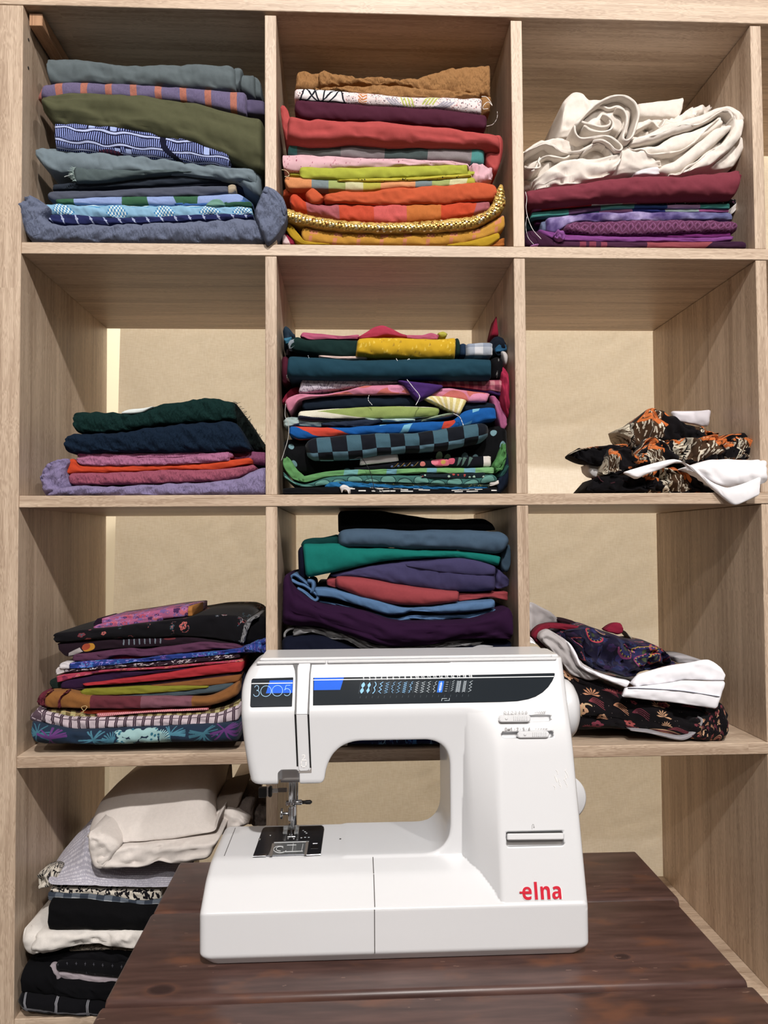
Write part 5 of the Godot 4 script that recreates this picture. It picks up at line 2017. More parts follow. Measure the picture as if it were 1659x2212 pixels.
	fab(f, "bright yellow cloth at the bottom of the top middle stack", "fabric", [
		["left_fold", yl, "114,1090 140,1096 180,1130 225,1185 262,1222 420,1240", "112,1112 140,1150 170,1192 205,1222 262,1246 420,1247", {"d": 0.014, "w": 0.0006}],
		["right_fold", yl, "1150,1246 1300,1222 1400,1191 1472,1172 1486,1190", "1150,1252 1300,1253 1400,1253 1482,1208", {"d": 0.014, "w": 0.0006}],
		["middle_fold", yl, "400,1240 700,1246 1160,1246", "400,1252 700,1253 1160,1253", {"d": 0.02, "w": 0.0004}]])
	fab(f, "burnt orange cloth end at the bottom right of the top middle stack", "fabric", [
		["front_fold", cloth(rgb("b8692a")), "1400,1250 1450,1226 1512,1200", "1402,1255 1450,1255 1514,1254", {"d": 0.02}]])
	fab(f, "crimson and white striped cloth end at the bottom left of the top middle stack", "fabric", [
		["front_fold", cloth(rgb("9c2340")), "112,1140 140,1168 168,1196 196,1230", "113,1240 140,1250 168,1252 194,1250", {"d": 0.022}],
		["stripe", cloth(rgb("dcc0c0")), "114,1185 130,1178 150,1205 165,1235", "115,1240 130,1246 148,1248 162,1246", {"d": 0.014, "L": 0.03}]])
	strand("loose_thread", "white thread hanging at the right end of the white printed cloth", "1368,316 1400,320 1435,372 1410,350 1376,390 1410,392", 0.02, 0.0005, rgb("e6e0d8"))
	strand("loose_thread", "pale thread dangling right of the maroon cloth", "1468,410 1466,450 1440,490 1400,503", 0.024, 0.0004, rgb("c9c2bc"))
	strand("loose_thread", "short pale thread left of the lime cloth", "112,776 140,782 158,812 130,820", 0.018, 0.0004, rgb("d6cfa8"))

# the sequins: discs sewn on in staggered rows, each a piece of the cloth
func sequins(t: Node3D):
	var disc := lathe(P("0,0.0004 0.0017,0.0004 0.0021,0.0002 0.0021,0"), 12)
	var ms := [plain(rgb("d6b868"), 0.32, 0.8), plain(rgb("b8964e"), 0.38, 0.75), plain(rgb("8a5a2c"), 0.35, 0.8), plain(rgb("fff4cc"), 0.2, 0.9)]
	var a := resample(Q("120,1052 155,1024 300,1066 500,1096 700,1109 900,1106 1100,1091 1300,1071 1400,1034 1440,987 1462,912 1490,868"), 74, 0.9)
	var b := resample(Q("118,1070 145,1088 300,1129 500,1154 700,1164 900,1164 1100,1159 1300,1139 1420,1086 1500,1028 1518,978 1504,898"), 74, 0.9)
	var r := RandomNumberGenerator.new()
	r.seed = 17
	for i in 74:
		for k in 4:
			var s := (k + (0.2 if i % 2 == 0 else 0.7)) / 4.0
			var q := a[i].lerp(b[i], s)
			var bulge := 0.0135 * sqrt(maxf(0.0, 1.0 - pow(2.0 * s - 1.0, 2.0)))
			var o := put("sequin", disc, ms[3 if r.randf() < 0.14 else (2 if r.randf() < 0.1 else r.randi() % 2)], t, at(q.x, q.y, -0.0155 + bulge) - t.position)
			var tilt := (s - 0.5) * 2.0
			o.rotation = Vector3(PI / 2.0 + tilt * 0.75 + r.randf_range(-0.12, 0.12), 0, r.randf_range(-0.12, 0.12))

func stack_top_right():
	S("fabrics stacked in the top right cubby", 1100, 0, 0.33695)
	var f := "folded_fabric"
	var cr := cloth(rgb("f1e7dc"))
	var cw := {"w": 0.002, "fx": 16.0}
	var t := fab("crumpled_sheet", "heap of crumpled cream cotton with swirling folds on top of the dark red cloth", "fabric", [
		["back_roll", cr, "820,662 1000,642 1112,625 1118,640", "818,752 900,754 1000,755 1082,752 1112,700", {"d": 0.10, "w": 0.001, "L": 0.18}],
		["back_fold", cr, "338,730 350,640 405,592 452,590 492,628 640,640 720,690", "306,880 400,884 520,850 640,800 740,760", {"d": 0.09, "w": 0.003, "L": 0.18}],
		["frilled_end", cr, "980,800 1100,730 1180,680 1240,676 1294,694", "1000,850 1110,790 1200,740 1260,726 1292,712", {"d": 0.09, "w": 0.004, "fx": 90.0, "L": 0.12}],
		["inner_fold", cr, "740,800 860,770 960,760 1100,770 1300,760", "760,960 900,930 1050,900 1200,860 1350,800", {"d": 0.085, "w": 0.005, "fx": 40.0, "L": 0.18}],
		["left_body", cr, "96,960 200,905 300,882 450,890 600,884 740,930", "100,1196 200,1192 430,1172 600,1156 740,1122 800,1112", {"d": 0.055, "w": 0.006, "fx": 18.0, "b": 0.02}],
		["right_body", cr, "730,930 900,930 1050,880 1250,800 1400,730 1480,780 1500,860", "760,1115 900,1120 1100,1112 1300,1096 1420,1066 1470,1020 1498,940", {"d": 0.055, "w": 0.004, "b": 0.02}],
		["front_flap", cr, "158,1140 222,1100 330,1042 450,1008 560,1012 680,1002 724,962", "182,1192 270,1186 430,1166 600,1142 690,1080 728,1000", {"d": 0.026, "w": 0.005, "fx": 14.0}],
		["middle_fold", cr, "650,960 730,925 760,940 850,960 900,1000", "600,1140 720,1120 800,1110 900,1090 1000,1060", {"d": 0.04, "w": 0.003}],
		["upper_band", cr, "778,892 900,850 1000,800 1150,760 1250,725 1330,690 1400,672 1460,698 1512,768", "765,935 900,905 1050,858 1180,820 1300,760 1380,716 1420,716 1450,750 1470,830", {"d": 0.026, "w": 0.0014, "b": 0.01, "L": 0.2}],
		["wide_fold", cr, "740,960 830,945 950,930 1050,862 1180,838 1250,810 1350,742", "750,985 800,990 860,985 900,1002 1000,985 1100,970 1190,920 1380,790", {"d": 0.034, "w": 0.0014, "b": 0.012}],
		["long_fold", cr, "980,1062 1060,1030 1150,960 1250,880 1330,820 1440,790", "930,1110 1030,1116 1110,1090 1200,1022 1300,940 1420,830", {"d": 0.022, "w": 0.001, "b": 0.012}],
		["deep_fold", cr, "760,1005 900,1010 1050,985 1200,915 1330,800 1400,760", "790,1060 900,1066 1000,1060 1120,990 1230,900 1400,790", {"d": 0.044, "w": 0.0014}],
		["outer_wrap", cr, "1440,745 1436,800 1420,850 1380,905 1260,990 1140,1085 1040,1112", "1512,768 1500,850 1470,900 1410,965 1300,1050 1190,1088 1060,1122", {"d": 0.018, "w": 0.0016, "b": 0.01, "L": 0.16}],
		["lower_fold", cr, "1230,1060 1330,1000 1420,950 1488,872 1502,930", "1180,1098 1330,1092 1440,1062 1482,1002 1500,950", {"d": 0.034, "w": 0.002}],
		["label_tag", cloth(rgb("ece6ea")), "800,1112 850,1086 950,1066 968,1086", "812,1122 880,1118 940,1118 970,1110", {"d": 0.016, "L": 0.02, "w": 0.0008}],
		["swirl_layer", cr, "430,800 490,728 560,668 650,622 740,616 802,652 829,720 816,800 784,880 742,904 726,882 746,820 756,752 730,702 690,686", "", {"ribbon": 16, "d": 0.012, "b": 0.004, "L": 0.1, "w": 0.0006}],
		["swirl_layer", cr, "560,672 600,680 640,696 690,684 728,704 742,750 730,810 700,850", "", {"ribbon": 15, "d": 0.022, "b": 0.004, "L": 0.09, "w": 0.0006}],
		["swirl_layer", cr, "480,800 520,830 600,846 655,826 668,786 640,750 600,730", "", {"ribbon": 14, "d": 0.014, "b": 0.004, "L": 0.1, "w": 0.0006}],
		["swirl_layer", cr, "420,800 425,850 452,884 520,884 600,872 650,880 700,915 724,946 712,966 680,962 640,920 590,896 540,900", "", {"ribbon": 15, "d": 0.012, "b": 0.004, "L": 0.1, "w": 0.0006}],
		["swirl_layer", cr, "424,800 445,776 500,790 560,810 620,812 650,790 640,760", "", {"ribbon": 14, "d": 0.016, "b": 0.004, "L": 0.1, "w": 0.0006}],
		["swirl_body", cr, "470,790 520,720 580,668 650,636 740,630 800,670", "440,800 500,822 560,838 640,820 700,850 760,860", {"d": 0.034, "w": 0.002, "b": 0.01, "L": 0.14}],
		["edge_layer", cr, "100,975 180,932 232,916 280,936 340,970 440,972 500,944 560,914 600,920 620,934", "", {"ribbon": 14, "d": 0.018, "b": 0.004, "L": 0.1}],
		["edge_layer", cr, "100,1072 150,1092 170,1080 192,1030 240,1000 300,1010 360,1014 400,988 455,982", "", {"ribbon": 12, "d": 0.022, "b": 0.004, "L": 0.08}],
		["edge_layer", cr, "100,1060 130,1080 200,1070 186,1040 200,1004", "", {"ribbon": 11, "d": 0.02, "b": 0.004, "L": 0.08}],
		["edge_layer", cr, "470,980 520,944 570,920 610,930 640,960 660,1000 640,1022", "", {"ribbon": 12, "d": 0.02, "b": 0.004, "L": 0.08}],
		["edge_layer", cr, "760,930 790,960 860,958 900,990 1000,980 1100,965 1190,905 1260,830 1350,752", "", {"ribbon": 12, "d": 0.024, "b": 0.004, "L": 0.06}],
		["edge_layer", cr, "780,900 900,880 1010,840 1110,800 1210,800 1290,752 1370,712 1420,722 1446,790 1420,850", "", {"ribbon": 11, "d": 0.02, "b": 0.004, "L": 0.06}],
		["edge_layer", cr, "1030,1116 1090,1114 1140,1070 1200,1040 1260,985 1370,920 1424,850 1452,790 1440,740", "", {"ribbon": 12, "d": 0.014, "b": 0.004, "L": 0.06}],
		["edge_layer", cr, "820,830 870,800 920,780 960,820 1000,770 990,760", "", {"ribbon": 12, "d": 0.06, "b": 0.004, "L": 0.06}]])
	var dr := cloth(rgb("8c3a48"), "knit")
	t = fab(f, "thick dark red cloth directly under the crumpled cream sheet", "fabric", [
		["front_fold", dr, "104,1240 112,1216 130,1209 300,1186 500,1166 700,1131 900,1119 1100,1123 1300,1106 1450,1088 1472,1112", "104,1292 130,1316 300,1309 500,1289 700,1276 900,1272 1200,1266 1440,1259 1478,1200", {"d": 0.016, "w": 0.0014, "b": 0.024, "L": 0.28}],
		["frayed_end", dr, "1462,1096 1480,1082 1502,1100", "1466,1180 1480,1190 1492,1150", {"d": 0.04, "w": 0.003, "fx": 90.0}]])
	fab(f, "thin red, white and pink striped cloth under the dark red cloth", "fabric", [
		["front_fold", blocks(145, 1410, [205, 528, 728, 820, 940, 1030], ["b85a92", "cf2c36", "e8e0da", "dd8088", "c43a6a", "c8562c", "e09a9a"]), "145,1322 200,1314 400,1296 525,1281 700,1273 1000,1266 1400,1258", "150,1356 210,1344 530,1316 800,1302 1000,1296 1200,1278 1410,1272", {"d": 0.018, "w": 0.0006, "e": 0.002}],
		["dark_facing", print_mat(dots(500, 32, "17111a", ["c9a9bc", "e4dcdf", "a05a86"], 60, 2, 4, 33)), "740,1300 1000,1284 1250,1272 1455,1274", "750,1310 1000,1308 1300,1304 1458,1302", {"d": 0.022, "w": 0.0006}]])
	fab(f, "teal, plum and lilac colour-block cloth, upper of the matching pair top right", "fabric", [
		["front_fold", blocks(140, 1415, [385, 590, 805, 1015, 1225], ["3f8a82", "5a3a5e", "5aa096", "2f4e86", "b08ab4", "3f8a82"]), "142,1372 150,1360 380,1337 590,1314 800,1307 1010,1311 1230,1306 1415,1300", "140,1396 170,1394 390,1374 600,1344 800,1332 1010,1333 1230,1333 1416,1336", {"d": 0.02, "w": 0.0006}]])
	fab(f, "teal, pink and navy colour-block cloth, lower of the matching pair top right", "fabric", [
		["front_fold", blocks(250, 1410, [575, 790, 1000, 1215], ["3f6a72", "b0709e", "27307a", "8ea29e", "96457c"]), "250,1384 390,1372 600,1346 800,1336 1000,1336 1200,1334 1405,1318", "255,1394 570,1366 790,1358 1000,1358 1200,1362 1412,1356", {"d": 0.024, "w": 0.0006}],
		["dark_end", cloth(rgb("4a1c42")), "160,1410 260,1386 380,1374", "164,1442 260,1424 400,1394", {"d": 0.03}]])
	fab(f, "purple and lilac tie-dyed cloth with a rolled blue-grey left end", "fabric", [
		["front_fold", p_tiedye(), "240,1398 350,1379 570,1363 800,1356 1100,1359 1400,1361 1432,1382", "242,1478 300,1484 400,1430 600,1414 900,1416 1200,1412 1400,1408 1436,1402", {"d": 0.02, "w": 0.0014}],
		["rolled_end", cloth(rgb("6d7898")), "202,1420 222,1408 250,1400", "206,1478 226,1484 262,1482", {"d": 0.03, "e": 0.002}]])
	fab(f, "plum eyelet cloth with a raised lattice, top right stack", "fabric", [
		["front_fold", p_eyelet(), "360,1446 375,1430 410,1424 600,1416 1000,1407 1200,1409 1448,1420 1462,1446", "350,1470 400,1488 600,1502 900,1498 1200,1484 1460,1478", {"d": 0.018, "w": 0.0014, "fx": 50.0}],
		["tan_end", cloth(rgb("b08a6a")), "312,1462 340,1438 386,1440", "316,1474 350,1482 384,1480", {"d": 0.026, "e": 0.002}]])
	fab(f, "bright magenta cloth with ragged right end under the plum eyelet cloth", "fabric", [
		["front_fold", cloth(rgb("75286e")), "345,1500 600,1508 900,1500 1200,1483 1370,1469 1425,1480", "350,1520 700,1520 1000,1522 1300,1524 1424,1514", {"d": 0.022, "w": 0.0008}]])
	t = fab(f, "violet twill cloth with a frayed knot near its left end", "fabric", [
		["front_fold", cloth(rgb("8a4690")), "184,1474 200,1470 250,1482 350,1502 600,1513 1000,1520 1300,1522 1442,1512", "190,1492 280,1528 360,1544 600,1547 1000,1549 1300,1549 1432,1538", {"d": 0.014, "w": 0.0008}],
		["frayed_knot", cloth(rgb("9a5aa4")), "288,1500 310,1482 350,1484 362,1506", "296,1520 315,1538 345,1540 360,1524", {"d": 0.004, "w": 0.005, "fx": 120.0, "L": 0.02}]])
	fab(f, "dark plum cloth with brick red stripes at the bottom of the top right stack", "fabric", [
		["front_fold", blocks(275, 1520, [450, 490, 510, 555, 585, 625, 880, 1260], ["4a2340", "86384c", "4a2340", "86384c", "4a2340", "8a3c50", "4a2340", "9a4650", "3c1c38"]), "278,1545 600,1548 1000,1551 1495,1546 1520,1560", "278,1582 600,1584 1000,1587 1522,1588", {"d": 0.012, "w": 0.0006}],
		["left_fold", cloth(rgb("431f3b")), "106,1480 140,1472 190,1484 290,1540", "108,1574 160,1580 220,1582 300,1584", {"d": 0.014, "w": 0.0014}]])
	fab(f, "white cloth edge showing behind the right end of the colour-block pair", "fabric", [
		["front_fold", cloth(rgb("dcd6d2")), "1472,1216 1458,1290 1430,1330 1414,1366", "1482,1230 1474,1310 1450,1352 1424,1376", {"d": 0.05, "L": 0.1}]])
	fab(f, "dark teal scrap crumpled at the left ends of the colour-block pair", "fabric", [
		["front_fold", cloth(rgb("2c4448")), "108,1360 130,1350 165,1400 200,1420", "108,1456 140,1464 175,1462 206,1446", {"d": 0.04, "w": 0.004, "fx": 60.0}]])
	strand("loose_thread", "long white thread hanging at the left of the dark red cloth", "104,1230 112,1270 108,1330 118,1390 150,1470 204,1532", 0.006, 0.0005, rgb("d9d4d2"))
	strand("loose_thread", "second pale thread curving down to the violet scrap at bottom left", "112,1390 106,1450 120,1520 156,1566", 0.006, 0.0004, rgb("c9c4c6"))
	fab("fabric_scrap", "tiny lilac scrap lying on the shelf edge below the violet cloth", "fabric", [
		["front_fold", cloth(rgb("c07ac0")), "134,1574 160,1566 190,1562", "140,1580 165,1576 190,1568", {"d": 0.002, "L": 0.01, "w": 0.0004}]])

func stack_mid_left():
	S("fabrics stacked in the second row left cubby", 0, 540, 0.36166)
	var f := "folded_fabric"
	var dg := cloth(rgb("0c2c2a"), "gauze")
	var t := fab(f, "dark bottle green gauze cloth lying topmost with a white tag", "fabric", [
		["front_fold", dg, "430,992 440,974 470,966 600,965 730,970 820,955 900,936 1000,914 1200,884 1250,878 1320,892 1392,906", "432,1052 455,1082 480,1092 700,1085 900,1054 1100,1033 1300,1022 1405,1018", {"d": 0.03, "w": 0.002, "fx": 50.0, "L": 0.26}],
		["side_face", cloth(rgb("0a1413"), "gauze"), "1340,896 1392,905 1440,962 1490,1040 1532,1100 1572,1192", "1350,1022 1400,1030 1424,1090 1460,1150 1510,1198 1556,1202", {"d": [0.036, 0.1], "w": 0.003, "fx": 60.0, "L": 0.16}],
		["tag", plain(rgb("cfd6d4"), 0.7), "728,966 780,950 850,944 915,932", "722,978 800,976 850,968 900,944", {"d": 0.02, "L": 0.06, "w": 0.0003, "b": 0.003}]])
	fringe(t, "frayed_edge", "1392,906 1440,962 1490,1040 1532,1100 1572,1196", Vector2(1, -0.4), 40, 22, 0.06, rgb("122624"), 5)
	fab(f, "navy gauze cloth folded thick, second in the second row left stack", "fabric", [
		["front_fold", cloth(rgb("0f2136"), "gauze"), "384,1134 400,1108 440,1093 700,1087 900,1057 1100,1036 1300,1022 1400,1024 1430,1062", "378,1162 395,1200 440,1214 700,1209 1000,1209 1300,1204 1400,1198 1500,1200", {"d": 0.024, "w": 0.0024, "fx": 40.0, "L": 0.28}]])
	var pk := cloth(rgb("b06c90"), "gauze")
	fab(f, "orchid pink gauze cloth in a flat roll under the navy cloth", "fabric", [
		["front_fold", pk, "455,1240 490,1234 700,1236 1000,1240 1200,1226 1365,1205", "452,1256 480,1282 600,1288 900,1286 1200,1272 1368,1258", {"d": 0.02, "w": 0.0014, "fx": 40.0}],
		["upper_fold", pk, "460,1218 480,1208 800,1213 1100,1205 1370,1201 1395,1225", "460,1236 490,1244 700,1244 1000,1244 1200,1232 1385,1240", {"d": 0.026, "w": 0.001}],
		["side_end", cloth(rgb("8c4c70"), "gauze"), "1370,1204 1480,1204 1592,1208", "1380,1250 1480,1270 1592,1284", {"d": 0.04, "w": 0.002}]])
	fab(f, "vivid orange cloth between the pink and rose cloths, second row left", "fabric", [
		["front_fold", cloth(rgb("da4826")), "382,1288 400,1262 432,1246 480,1282 800,1287 1100,1277 1300,1260 1488,1239 1505,1250", "380,1322 400,1337 480,1330 700,1328 1000,1314 1300,1310 1504,1272", {"d": 0.024, "w": 0.001}]])
	fab(f, "rose red gauze cloth above the lavender cloth, second row left", "fabric", [
		["front_fold", cloth(rgb("a25268"), "gauze"), "406,1344 432,1332 700,1328 1000,1313 1300,1308 1508,1282 1530,1296", "410,1392 440,1402 700,1400 1000,1390 1300,1379 1400,1364 1526,1312", {"d": 0.02, "w": 0.0014, "fx": 36.0}]])
	var lv := cloth(rgb("887ca4"), "gauze")
	fab(f, "lavender gauze cloth at the bottom of the second row left stack, left end curled up", "fabric", [
		["front_fold", lv, "330,1420 450,1402 650,1410 800,1402 1000,1392 1200,1386 1400,1362 1500,1324 1592,1286", "255,1462 300,1471 800,1470 1200,1470 1592,1470", {"d": 0.014, "w": 0.0024, "fx": 36.0, "b": 0.024, "L": 0.3}],
		["curled_end", lv, "238,1362 244,1420 258,1458 330,1471", "330,1252 402,1246 385,1320 420,1410", {"d": 0.02, "w": 0.004, "fx": 50.0, "L": 0.22}],
		["frayed_rim", lv, "236,1366 262,1300 320,1256 404,1246", "252,1400 280,1340 330,1290 390,1272", {"d": 0.03, "w": 0.003, "fx": 80.0, "L": 0.16}]])

func stack_mid_middle():
	S("fabrics stacked in the centre cubby", 580, 660, 0.33152)
	var f := "folded_fabric"
	var pk := cloth(rgb("c25a7c"))
	fab("fabric_scrap", "pink and red scraps arched on top of the centre stack", "fabric", [
		["front_fold", pk, "205,196 225,172 320,181 480,196 590,188", "222,206 260,222 400,218 590,216", {"d": 0.03, "w": 0.001, "L": 0.16}],
		["arched_scrap", cloth(rgb("c03a56")), "580,208 640,170 690,138 740,125 800,146 860,181 900,193", "590,216 660,208 720,198 760,192 820,198 880,206 905,204", {"d": 0.026, "w": 0.0008, "L": 0.2}],
		["right_scrap", pk, "880,192 1000,190 1060,175 1112,192", "880,208 1000,218 1100,219", {"d": 0.03, "w": 0.001, "L": 0.16}],
		["lime_scrap", cloth(rgb("b5b040")), "1105,176 1140,168 1168,184", "1110,200 1135,204 1160,198", {"d": 0.04, "L": 0.1}]])
	var dgm := cloth(rgb("15302e"))
	fab(f, "dark green cloth roll beside the yellow cloth, near the top of the centre stack", "fabric", [
		["front_fold", dgm, "130,238 160,208 190,198 250,219 420,222 590,222", "135,272 180,292 400,322 590,328", {"d": 0.026, "w": 0.0014}],
		["dark_base", cloth(rgb("1f1418")), "120,285 200,296 400,322 600,326", "110,322 250,324 400,332 600,336", {"d": 0.04}],
		["pale_end", cloth(rgb("8e9aa4")), "125,250 140,226 172,218", "130,278 150,280 176,262", {"d": 0.022, "L": 0.06, "w": 0.002}]])
	fab(f, "bright yellow cloth with small triangles rolled near the top of the centre stack", "fabric", [
		["front_fold", p_triangles(), "580,216 650,209 900,206 1100,214 1224,205", "568,322 700,327 900,337 1100,341 1218,341", {"d": 0.016, "w": 0.0012, "b": 0.016, "e": 0.002}],
		["green_lining", dgm, "1218,208 1235,212 1250,240", "1216,334 1236,330 1250,318", {"d": 0.03}],
		["navy_end", cloth(rgb("1e3450")), "1246,246 1270,243 1292,246", "1248,328 1270,328 1292,326", {"d": 0.03}]])
	fab(f, "blue and white gingham roll right of the yellow cloth", "fabric", [
		["front_fold", checks(300, 120, 1.6, 1.2, "dedfe4", "aeb6c4", "8f9aae"), "1288,246 1380,242 1462,240", "1290,330 1380,330 1462,326", {"d": 0.024, "w": 0.001}]])
	fab("fabric_scrap", "dark navy and blue scraps bunched at the top right of the centre stack", "fabric", [
		["front_fold", cloth(rgb("1a2230")), "1436,250 1460,210 1500,196 1550,236", "1460,320 1490,330 1520,320 1556,290", {"d": 0.05, "w": 0.004, "fx": 60.0, "L": 0.2}],
		["blue_scrap", cloth(rgb("2f6690")), "1475,280 1505,250 1552,254", "1480,305 1510,300 1556,290", {"d": 0.044, "L": 0.1}]])
	fab("fabric_scrap", "pointed crimson scrap standing up at the back right of the centre stack", "fabric", [
		["front_fold", cloth(rgb("9c1f38")), "1450,196 1466,130 1484,70", "1502,196 1494,140 1488,72", {"d": 0.09, "L": 0.04, "w": 0.001}]])
	fab("fabric_scrap", "navy and teal scraps poking up at the top left of the centre stack", "fabric", [
		["front_fold", cloth(rgb("26394a")), "92,160 120,130 170,182", "100,280 130,240 172,210", {"d": 0.06, "w": 0.004, "fx": 60.0}],
		["teal_scrap", cloth(rgb("3a7896")), "96,210 130,205 150,200", "112,248 130,240 150,215", {"d": 0.05, "L": 0.08}]])
	fab("fabric_scrap", "thin cream and pink paper strip under the dark green roll", "fabric", [
		["front_fold", cloth(rgb("dcbfb6")), "325,322 480,330 645,330", "345,338 480,348 640,348", {"d": 0.02, "L": 0.1, "w": 0.0005}]])
	var tl := cloth(rgb("1d4456"))
	fab(f, "wide dark teal cloth with loose white threads, upper centre stack", "fabric", [
		["front_fold", tl, "125,330 160,322 500,347 700,348 1000,343 1300,342 1456,346", "116,455 150,472 400,479 800,479 1200,476 1456,472", {"d": 0.014, "w": 0.001, "b": 0.02, "e": 0.002, "L": 0.28}],
		["grey_lining", cloth(rgb("a9a6a8")), "116,452 170,470 218,474", "118,474 170,484 216,486", {"d": 0.022, "e": 0.001}]])
	fab(f, "black cloth with a white dotted edge at the right end of the dark teal cloth", "fabric", [
		["front_fold", cloth(rgb("0c0b0f")), "1450,340 1490,330 1530,340", "1450,478 1490,480 1530,470", {"d": 0.03}],
		["dotted_edge", print_mat(dots(60, 300, "0c0b0f", ["e6e2de"], 60, 3, 6, 5)), "1494,345 1492,400 1482,465", "1504,345 1502,400 1492,468", {"d": 0.02, "L": 0.05, "b": 0.004}]])
	fab(f, "maroon cloth behind the left end of the dark teal cloth", "fabric", [
		["front_fold", cloth(rgb("571c30")), "82,330 100,322 135,330", "86,505 110,512 150,500", {"d": 0.05}]])
	fab("fabric_scrap", "hot pink scraps hanging down the right side of the centre stack", "fabric", [
		["front_fold", cloth(rgb("b32a4c")), "1512,390 1540,392 1560,420 1572,440", "1520,640 1550,690 1570,730 1576,720", {"d": 0.03, "w": 0.004, "fx": 50.0, "L": 0.1}],
		["side_scrap", cloth(rgb("b3608a")), "1440,580 1480,590 1520,640 1560,720", "1480,700 1500,770 1525,822 1556,790", {"d": 0.036, "w": 0.003, "L": 0.1}],
		["white_scrap", cloth(rgb("cfc9c6")), "1520,290 1545,295 1564,322", "1530,350 1545,385 1556,380", {"d": 0.04, "L": 0.06}]])
	fab(f, "white and lavender scribbled print cloth, centre stack", "fabric", [
		["front_fold", p_scribble("cfc5d2", "8f8296", 160, 4, 2.2), "215,490 232,477 500,480 700,480 850,490", "195,562 250,563 400,548 600,528 852,506", {"d": 0.02, "w": 0.001}]])
	fab(f, "pink and red woven check cloth right of the scribbled print", "fabric", [
		["front_fold", checks(500, 60, 12, 2, "c48288", "b0586a", "8c3a50"), "830,480 1100,480 1400,486 1532,481", "860,508 1050,522 1300,535 1430,552 1532,562", {"d": 0.026, "w": 0.001}]])
	fab("fabric_scrap", "purple triangular scrap draped over the pink and coral cloth", "fabric", [
		["front_fold", cloth(rgb("4a2a72")), "828,482 880,512 930,570 970,616", "1155,516 1110,548 1050,586 985,618", {"d": 0.008, "L": 0.03, "b": 0.008, "w": 0.001}],
		["right_tail", cloth(rgb("40245e")), "1100,520 1300,520 1530,560", "1140,540 1350,560 1530,590", {"d": 0.03, "L": 0.1}]])
	fab(f, "pink and coral cloth with large dots bowed across the centre stack", "fabric", [
		["front_fold", p_coral(), "106,628 130,600 200,576 400,574 650,517 800,515 900,516 1000,536 1200,542 1445,570", "118,664 140,687 200,618 400,586 600,576 800,578 950,578 1100,594 1300,624 1422,628", {"d": 0.016, "w": 0.0012}],
		["crimson_end", cloth(rgb("8c1f38")), "86,620 110,580 150,540 205,526", "92,640 130,606 170,580 205,576", {"d": 0.04}]])
	fab(f, "navy cloth under the pink and coral dotted cloth", "fabric", [
		["front_fold", cloth(rgb("14202f")), "220,606 240,592 400,585 600,577 900,577 1100,590 1400,622 1480,640", "218,664 240,682 500,673 800,661 1000,656 1100,664 1300,690 1480,690", {"d": 0.028, "w": 0.001}]])
	fab("fabric_scrap", "pale yellow striped scrap pointing down below the purple triangle", "fabric", [
		["front_fold", stripes(200, 32, "dcc97e", "f0e6c0", [10, 40, 70, 100, 130, 160], 14, 0, 180), "1010,600 1060,586 1160,592 1296,612", "1090,640 1150,664 1200,690 1246,716", {"d": 0.01, "L": 0.03, "b": 0.006}]])
	fab(f, "cream, green and navy leaf print cloth, middle of the centre stack", "fabric", [
		["front_fold", p_leafgreen(), "195,698 210,688 400,673 700,656 1000,655 1110,664 1116,690", "190,738 300,746 600,739 900,732 1100,718", {"d": 0.018, "w": 0.0008}]])
	fab(f, "folded mint-grey and navy cloths with layered edges, middle of the centre stack", "fabric", [
		["front_fold", cloth(rgb("7c8f90")), "130,728 150,722 300,740 600,742 950,742 1100,724 1200,698", "125,780 300,786 600,780 900,758 1100,742 1200,726", {"d": 0.024, "w": 0.0016, "fx": 30.0}],
		["mint_edge", cloth(rgb("b5d4d0")), "630,734 800,738 955,736", "640,744 800,752 955,752", {"d": 0.012, "L": 0.05}],
		["rolled_end", cloth(rgb("9fb0ae")), "95,745 120,722 190,726", "100,780 130,790 200,770", {"d": 0.016, "L": 0.08, "w": 0.003}],
		["navy_scrap", cloth(rgb("252f44")), "342,762 500,750 640,742 752,738", "345,786 500,786 640,780 740,756", {"d": 0.012, "L": 0.1, "w": 0.002}],
		["sage_edge", cloth(rgb("8fa288")), "1000,745 1100,715 1210,696", "1000,752 1110,732 1215,712", {"d": 0.014, "L": 0.06}]])
	fab(f, "royal blue cloth with red leaves rising to the right in the centre stack", "fabric", [
		["front_fold", p_blueleaf(), "132,800 150,788 500,792 800,768 1000,757 1200,742 1280,686 1400,663 1470,665 1482,690", "135,842 200,868 400,853 700,834 900,829 1100,818 1300,784 1400,756 1486,742", {"d": 0.014, "w": 0.0012}]])
	fab(f, "black and teal checkerboard cloth tilted up to the right, centre stack", "fabric", [
		["front_fold", p_checker(), "235,900 260,878 300,862 500,842 750,826 950,827 1150,796 1390,761 1438,776", "250,978 300,1003 500,998 750,970 950,950 1150,935 1390,884 1436,852", {"d": 0.008, "w": 0.0014, "b": 0.02}]])
	fab(f, "black cloth with pale leaf shapes wrapped behind the checkerboard cloth", "fabric", [
		["front_fold", p_leafdots(), "95,880 150,868 300,880 700,930 1000,900 1400,800 1552,770", "100,1010 200,1085 500,1085 700,1080 1000,1066 1400,1030 1562,1000", {"d": 0.034, "w": 0.0014, "b": 0.012}]])
	fab("tag", "white paper label tucked above the rose print cloth in the centre stack", "label", [
		["front_fold", plain(rgb("dcdad9"), 0.7), "600,990 720,976 840,966", "594,1040 720,1026 850,1012", {"d": 0.012, "L": 0.02, "b": 0.003, "w": 0.0005}]])
	fab(f, "black cloth with pink rose print and white selvedge, lower centre stack", "fabric", [
		["front_fold", p_rose(), "560,1052 640,1048 850,1012 1050,1002 1250,986 1450,980", "560,1076 600,1074 850,1059 1050,1052 1250,1050 1450,1048", {"d": 0.018, "w": 0.0008}]])
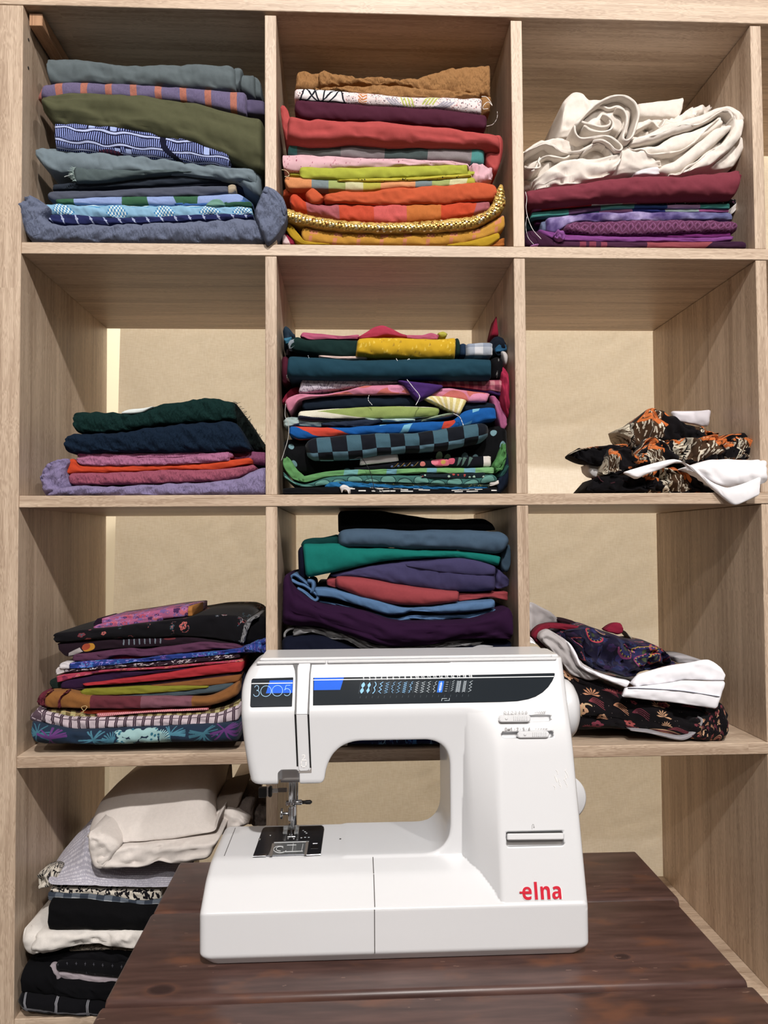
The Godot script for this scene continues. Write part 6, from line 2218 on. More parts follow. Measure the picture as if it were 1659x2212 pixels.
	var gb := blocks(95, 1470, [420, 520, 720, 790, 1000, 1070, 1260, 1340], ["5f9a5c", "6aa6a6", "6ea868", "6aa2b4", "72ac6a", "6aa2b4", "72ac6a", "6aa2b4", "78b274"])
	fab(f, "green cloth with pale blue patches curling up at both ends, lower centre stack", "fabric", [
		["front_fold", gb, "200,1100 230,1112 400,1077 700,1067 1000,1057 1300,1057 1470,1051", "190,1140 240,1152 400,1114 700,1099 1000,1094 1300,1092 1470,1094", {"d": 0.012, "w": 0.0012}],
		["curled_end", cloth(rgb("5c9658")), "92,994 96,1050 150,1128 240,1152", "128,984 150,1010 190,1070 236,1112", {"d": 0.014, "w": 0.002, "fx": 30.0}],
		["curled_end", cloth(rgb("4f8a4c")), "1466,1060 1480,1010 1515,930 1522,900", "1490,1092 1530,1060 1552,990 1550,905", {"d": 0.016, "w": 0.005, "fx": 60.0}]])
	fab(f, "teal green cloth with scallop dots under the green cloth, lower centre stack", "fabric", [
		["front_fold", p_tealdots(), "95,1082 150,1137 240,1163 400,1117 700,1107 1000,1107 1200,1122 1450,1096 1490,1120", "100,1122 200,1178 300,1178 500,1154 800,1154 1100,1164 1300,1169 1490,1144", {"d": 0.014, "w": 0.001}],
		["dark_facing", print_mat(dots(300, 40, "16252c", ["a6c9b6", "c24a44"], 14, 3, 7, 6)), "990,1098 1200,1094 1410,1088", "990,1122 1200,1126 1412,1118", {"d": 0.01, "L": 0.06}],
		["side_end", cloth(rgb("24504c")), "1480,1090 1520,1060 1565,1030", "1490,1120 1530,1110 1568,1060", {"d": 0.026}]])
	fab(f, "bright blue cloth squeezed near the bottom of the centre stack", "fabric", [
		["front_fold", cloth(rgb("1f6ea8")), "366,1172 400,1152 440,1141 520,1148 600,1152 900,1174 1300,1184 1435,1182", "370,1194 500,1186 800,1190 1100,1200 1435,1196", {"d": 0.012, "w": 0.002, "fx": 50.0}],
		["gold_flecked_facing", print_mat(dots(600, 24, "1d3431", ["9c8a44"], 60, 1.2, 2.4, 44)), "540,1152 1000,1164 1440,1166", "545,1160 1000,1178 1440,1184", {"d": 0.014, "L": 0.1}],
		["white_end", cloth(rgb("dcd6d0")), "1440,1152 1470,1144 1502,1138", "1442,1176 1470,1172 1502,1162", {"d": 0.016, "L": 0.06}]])
	fab(f, "black and white checked cloth at the very bottom of the centre stack", "fabric", [
		["front_fold", p_dashes(), "92,1190 300,1184 500,1184 800,1189 1200,1198 1490,1184", "92,1228 500,1230 1000,1228 1490,1226", {"d": 0.008, "w": 0.001}],
		["white_twist", cloth(rgb("dedad8")), "462,1180 490,1165 530,1186 536,1222", "478,1222 490,1200 510,1204 520,1230", {"d": -0.001, "L": 0.02, "w": 0.002}]])
	fab(f, "dark navy cloth standing at the bottom right of the centre stack", "fabric", [
		["front_fold", cloth(rgb("141f33")), "1482,1130 1520,1080 1562,920", "1486,1222 1520,1216 1566,1170", {"d": 0.04, "w": 0.002}]])
	strand("loose_thread", "long dark tangled thread hanging down the front of the centre stack", "560,1000 600,990 640,1040 665,1090 680,1150 690,1190 720,1200 750,1222 700,1210 670,1180 720,1215", 0.003, 0.0005, rgb("17181c"))
	strand("loose_thread", "white looped thread on the dark teal cloth at its centre", "832,346 850,372 890,384 915,348 912,378 886,412", 0.006, 0.0005, rgb("d9dadb"))
	strand("loose_thread", "white thread along the purple triangle edge", "902,482 940,530 985,590 975,620 960,648", 0.002, 0.0005, rgb("e0dee2"))
	strand("loose_thread", "short white thread on the left part of the dark teal cloth", "258,326 268,360 266,392", 0.008, 0.0004, rgb("bcc6cc"))
	strand("loose_thread", "white thread loop hanging below the pink and coral cloth", "655,585 650,615 675,648", 0.01, 0.0005, rgb("d9dadb"))
	strand("loose_thread", "long grey thread hanging at the left end of the centre stack", "112,640 108,720 128,760 130,850 100,960 84,1010", 0.006, 0.0004, rgb("bdbcb8"))
	strand("loose_thread", "white thread at the right end of the royal blue leaf cloth", "1205,704 1245,726 1262,760 1270,782", 0.004, 0.0005, rgb("d9dadb"))

func heap_mid_right():
	S("crumpled bundle in the second row right cubby", 1110, 800, 0.33092)
	var a := p_african(5)
	var b := p_african(23)
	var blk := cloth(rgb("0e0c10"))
	var t := fab("crumpled_fabric", "crumpled black, brown and orange patterned cloth heaped in the second row right cubby", "fabric", [
		["peak_fold", a, "700,370 740,360 780,340 900,252 970,246 1050,290 1150,340 1350,412", "722,440 770,500 860,520 950,470 1050,470 1200,460 1352,420", {"d": 0.07, "w": 0.006, "fx": 30.0, "b": 0.02, "L": 0.05}],
		["middle_fold", b, "850,480 900,430 1000,460 1200,432 1350,415 1480,420 1560,460 1612,530", "815,600 950,585 1100,580 1170,615 1300,570 1420,575 1605,562", {"d": 0.04, "w": 0.009, "fx": 34.0, "L": 0.06}],
		["left_wing", blk, "376,546 400,525 430,511 600,491 760,480", "378,562 430,590 480,606 600,622 800,625", {"d": [0.06, 0.05], "w": 0.004, "fx": 40.0, "L": 0.03}],
		["wing_lip", a, "376,545 430,511 600,490 740,478", "400,530 500,512 640,506 760,502", {"d": 0.05, "w": 0.001, "L": 0.02}],
		["left_panel", a, "606,600 640,500 700,515 760,520 820,565", "590,690 700,676 780,640 850,620", {"d": 0.036, "w": 0.005, "fx": 40.0, "L": 0.05}],
		["lower_left_fold", blk, "546,700 600,690 700,680 860,690", "460,798 600,800 750,800 900,800", {"d": 0.03, "w": 0.006, "fx": 34.0, "L": 0.06}],
		["hem_line", cloth(rgb("4a2a30")), "552,690 570,720 620,740 700,720 780,735", "", {"ribbon": 8, "d": 0.026, "b": 0.004, "L": 0.03}],
		["lower_right_fold", b, "850,690 920,650 1000,622 1110,640 1180,735", "860,798 1000,800 1150,800 1312,800", {"d": 0.034, "w": 0.008, "fx": 36.0, "L": 0.08}],
		["centre_fold", b, "806,600 860,520 920,450 990,470", "830,640 900,640 1000,620 1100,585", {"d": 0.03, "w": 0.004, "fx": 40.0, "L": 0.04}],
		["right_tip", b, "1400,470 1480,425 1560,462 1614,530", "1410,575 1480,575 1560,578 1602,572", {"d": 0.03, "w": 0.005, "fx": 50.0, "L": 0.1}],
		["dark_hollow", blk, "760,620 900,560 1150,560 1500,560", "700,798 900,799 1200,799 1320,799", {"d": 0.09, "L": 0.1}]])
	var paper := plain(rgb("f0eef1"), 0.75)
	paper.backlight_enabled = true
	paper.backlight = Color(0.3, 0.3, 0.3)
	fab("tissue_paper", "long white tissue paper strip curling out in front of the orange patterned cloth", "paper", [
		["left_curl", paper, "716,665 800,638 900,610 1040,579 1095,590", "805,710 880,676 980,636 1050,606 1110,602", {"d": 0.004, "L": 0.004, "b": 0.006, "w": 0.0006, "e": 0.001}],
		["front_flap", paper, "1085,588 1160,628 1240,690 1320,740 1400,765 1500,740 1616,692", "1110,604 1190,670 1270,745 1340,805 1442,878 1530,850 1610,812", {"d": [0.004, -0.03], "L": 0.004, "b": 0.004, "w": 0.0008, "e": 0.001}],
		["wide_sheet", paper, "1120,640 1200,610 1300,580 1450,578 1660,580", "1160,650 1290,742 1390,772 1500,768 1660,752", {"d": 0.008, "L": 0.05, "b": 0.02, "w": 0.002}]])
	fab("tissue_paper", "white paper corner sticking up behind the patterned heap", "paper", [
		["back_corner", plain(rgb("d8d4da"), 0.75), "1036,262 1080,262 1140,264 1230,262 1292,253", "1060,330 1120,340 1180,350 1230,360 1276,364", {"d": 0.12, "L": 0.006, "b": 0.006, "w": 0.001}]])
	fab("tissue_paper", "grey paper tongue under the left wing of the patterned heap", "paper", [
		["tongue", plain(rgb("c4c2c2"), 0.75), "478,610 530,622 606,622", "488,660 520,690 560,700", {"d": 0.07, "L": 0.03, "b": 0.006}]])

func stack_low_left():
	S("fabrics stacked in the third row left cubby", 0, 1270, 0.36166)
	var f := "folded_fabric"
	var pp := print_mat(floral(500, 100, "b05a86", ["c24a5e", "7c5a9c", "8c72b4", "d06a78", "4a2a5a", "c47ab0"], 70, 18, 8, 0.3))
	fab(f, "small pink and purple leaf print roll lying on top of the third row left stack", "fabric", [
		["upper_roll", pp, "600,184 700,170 800,156 1000,123 1148,108", "600,216 800,196 970,188 1146,170", {"d": 0.05, "w": 0.0008, "L": 0.12}],
		["lower_roll", pp, "556,228 600,214 700,197 800,186 966,160", "556,244 700,240 850,217 970,196", {"d": 0.044, "w": 0.0008, "L": 0.1}],
		["dark_end", cloth(rgb("241428")), "556,216 580,184 606,182", "560,240 580,232 606,216", {"d": 0.046, "e": 0.001, "L": 0.08}],
		["orange_end", cloth(rgb("b87838")), "1122,112 1136,110 1151,108", "1120,172 1136,172 1149,170", {"d": 0.046, "e": 0.001, "L": 0.08}]])
	var bf := floral(900, 128, "100f14", ["7a2c34", "2c4a56", "c4605a", "3a5a68", "8a8084", "20303a"], 26, 15, 18, 0.5)
	fab(f, "black floral cloth with a fuzzy white edge at its right end, third row left", "fabric", [
		["front_fold", print_mat(bf), "316,284 330,268 400,260 600,246 850,211 1050,190 1200,166 1400,163 1470,190", "315,312 340,330 600,308 900,299 1200,294 1360,318 1440,336", {"d": 0.03, "w": 0.002, "fx": 14.0, "L": 0.26}],
		["fuzzy_edge", cloth(rgb("7d7d80"), "gauze"), "1520,170 1480,190 1450,240 1430,330", "1545,172 1500,206 1474,260 1452,336", {"d": 0.026, "w": 0.003, "fx": 120.0, "L": 0.1}],
		["inner_fold", cloth(rgb("0c0b0f")), "1480,180 1540,166 1594,180", "1460,340 1540,345 1594,330", {"d": 0.05}]])
	var bird := canvas(900, 64, rgb("22121e"))
	dot(bird, 165, 34, 28, rgb("c98a2c"), 14)
	dot(bird, 150, 30, 20, rgb("a8452c"), 10)
	fillpoly(bird, P("140,44 60,56 66,40 120,30"), rgb("b8b0b0"))
	for k in 8:
		line(bird, PackedVector2Array([Vector2(330 + 26 * k, 6), Vector2(336 + 26 * k, 34)]), 7.0, rgb("6d7884"))
	dot(bird, 560, 14, 30, rgb("6a2a30"), 10)
	fab(f, "very dark plum cloth with a yellow bird motif, third row left", "fabric", [
		["front_fold", print_mat(bird), "340,330 600,312 900,301 1160,296 1420,338", "350,372 400,412 600,373 800,358 1000,348 1200,334 1420,348", {"d": 0.03, "w": 0.001}]])
	fab(f, "dusky mauve cloth with a crimson inner layer, third row left", "fabric", [
		["front_fold", cloth(rgb("5c3450")), "430,412 445,398 600,381 780,363 850,373 1000,351 1200,326 1400,336 1450,356", "432,440 600,436 700,404 850,412 1000,402 1250,368 1450,368", {"d": 0.022, "w": 0.0016}],
		["crimson_layer", cloth(rgb("a0283c")), "650,426 690,397 850,410 1100,382 1270,347 1292,380", "660,434 850,428 1100,404 1292,388", {"d": 0.03, "w": 0.001}]])
	var blf := print_mat(floral(900, 64, "223a8c", ["6a4aa8", "8a7ad0", "2f7ac4", "4a2a7a", "9a8ae0", "3aa0d0"], 90, 14, 28, 0.6))
	fab(f, "blue and violet floral cloth bunched at the right, third row left", "fabric", [
		["front_fold", blf, "415,450 600,432 800,427 1000,402 1200,387 1430,362 1592,322", "412,486 500,482 800,448 1000,433 1300,403 1470,388 1592,386", {"d": 0.018, "w": 0.0014}],
		["white_end", cloth(rgb("d8d2d6")), "352,470 366,450 416,447", "355,486 380,486 416,484", {"d": 0.02, "e": 0.002}],
		["bunched_end", blf, "1455,360 1520,330 1594,312", "1470,386 1530,388 1594,388", {"d": 0.012, "w": 0.004, "fx": 70.0}]])
	fab(f, "plum cloth with fine white vine print and pale selvedge, third row left", "fabric", [
		["front_fold", p_scribble("2c1a28", "c9bcc2", 150, 13, 2.4), "385,482 500,478 800,451 1000,433 1300,402 1432,391", "384,510 450,502 700,477 1000,463 1200,443 1432,417", {"d": 0.02, "w": 0.0008}],
		["selvedge", cloth(rgb("d4cccc")), "330,492 345,474 388,474", "334,518 350,520 388,506", {"d": 0.024, "e": 0.002}]])
	fab(f, "pink and orange floral cloth below the vine print, third row left", "fabric", [
		["front_fold", print_mat(floral(800, 64, "b83c56", ["d0607a", "c46a3a", "8c2a4c", "d88a6a", "6a2a4a"], 70, 15, 41, 0.4)), "335,528 400,514 600,487 800,477 1000,467 1200,447 1442,427", "338,566 450,538 600,508 800,493 1000,483 1200,463 1450,442", {"d": 0.022, "w": 0.0008}]])
	fab(f, "dark violet cloth wedged above the red cloth, third row left", "fabric", [
		["front_fold", cloth(rgb("331a3c")), "365,560 460,532 700,497 900,492 1000,486 1160,470", "360,602 450,607 600,575 700,548 900,514 1160,484", {"d": 0.026, "w": 0.001}]])
	fab(f, "bright red cloth rising to the right, third row left", "fabric", [
		["front_fold", cloth(rgb("b93038")), "490,572 700,547 1000,507 1200,472 1452,441", "500,588 800,568 1100,539 1300,514 1442,503", {"d": 0.02, "w": 0.001}]])
	fab(f, "thin dark plum cloth under the bright red cloth, third row left", "fabric", [
		["front_fold", cloth(rgb("38222e")), "395,602 700,582 1000,552 1300,516 1442,506", "380,616 700,594 1000,578 1300,546 1442,524", {"d": 0.026, "w": 0.0006}],
		["green_corner", cloth(rgb("1c2a26")), "294,562 310,546 350,560 385,600", "298,582 320,605 350,612 385,616", {"d": 0.04}]])
	fab(f, "ochre brown cloth edge right of the plum cloth, third row left", "fabric", [
		["front_fold", cloth(rgb("8a552c")), "900,582 1150,552 1300,534 1442,516", "900,592 1200,588 1300,580 1424,562", {"d": 0.022, "w": 0.0006}]])
	fab(f, "chartreuse cloth in the middle of the third row left stack", "fabric", [
		["front_fold", cloth(rgb("868426")), "480,616 500,606 600,601 900,587 1150,585 1245,586", "480,640 520,645 700,642 900,631 1100,614 1242,597", {"d": 0.018, "w": 0.0008}],
		["inner_fold", cloth(rgb("7a7822")), "440,616 460,612 490,612", "444,624 464,626 490,626", {"d": 0.028, "e": 0.001}]])
	fab(f, "slate blue cloth under the chartreuse cloth, third row left", "fabric", [
		["front_fold", cloth(rgb("44525a")), "620,648 800,636 1000,622 1150,606 1300,580 1392,568", "640,656 900,656 1150,640 1300,624 1392,586", {"d": 0.02, "w": 0.0008}]])
	fab(f, "ochre, wine and mauve colour-block cloth with red fringes, third row left", "fabric", [
		["front_fold", blocks(215, 1420, [512, 810, 1118], ["96602e", "6a2c36", "82505e", "8e5a2e"]), "265,640 280,622 400,616 510,646 800,651 1100,651 1250,651 1340,610 1422,560", "262,712 300,720 400,722 700,725 1000,718 1250,703 1340,680 1422,640", {"d": 0.012, "w": 0.0014}],
		["end_fringe", cloth(rgb("6e2a3a"), "gauze"), "216,664 232,640 258,622 275,622", "222,702 240,708 262,712 275,712", {"d": 0.02, "w": 0.003, "fx": 120.0}],
		["fringe_line", cloth(rgb("6a2834"), "gauze"), "402,618 366,650 350,690 352,722", "", {"ribbon": 12, "d": 0.004, "b": 0.004, "L": 0.012, "w": 0.003, "fx": 150.0}],
		["fringe_line", cloth(rgb("6a2834"), "gauze"), "300,622 268,650 258,690 272,714", "", {"ribbon": 12, "d": 0.008, "b": 0.004, "L": 0.012, "w": 0.003, "fx": 150.0}]])
	fab(f, "thin orange-red cloth with lacing under the colour-block cloth, third row left", "fabric", [
		["front_fold", cloth(rgb("b5442a")), "440,738 600,727 1000,720 1248,717", "450,758 700,747 1000,737 1246,735", {"d": 0.018, "w": 0.0008}]])
	fab(f, "narrow pink and white zigzag cloth, third row left", "fabric", [
		["front_fold", p_zigzag(), "575,752 800,740 1000,727 1242,718", "580,774 800,752 1100,737 1242,732", {"d": 0.012, "w": 0.0005}]])
	fab(f, "brown and yellow checked cloth above the white check, third row left", "fabric", [
		["front_fold", checks(800, 64, 20, 1.6, "b5ac74", "6c5a34", "3a2420"), "280,727 430,728 600,766 900,747 1200,740 1340,712 1422,682", "280,762 450,782 700,780 1000,770 1300,752 1422,722", {"d": 0.016, "w": 0.0014}]])
	fab(f, "white and plum windowpane check cloth, second from bottom third row left", "fabric", [
		["front_fold", p_windowcheck("cdbcc4", "3a2634", 22, 2, 7.0), "240,725 290,745 400,771 700,776 1000,769 1300,751 1422,702", "240,800 350,832 450,848 700,841 1000,828 1250,823 1422,792", {"d": 0.01, "w": 0.0016, "fx": 26.0}],
		["curled_end", p_windowcheck("c6b5be", "3a2634", 4, 3, 30.0), "174,764 175,790 240,812 300,820", "232,707 250,725 290,745 320,770", {"d": 0.014, "w": 0.0012}]])
	fab(f, "navy cloth with aqua splash print at the bottom of the third row left stack", "fabric", [
		["front_fold", p_splash(), "176,803 250,815 350,833 450,850 700,841 1000,828 1250,815 1422,803", "180,862 214,926 400,938 600,943 1000,928 1422,924", {"d": 0.008, "w": 0.0016, "b": 0.02, "L": 0.28}]])
	strand("loose_thread", "tan thread looping over the brown and yellow check, third row left", "350,760 380,738 430,748 470,752 520,712 486,712 500,740 440,770", 0.004, 0.0005, rgb("b59a6a"))
	fab("folded_fabric", "dark print cloth at the right end under the sewing machine head, third row left", "fabric", [
		["front_fold", cloth(rgb("1a1c2c")), "1380,560 1500,470 1594,400", "1380,925 1500,926 1594,926", {"d": 0.06}]])

func stack_low_middle():
	S("fabrics stacked in the third row middle cubby", 590, 1080, 0.33152)
	var f := "folded_fabric"
	fab(f, "black knit cloth lying at the very top of the third row middle stack", "fabric", [
		["front_fold", cloth(rgb("08080b"), "knit"), "422,90 440,72 520,70 700,71 800,86 1000,116 1200,126 1370,122 1425,152 1450,186", "425,215 600,196 800,198 1000,205 1200,200 1450,198", {"d": 0.05, "w": 0.001, "L": 0.22}]])
	fab(f, "slate blue knit cloth folded thick near the top of the third row middle stack", "fabric", [
		["front_fold", cloth(rgb("465d74"), "knit"), "424,222 445,200 490,187 600,182 900,199 1050,191 1300,196 1480,206 1530,235 1548,265", "424,286 440,304 470,309 700,308 900,321 1200,328 1400,348 1480,350 1525,320", {"d": 0.022, "w": 0.0014, "b": 0.022}],
		["side_drop", cloth(rgb("364a5c"), "knit"), "1484,330 1486,400 1488,440 1500,470", "1545,290 1552,350 1548,420 1530,472", {"d": 0.03, "w": 0.002}]])
	var tg := cloth(rgb("0c766c"), "knit")
	fab(f, "teal green knit cloth sloping down to the left, third row middle", "fabric", [
		["front_fold", tg, "190,290 210,284 300,284 430,285 500,308 700,311 900,323 1200,329 1400,350 1490,372", "212,505 235,505 300,492 500,448 700,404 900,384 1200,376 1400,414 1472,432", {"d": 0.018, "w": 0.001, "b": 0.014, "e": 0.003}],
		["back_fold", cloth(rgb("073b3a"), "knit"), "180,290 200,262 240,250 330,242 422,220", "190,320 260,310 330,300 430,300", {"d": 0.05}]])
	var iv := cloth(rgb("433e66"), "knit")
	fab(f, "indigo knit cloth with a loose pocket-like flap, third row middle", "fabric", [
		["front_fold", iv, "370,490 500,458 600,431 850,396 1000,379 1200,376 1350,396 1450,430", "380,500 600,513 800,553 950,577 1150,598 1300,598 1452,592", {"d": 0.024, "w": 0.001, "b": 0.014}],
		["flap", iv, "862,418 1000,398 1200,378 1350,398 1452,434", "865,432 1000,460 1200,486 1350,496 1450,488", {"d": 0.014, "L": 0.02, "b": 0.008, "w": 0.0006}],
		["side_end", iv, "1440,436 1490,460 1542,512", "1450,590 1500,575 1542,556", {"d": 0.04, "w": 0.003}],
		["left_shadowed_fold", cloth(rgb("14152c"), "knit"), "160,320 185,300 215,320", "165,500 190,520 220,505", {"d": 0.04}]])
	var bk := cloth(rgb("a24248"), "knit")
	fab(f, "brick red knit cloth bulging in the middle of the third row middle stack", "fabric", [
		["front_fold", bk, "404,512 420,500 500,500 600,511 800,549 1000,577 1215,598", "412,570 450,585 600,643 800,683 1000,689 1212,664", {"d": 0.016, "w": 0.0008, "b": 0.016, "e": 0.003}],
		["inner_fold", bk, "346,518 370,505 412,502", "352,556 380,566 416,574", {"d": 0.028, "e": 0.002}],
		["right_end", bk, "1205,602 1350,608 1530,598", "1208,662 1320,648 1420,636 1530,657", {"d": 0.028, "e": 0.002}]])
	var lb := cloth(rgb("5478a4"), "knit")
	fab(f, "light blue knit cloth with a looped left end, third row middle", "fabric", [
		["front_fold", lb, "262,572 350,575 450,592 700,652 850,700 1000,692 1200,671 1440,651 1451,690", "275,630 400,645 600,705 750,752 850,745 900,728 1100,740 1300,730 1448,706", {"d": 0.016, "w": 0.0012, "b": 0.012}],
		["under_layer", lb, "280,655 400,672 600,720 800,772 900,752 1100,752 1300,740 1450,712", "300,664 420,690 600,738 800,796 900,776 1060,786 1200,768 1300,772 1448,730", {"d": 0.02, "w": 0.0016, "fx": 26.0}],
		["loop", lb, "112,520 120,495 145,490 200,530 240,560", "", {"ribbon": 18, "d": 0.016, "b": 0.006, "L": 0.1}],
		["loop", lb, "115,520 160,545 210,560 262,600 290,625 282,655 262,650 200,600 155,575", "", {"ribbon": 20, "d": 0.014, "b": 0.006, "L": 0.1}],
		["loop", lb, "222,530 255,535 262,570 250,610", "", {"ribbon": 26, "d": 0.012, "b": 0.006, "L": 0.1}]])
	fab(f, "wide dark purple knit cloth sagging across the third row middle stack", "fabric", [
		["front_fold", cloth(rgb("2e1034"), "knit"), "60,520 75,492 100,480 135,560 280,664 450,696 600,728 800,792 1100,788 1300,772 1450,732 1540,702 1572,780", "54,815 150,827 300,833 500,884 700,950 850,960 1000,950 1200,915 1400,914 1564,920", {"d": 0.012, "w": 0.003, "fx": 8.0, "b": 0.026, "L": 0.28}]])
	var gm := cloth(rgb("8c8c8e"), "knit")
	fab(f, "grey marl jersey rippling under the dark purple cloth, third row middle", "fabric", [
		["front_fold", gm, "128,862 150,830 200,826 300,832 400,857 500,882 650,943 800,962 1000,950 1200,918 1380,922", "128,892 250,868 330,884 390,915 480,920 560,960 700,992 900,992 1100,966 1350,950", {"d": 0.014, "w": 0.004, "fx": 30.0}],
		["left_loop", gm, "72,900 78,865 110,842 140,838", "", {"ribbon": 14, "d": 0.014, "b": 0.004, "L": 0.08}],
		["right_end", cloth(rgb("a8a8ac"), "knit"), "1300,962 1350,946 1442,952", "1300,986 1370,984 1440,982", {"d": 0.008, "L": 0.06}]])
	fab(f, "midnight navy cloth under the grey marl jersey, third row middle", "fabric", [
		["front_fold", cloth(rgb("0d1226"), "knit"), "56,905 130,888 250,872 350,892 500,953 700,988 1000,976 1300,940 1562,920", "50,1180 400,1185 800,1185 1562,1180", {"d": 0.02, "w": 0.002, "b": 0.02, "L": 0.28}]])
	fab(f, "dark grey cloth hidden behind the sewing machine, third row middle", "fabric", [
		["front_fold", cloth(rgb("2a2c33")), "60,1180 500,1184 1000,1184 1560,1180", "60,1390 500,1392 1000,1390 1560,1385", {"d": 0.024, "w": 0.001}]])
	fab(f, "deep blue feather print cloth seen through the machine's opening, bottom of third row middle", "fabric", [
		["front_fold", print_mat(floral(800, 64, "0f1c4a", ["2f6ab0", "5fa0d0", "1a2a6a", "24408a", "8fc0e0"], 40, 16, 66, 0.7)), "485,1390 800,1392 1000,1392 1540,1386", "485,1600 800,1604 1000,1600 1540,1596", {"d": 0.014, "w": 0.001, "b": 0.022}],
		["white_corner", cloth(rgb("d6d2d0")), "390,1585 440,1572 486,1570", "400,1606 440,1606 486,1605", {"d": 0.012, "L": 0.05}]])

func heap_low_right():
	S("crumpled bundle in the third row right cubby", 1120, 1280, 0.3249)
	var fl := p_darkfloral()
	fab("folded_fabric", "large black cloth with peach flowers folded on the third row right shelf", "fabric", [
		["front_fold", fl, "70,420 300,510 400,562 560,600 690,652 850,690 1000,722 1330,770 1375,742", "70,905 355,916 700,920 850,935 1000,972 1150,988 1360,990 1408,952", {"d": 0.03, "w": 0.006, "fx": 9.0, "b": 0.02, "L": 0.28}],
		["right_fold", fl, "1180,842 1240,840 1300,800 1350,740 1384,760", "1130,980 1220,990 1300,992 1362,988 1406,955", {"d": 0.012, "w": 0.003, "fx": 30.0, "L": 0.2}],
		["grey_lining", cloth(rgb("a19da2")), "1222,835 1200,890 1140,940 1080,960 1000,950 880,925 745,916", "1232,850 1214,905 1150,962 1090,984 1010,974 880,940 750,922", {"d": 0.004, "w": 0.0008, "b": 0.004, "L": 0.05}]])
	fab("crumpled_fabric", "dark blue and red paisley cloth bundled on the black flowered cloth", "fabric", [
		["front_bulge", p_paisley(), "330,260 420,235 470,225 560,256 700,302 830,346 920,346 1000,402 1040,470 1082,476", "350,340 400,410 440,480 600,545 740,577 800,550 900,515 1000,495 1082,484", {"d": 0.04, "w": 0.009, "fx": 18.0, "b": 0.03, "L": 0.1}],
		["left_tail", p_paisley(), "250,262 300,245 360,250 440,250", "260,280 320,330 360,360 430,400", {"d": 0.05, "w": 0.003, "L": 0.04}],
		["red_edge", cloth(rgb("8a1f34")), "140,240 200,208 300,210 400,225 470,245", "150,262 220,242 300,246 380,256 450,262", {"d": 0.04, "w": 0.001, "L": 0.02}],
		["red_edge", cloth(rgb("8a1f34")), "92,290 110,256 150,222 205,208", "118,312 130,280 165,254 215,238", {"d": 0.036, "w": 0.001, "L": 0.02}],
		["red_edge", cloth(rgb("5a1826")), "94,288 110,320 150,352 200,380", "122,296 140,320 170,346 205,366", {"d": 0.04, "L": 0.02}],
		["red_lobe", cloth(rgb("96203a")), "575,248 610,220 645,204 682,206 697,240", "590,262 630,272 660,280 690,270 697,244", {"d": 0.07, "w": 0.001, "L": 0.015}],
		["dark_back", cloth(rgb("2c1820")), "270,178 300,174 360,188 430,224", "280,205 330,212 380,222 430,240", {"d": 0.08, "L": 0.03}]])
	var pw := plain(rgb("f0eff4"), 0.75)
	var pg := plain(rgb("a9a4a4"), 0.8)
	fab("tissue_paper", "fanned white pattern paper sticking out to the right from the bundle", "paper", [
		["fan", pw, "752,606 780,570 810,545 1000,492 1150,468 1272,450 1350,500 1378,548", "780,632 900,620 1000,606 1100,586 1250,590 1330,592 1372,590", {"d": 0.004, "L": 0.006, "b": 0.006, "w": 0.0012, "e": 0.001}],
		["front_strip", pw, "718,634 850,622 1000,604 1100,588 1250,592 1382,592", "690,694 800,708 900,720 1000,730 1180,754 1322,777", {"d": -0.004, "L": 0.004, "b": 0.004, "w": 0.0006, "e": 0.001}],
		["crease_line", plain(rgb("8f93a4"), 0.8), "730,634 900,640 1100,655 1340,692", "", {"ribbon": 2, "d": -0.0085, "b": 0.001, "L": 0.002, "w": 0.0}]])
	fab("tissue_paper", "crinkled pale grey paper wrapped under the paisley bundle", "paper", [
		["inner_side", pg, "130,300 160,262 210,245 320,320 350,370 390,440", "300,470 345,545 420,570 480,590 520,580 560,560", {"d": 0.024, "L": 0.1, "b": 0.008, "w": 0.003, "fx": 26.0}],
		["white_rim", pw, "325,320 355,350 390,410 415,475 500,520 620,565 750,592", "340,380 380,450 400,490 480,540 560,575 640,606 722,638", {"d": 0.014, "L": 0.03, "b": 0.006, "w": 0.001}],
		["back_sheet", pg, "72,58 140,90 212,130 292,200", "76,262 100,276 150,236 200,210", {"d": [0.06, 0.1], "L": 0.004, "b": 0.004, "w": 0.0015}],
		["far_left_sheet", pw, "74,290 90,305 110,330", "76,340 95,340 120,350", {"d": 0.03, "L": 0.02, "b": 0.003}]])
	fab("tissue_paper", "grey paper edge rising behind the fanned white paper", "paper", [
		["edge", plain(rgb("9a979a"), 0.8), "1030,425 1080,418 1140,424 1232,452", "1060,470 1120,470 1180,470 1230,465", {"d": 0.06, "L": 0.05, "b": 0.004}]])
	fab("tissue_paper", "dark grey paper corner behind the red lobe of the paisley bundle", "paper", [
		["corner", plain(rgb("8a8478"), 0.8), "704,250 740,285 790,332", "725,280 755,312 785,334", {"d": 0.1, "L": 0.03, "b": 0.003}]])

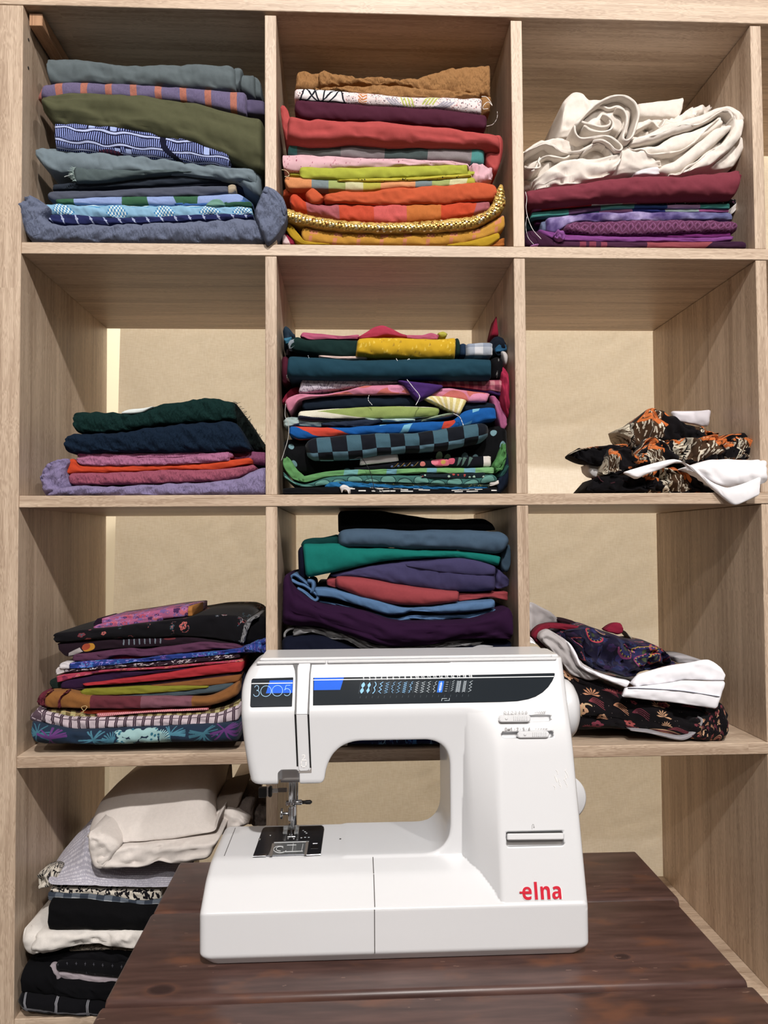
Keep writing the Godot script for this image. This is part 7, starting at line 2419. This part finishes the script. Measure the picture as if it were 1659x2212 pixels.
func stack_floor_left():
	S("fabrics stacked in the fourth row left cubby", 0, 1630, 0.36166)
	var f := "folded_fabric"
	var cr := cloth(rgb("e8dfd8"))
	fab(f, "big cream sheet folded into a thick pillow on top of the fourth row left stack", "fabric", [
		["upper_fold", cr, "540,440 560,360 590,290 650,232 800,156 1000,126 1140,86 1270,86 1290,160 1298,330", "530,480 560,560 640,556 720,552 1000,526 1180,500 1280,472 1300,400", {"d": 0.15, "db": -0.12, "w": 0.003, "fx": 8.0, "b": 0.03, "L": 0.14, "q": 0.9}],
		["lower_fold", cr, "580,600 700,556 850,545 1000,524 1180,500 1320,490", "545,684 640,688 800,684 880,672 950,640 1020,660 1240,640", {"d": 0.024, "w": 0.004, "fx": 10.0, "b": 0.02}],
		["wrapped_side", cr, "526,470 524,560 540,640 560,682 620,690", "600,470 650,490 712,548 680,600 640,640", {"d": 0.014, "w": 0.002, "b": 0.014, "L": 0.14}],
		["tucked_crease", cr, "540,556 600,566 660,560 720,545", "560,660 600,640 650,600 712,556", {"d": 0.012, "w": 0.002, "b": 0.008, "L": 0.06}]])
	fab(f, "cream cloth end behind the big cream sheet, fourth row left", "fabric", [
		["front_fold", cr, "1285,350 1380,335 1450,372 1486,402", "1290,500 1350,470 1420,440 1484,420", {"d": 0.09, "w": 0.003}]])
	fab(f, "taupe cloth with pointed corner right of the big cream sheet, fourth row left", "fabric", [
		["front_fold", cloth(rgb("8b7d72")), "1285,275 1350,250 1400,240 1456,224", "1290,350 1340,345 1400,345 1420,320", {"d": 0.11, "w": 0.002, "L": 0.1}],
		["right_fold", cloth(rgb("7a6e68"), "gauze"), "1400,330 1420,285 1470,268 1516,264", "1410,370 1450,390 1480,420 1506,428", {"d": 0.12, "w": 0.002, "L": 0.1}]])
	fab(f, "frayed grey-brown cloth behind the taupe cloth, fourth row left", "fabric", [
		["front_fold", cloth(rgb("6e625c"), "gauze"), "1500,330 1540,325 1560,350 1594,352", "1500,430 1540,430 1560,430 1594,430", {"d": 0.14, "w": 0.003, "L": 0.1}]])
	fab(f, "pale grey cloth with rows of white dots spread under the cream sheet", "fabric", [
		["front_fold", p_greydots(), "330,640 370,580 430,510 500,440 540,400 600,500 900,660 1080,660", "268,770 300,790 400,798 700,806 850,806 1050,800", {"d": 0.14, "db": -0.125, "w": 0.0012, "b": 0.022, "q": 0.9, "L": 0.14}]])
	var pet := p_scribble("d8d0c0", "17141a", 90, 3, 9.0)
	fab(f, "cream and black petal print cloth scrunched under the white-dotted cloth", "fabric", [
		["front_fold", pet, "300,796 450,800 600,806 960,806", "300,822 500,838 700,853 800,874 960,872", {"d": 0.022, "w": 0.0016, "L": 0.1}],
		["scrunched_end", pet, "216,730 240,705 300,692 330,700", "236,812 270,805 300,790 330,790", {"d": 0.03, "w": 0.006, "fx": 70.0, "L": 0.03}]])
	fab(f, "grey gingham cloth above the thick black cloth, fourth row left", "fabric", [
		["front_fold", checks(600, 64, 7, 1.2, "a9aeb4", "5f6874", "333c4a"), "284,828 500,837 700,856 800,876 960,870", "284,872 500,889 700,909 800,919 960,914", {"d": 0.018, "w": 0.001}]])
	fab(f, "thick plain black cloth in the middle of the fourth row left stack", "fabric", [
		["front_fold", cloth(rgb("08080b")), "286,884 300,876 500,889 800,919 960,916", "285,1040 300,1062 500,1054 820,1062 960,1062", {"d": 0.014, "w": 0.0012, "b": 0.022, "L": 0.28}]])
	fab(f, "fluffy white fleece with rounded left end, fourth row left", "fabric", [
		["front_fold", cloth(rgb("e9e3dc")), "205,1070 300,1062 500,1053 700,1053 960,1068", "170,1194 260,1198 400,1169 550,1144 700,1168 960,1174", {"d": 0.008, "w": 0.003, "fx": 20.0, "b": 0.026}],
		["rounded_end", cloth(rgb("e9e3dc")), "128,1062 134,1130 155,1185 220,1199", "170,1042 215,1044 280,1085 300,1160", {"d": 0.012, "w": 0.002, "b": 0.02}],
		["back_corner", cloth(rgb("dcd6cf")), "190,1040 240,1010 292,968 305,1000", "200,1060 250,1062 300,1062 310,1050", {"d": 0.04, "w": 0.002}]])
	fab(f, "thin cream cloth with black scribbles under the white fleece", "fabric", [
		["front_fold", p_scribble("b8ac9c", "17141a", 120, 16, 3.0), "400,1170 550,1146 700,1168 960,1176", "400,1182 550,1172 700,1182 960,1188", {"d": 0.02, "w": 0.0006}]])
	fab(f, "soft black cloth under the white fleece, fourth row left", "fabric", [
		["front_fold", cloth(rgb("0e0e12")), "198,1222 220,1205 400,1178 600,1176 960,1188", "205,1252 400,1248 700,1258 960,1270", {"d": 0.018, "w": 0.0016}]])
	fab(f, "black cloth with small grey crosses and lilac lining, fourth row left", "fabric", [
		["front_fold", p_crosses(), "328,1266 340,1246 400,1235 500,1235 740,1252 960,1262", "332,1290 400,1300 500,1314 700,1338 960,1350", {"d": 0.012, "w": 0.0012}],
		["lilac_lining", cloth(rgb("a59aa0")), "330,1292 420,1306 560,1326 700,1344 960,1358", "330,1344 420,1350 560,1368 700,1382 960,1392", {"d": 0.012, "w": 0.0012}],
		["lining_end", cloth(rgb("a59aa0")), "278,1298 290,1270 318,1255 345,1290", "284,1316 310,1338 340,1348 360,1346", {"d": 0.01, "w": 0.002, "L": 0.12}]])
	fab(f, "heavy black cloth second from bottom of the fourth row left stack", "fabric", [
		["front_fold", cloth(rgb("09090d")), "132,1330 145,1262 200,1250 300,1275 340,1348 560,1368 960,1392", "130,1400 150,1432 300,1446 610,1478 960,1490", {"d": 0.016, "w": 0.002, "b": 0.024}]])
	fab(f, "black cloth with white windowpane lines at the bottom of the fourth row left stack", "fabric", [
		["front_fold", p_windowcheck("0b0b10", "8f8f96", 4, 1, 9.0), "94,1480 110,1445 135,1425 300,1442 600,1482 800,1500", "94,1506 170,1536 300,1556 540,1572 800,1580", {"d": 0.006, "w": 0.0014, "b": 0.02}]])
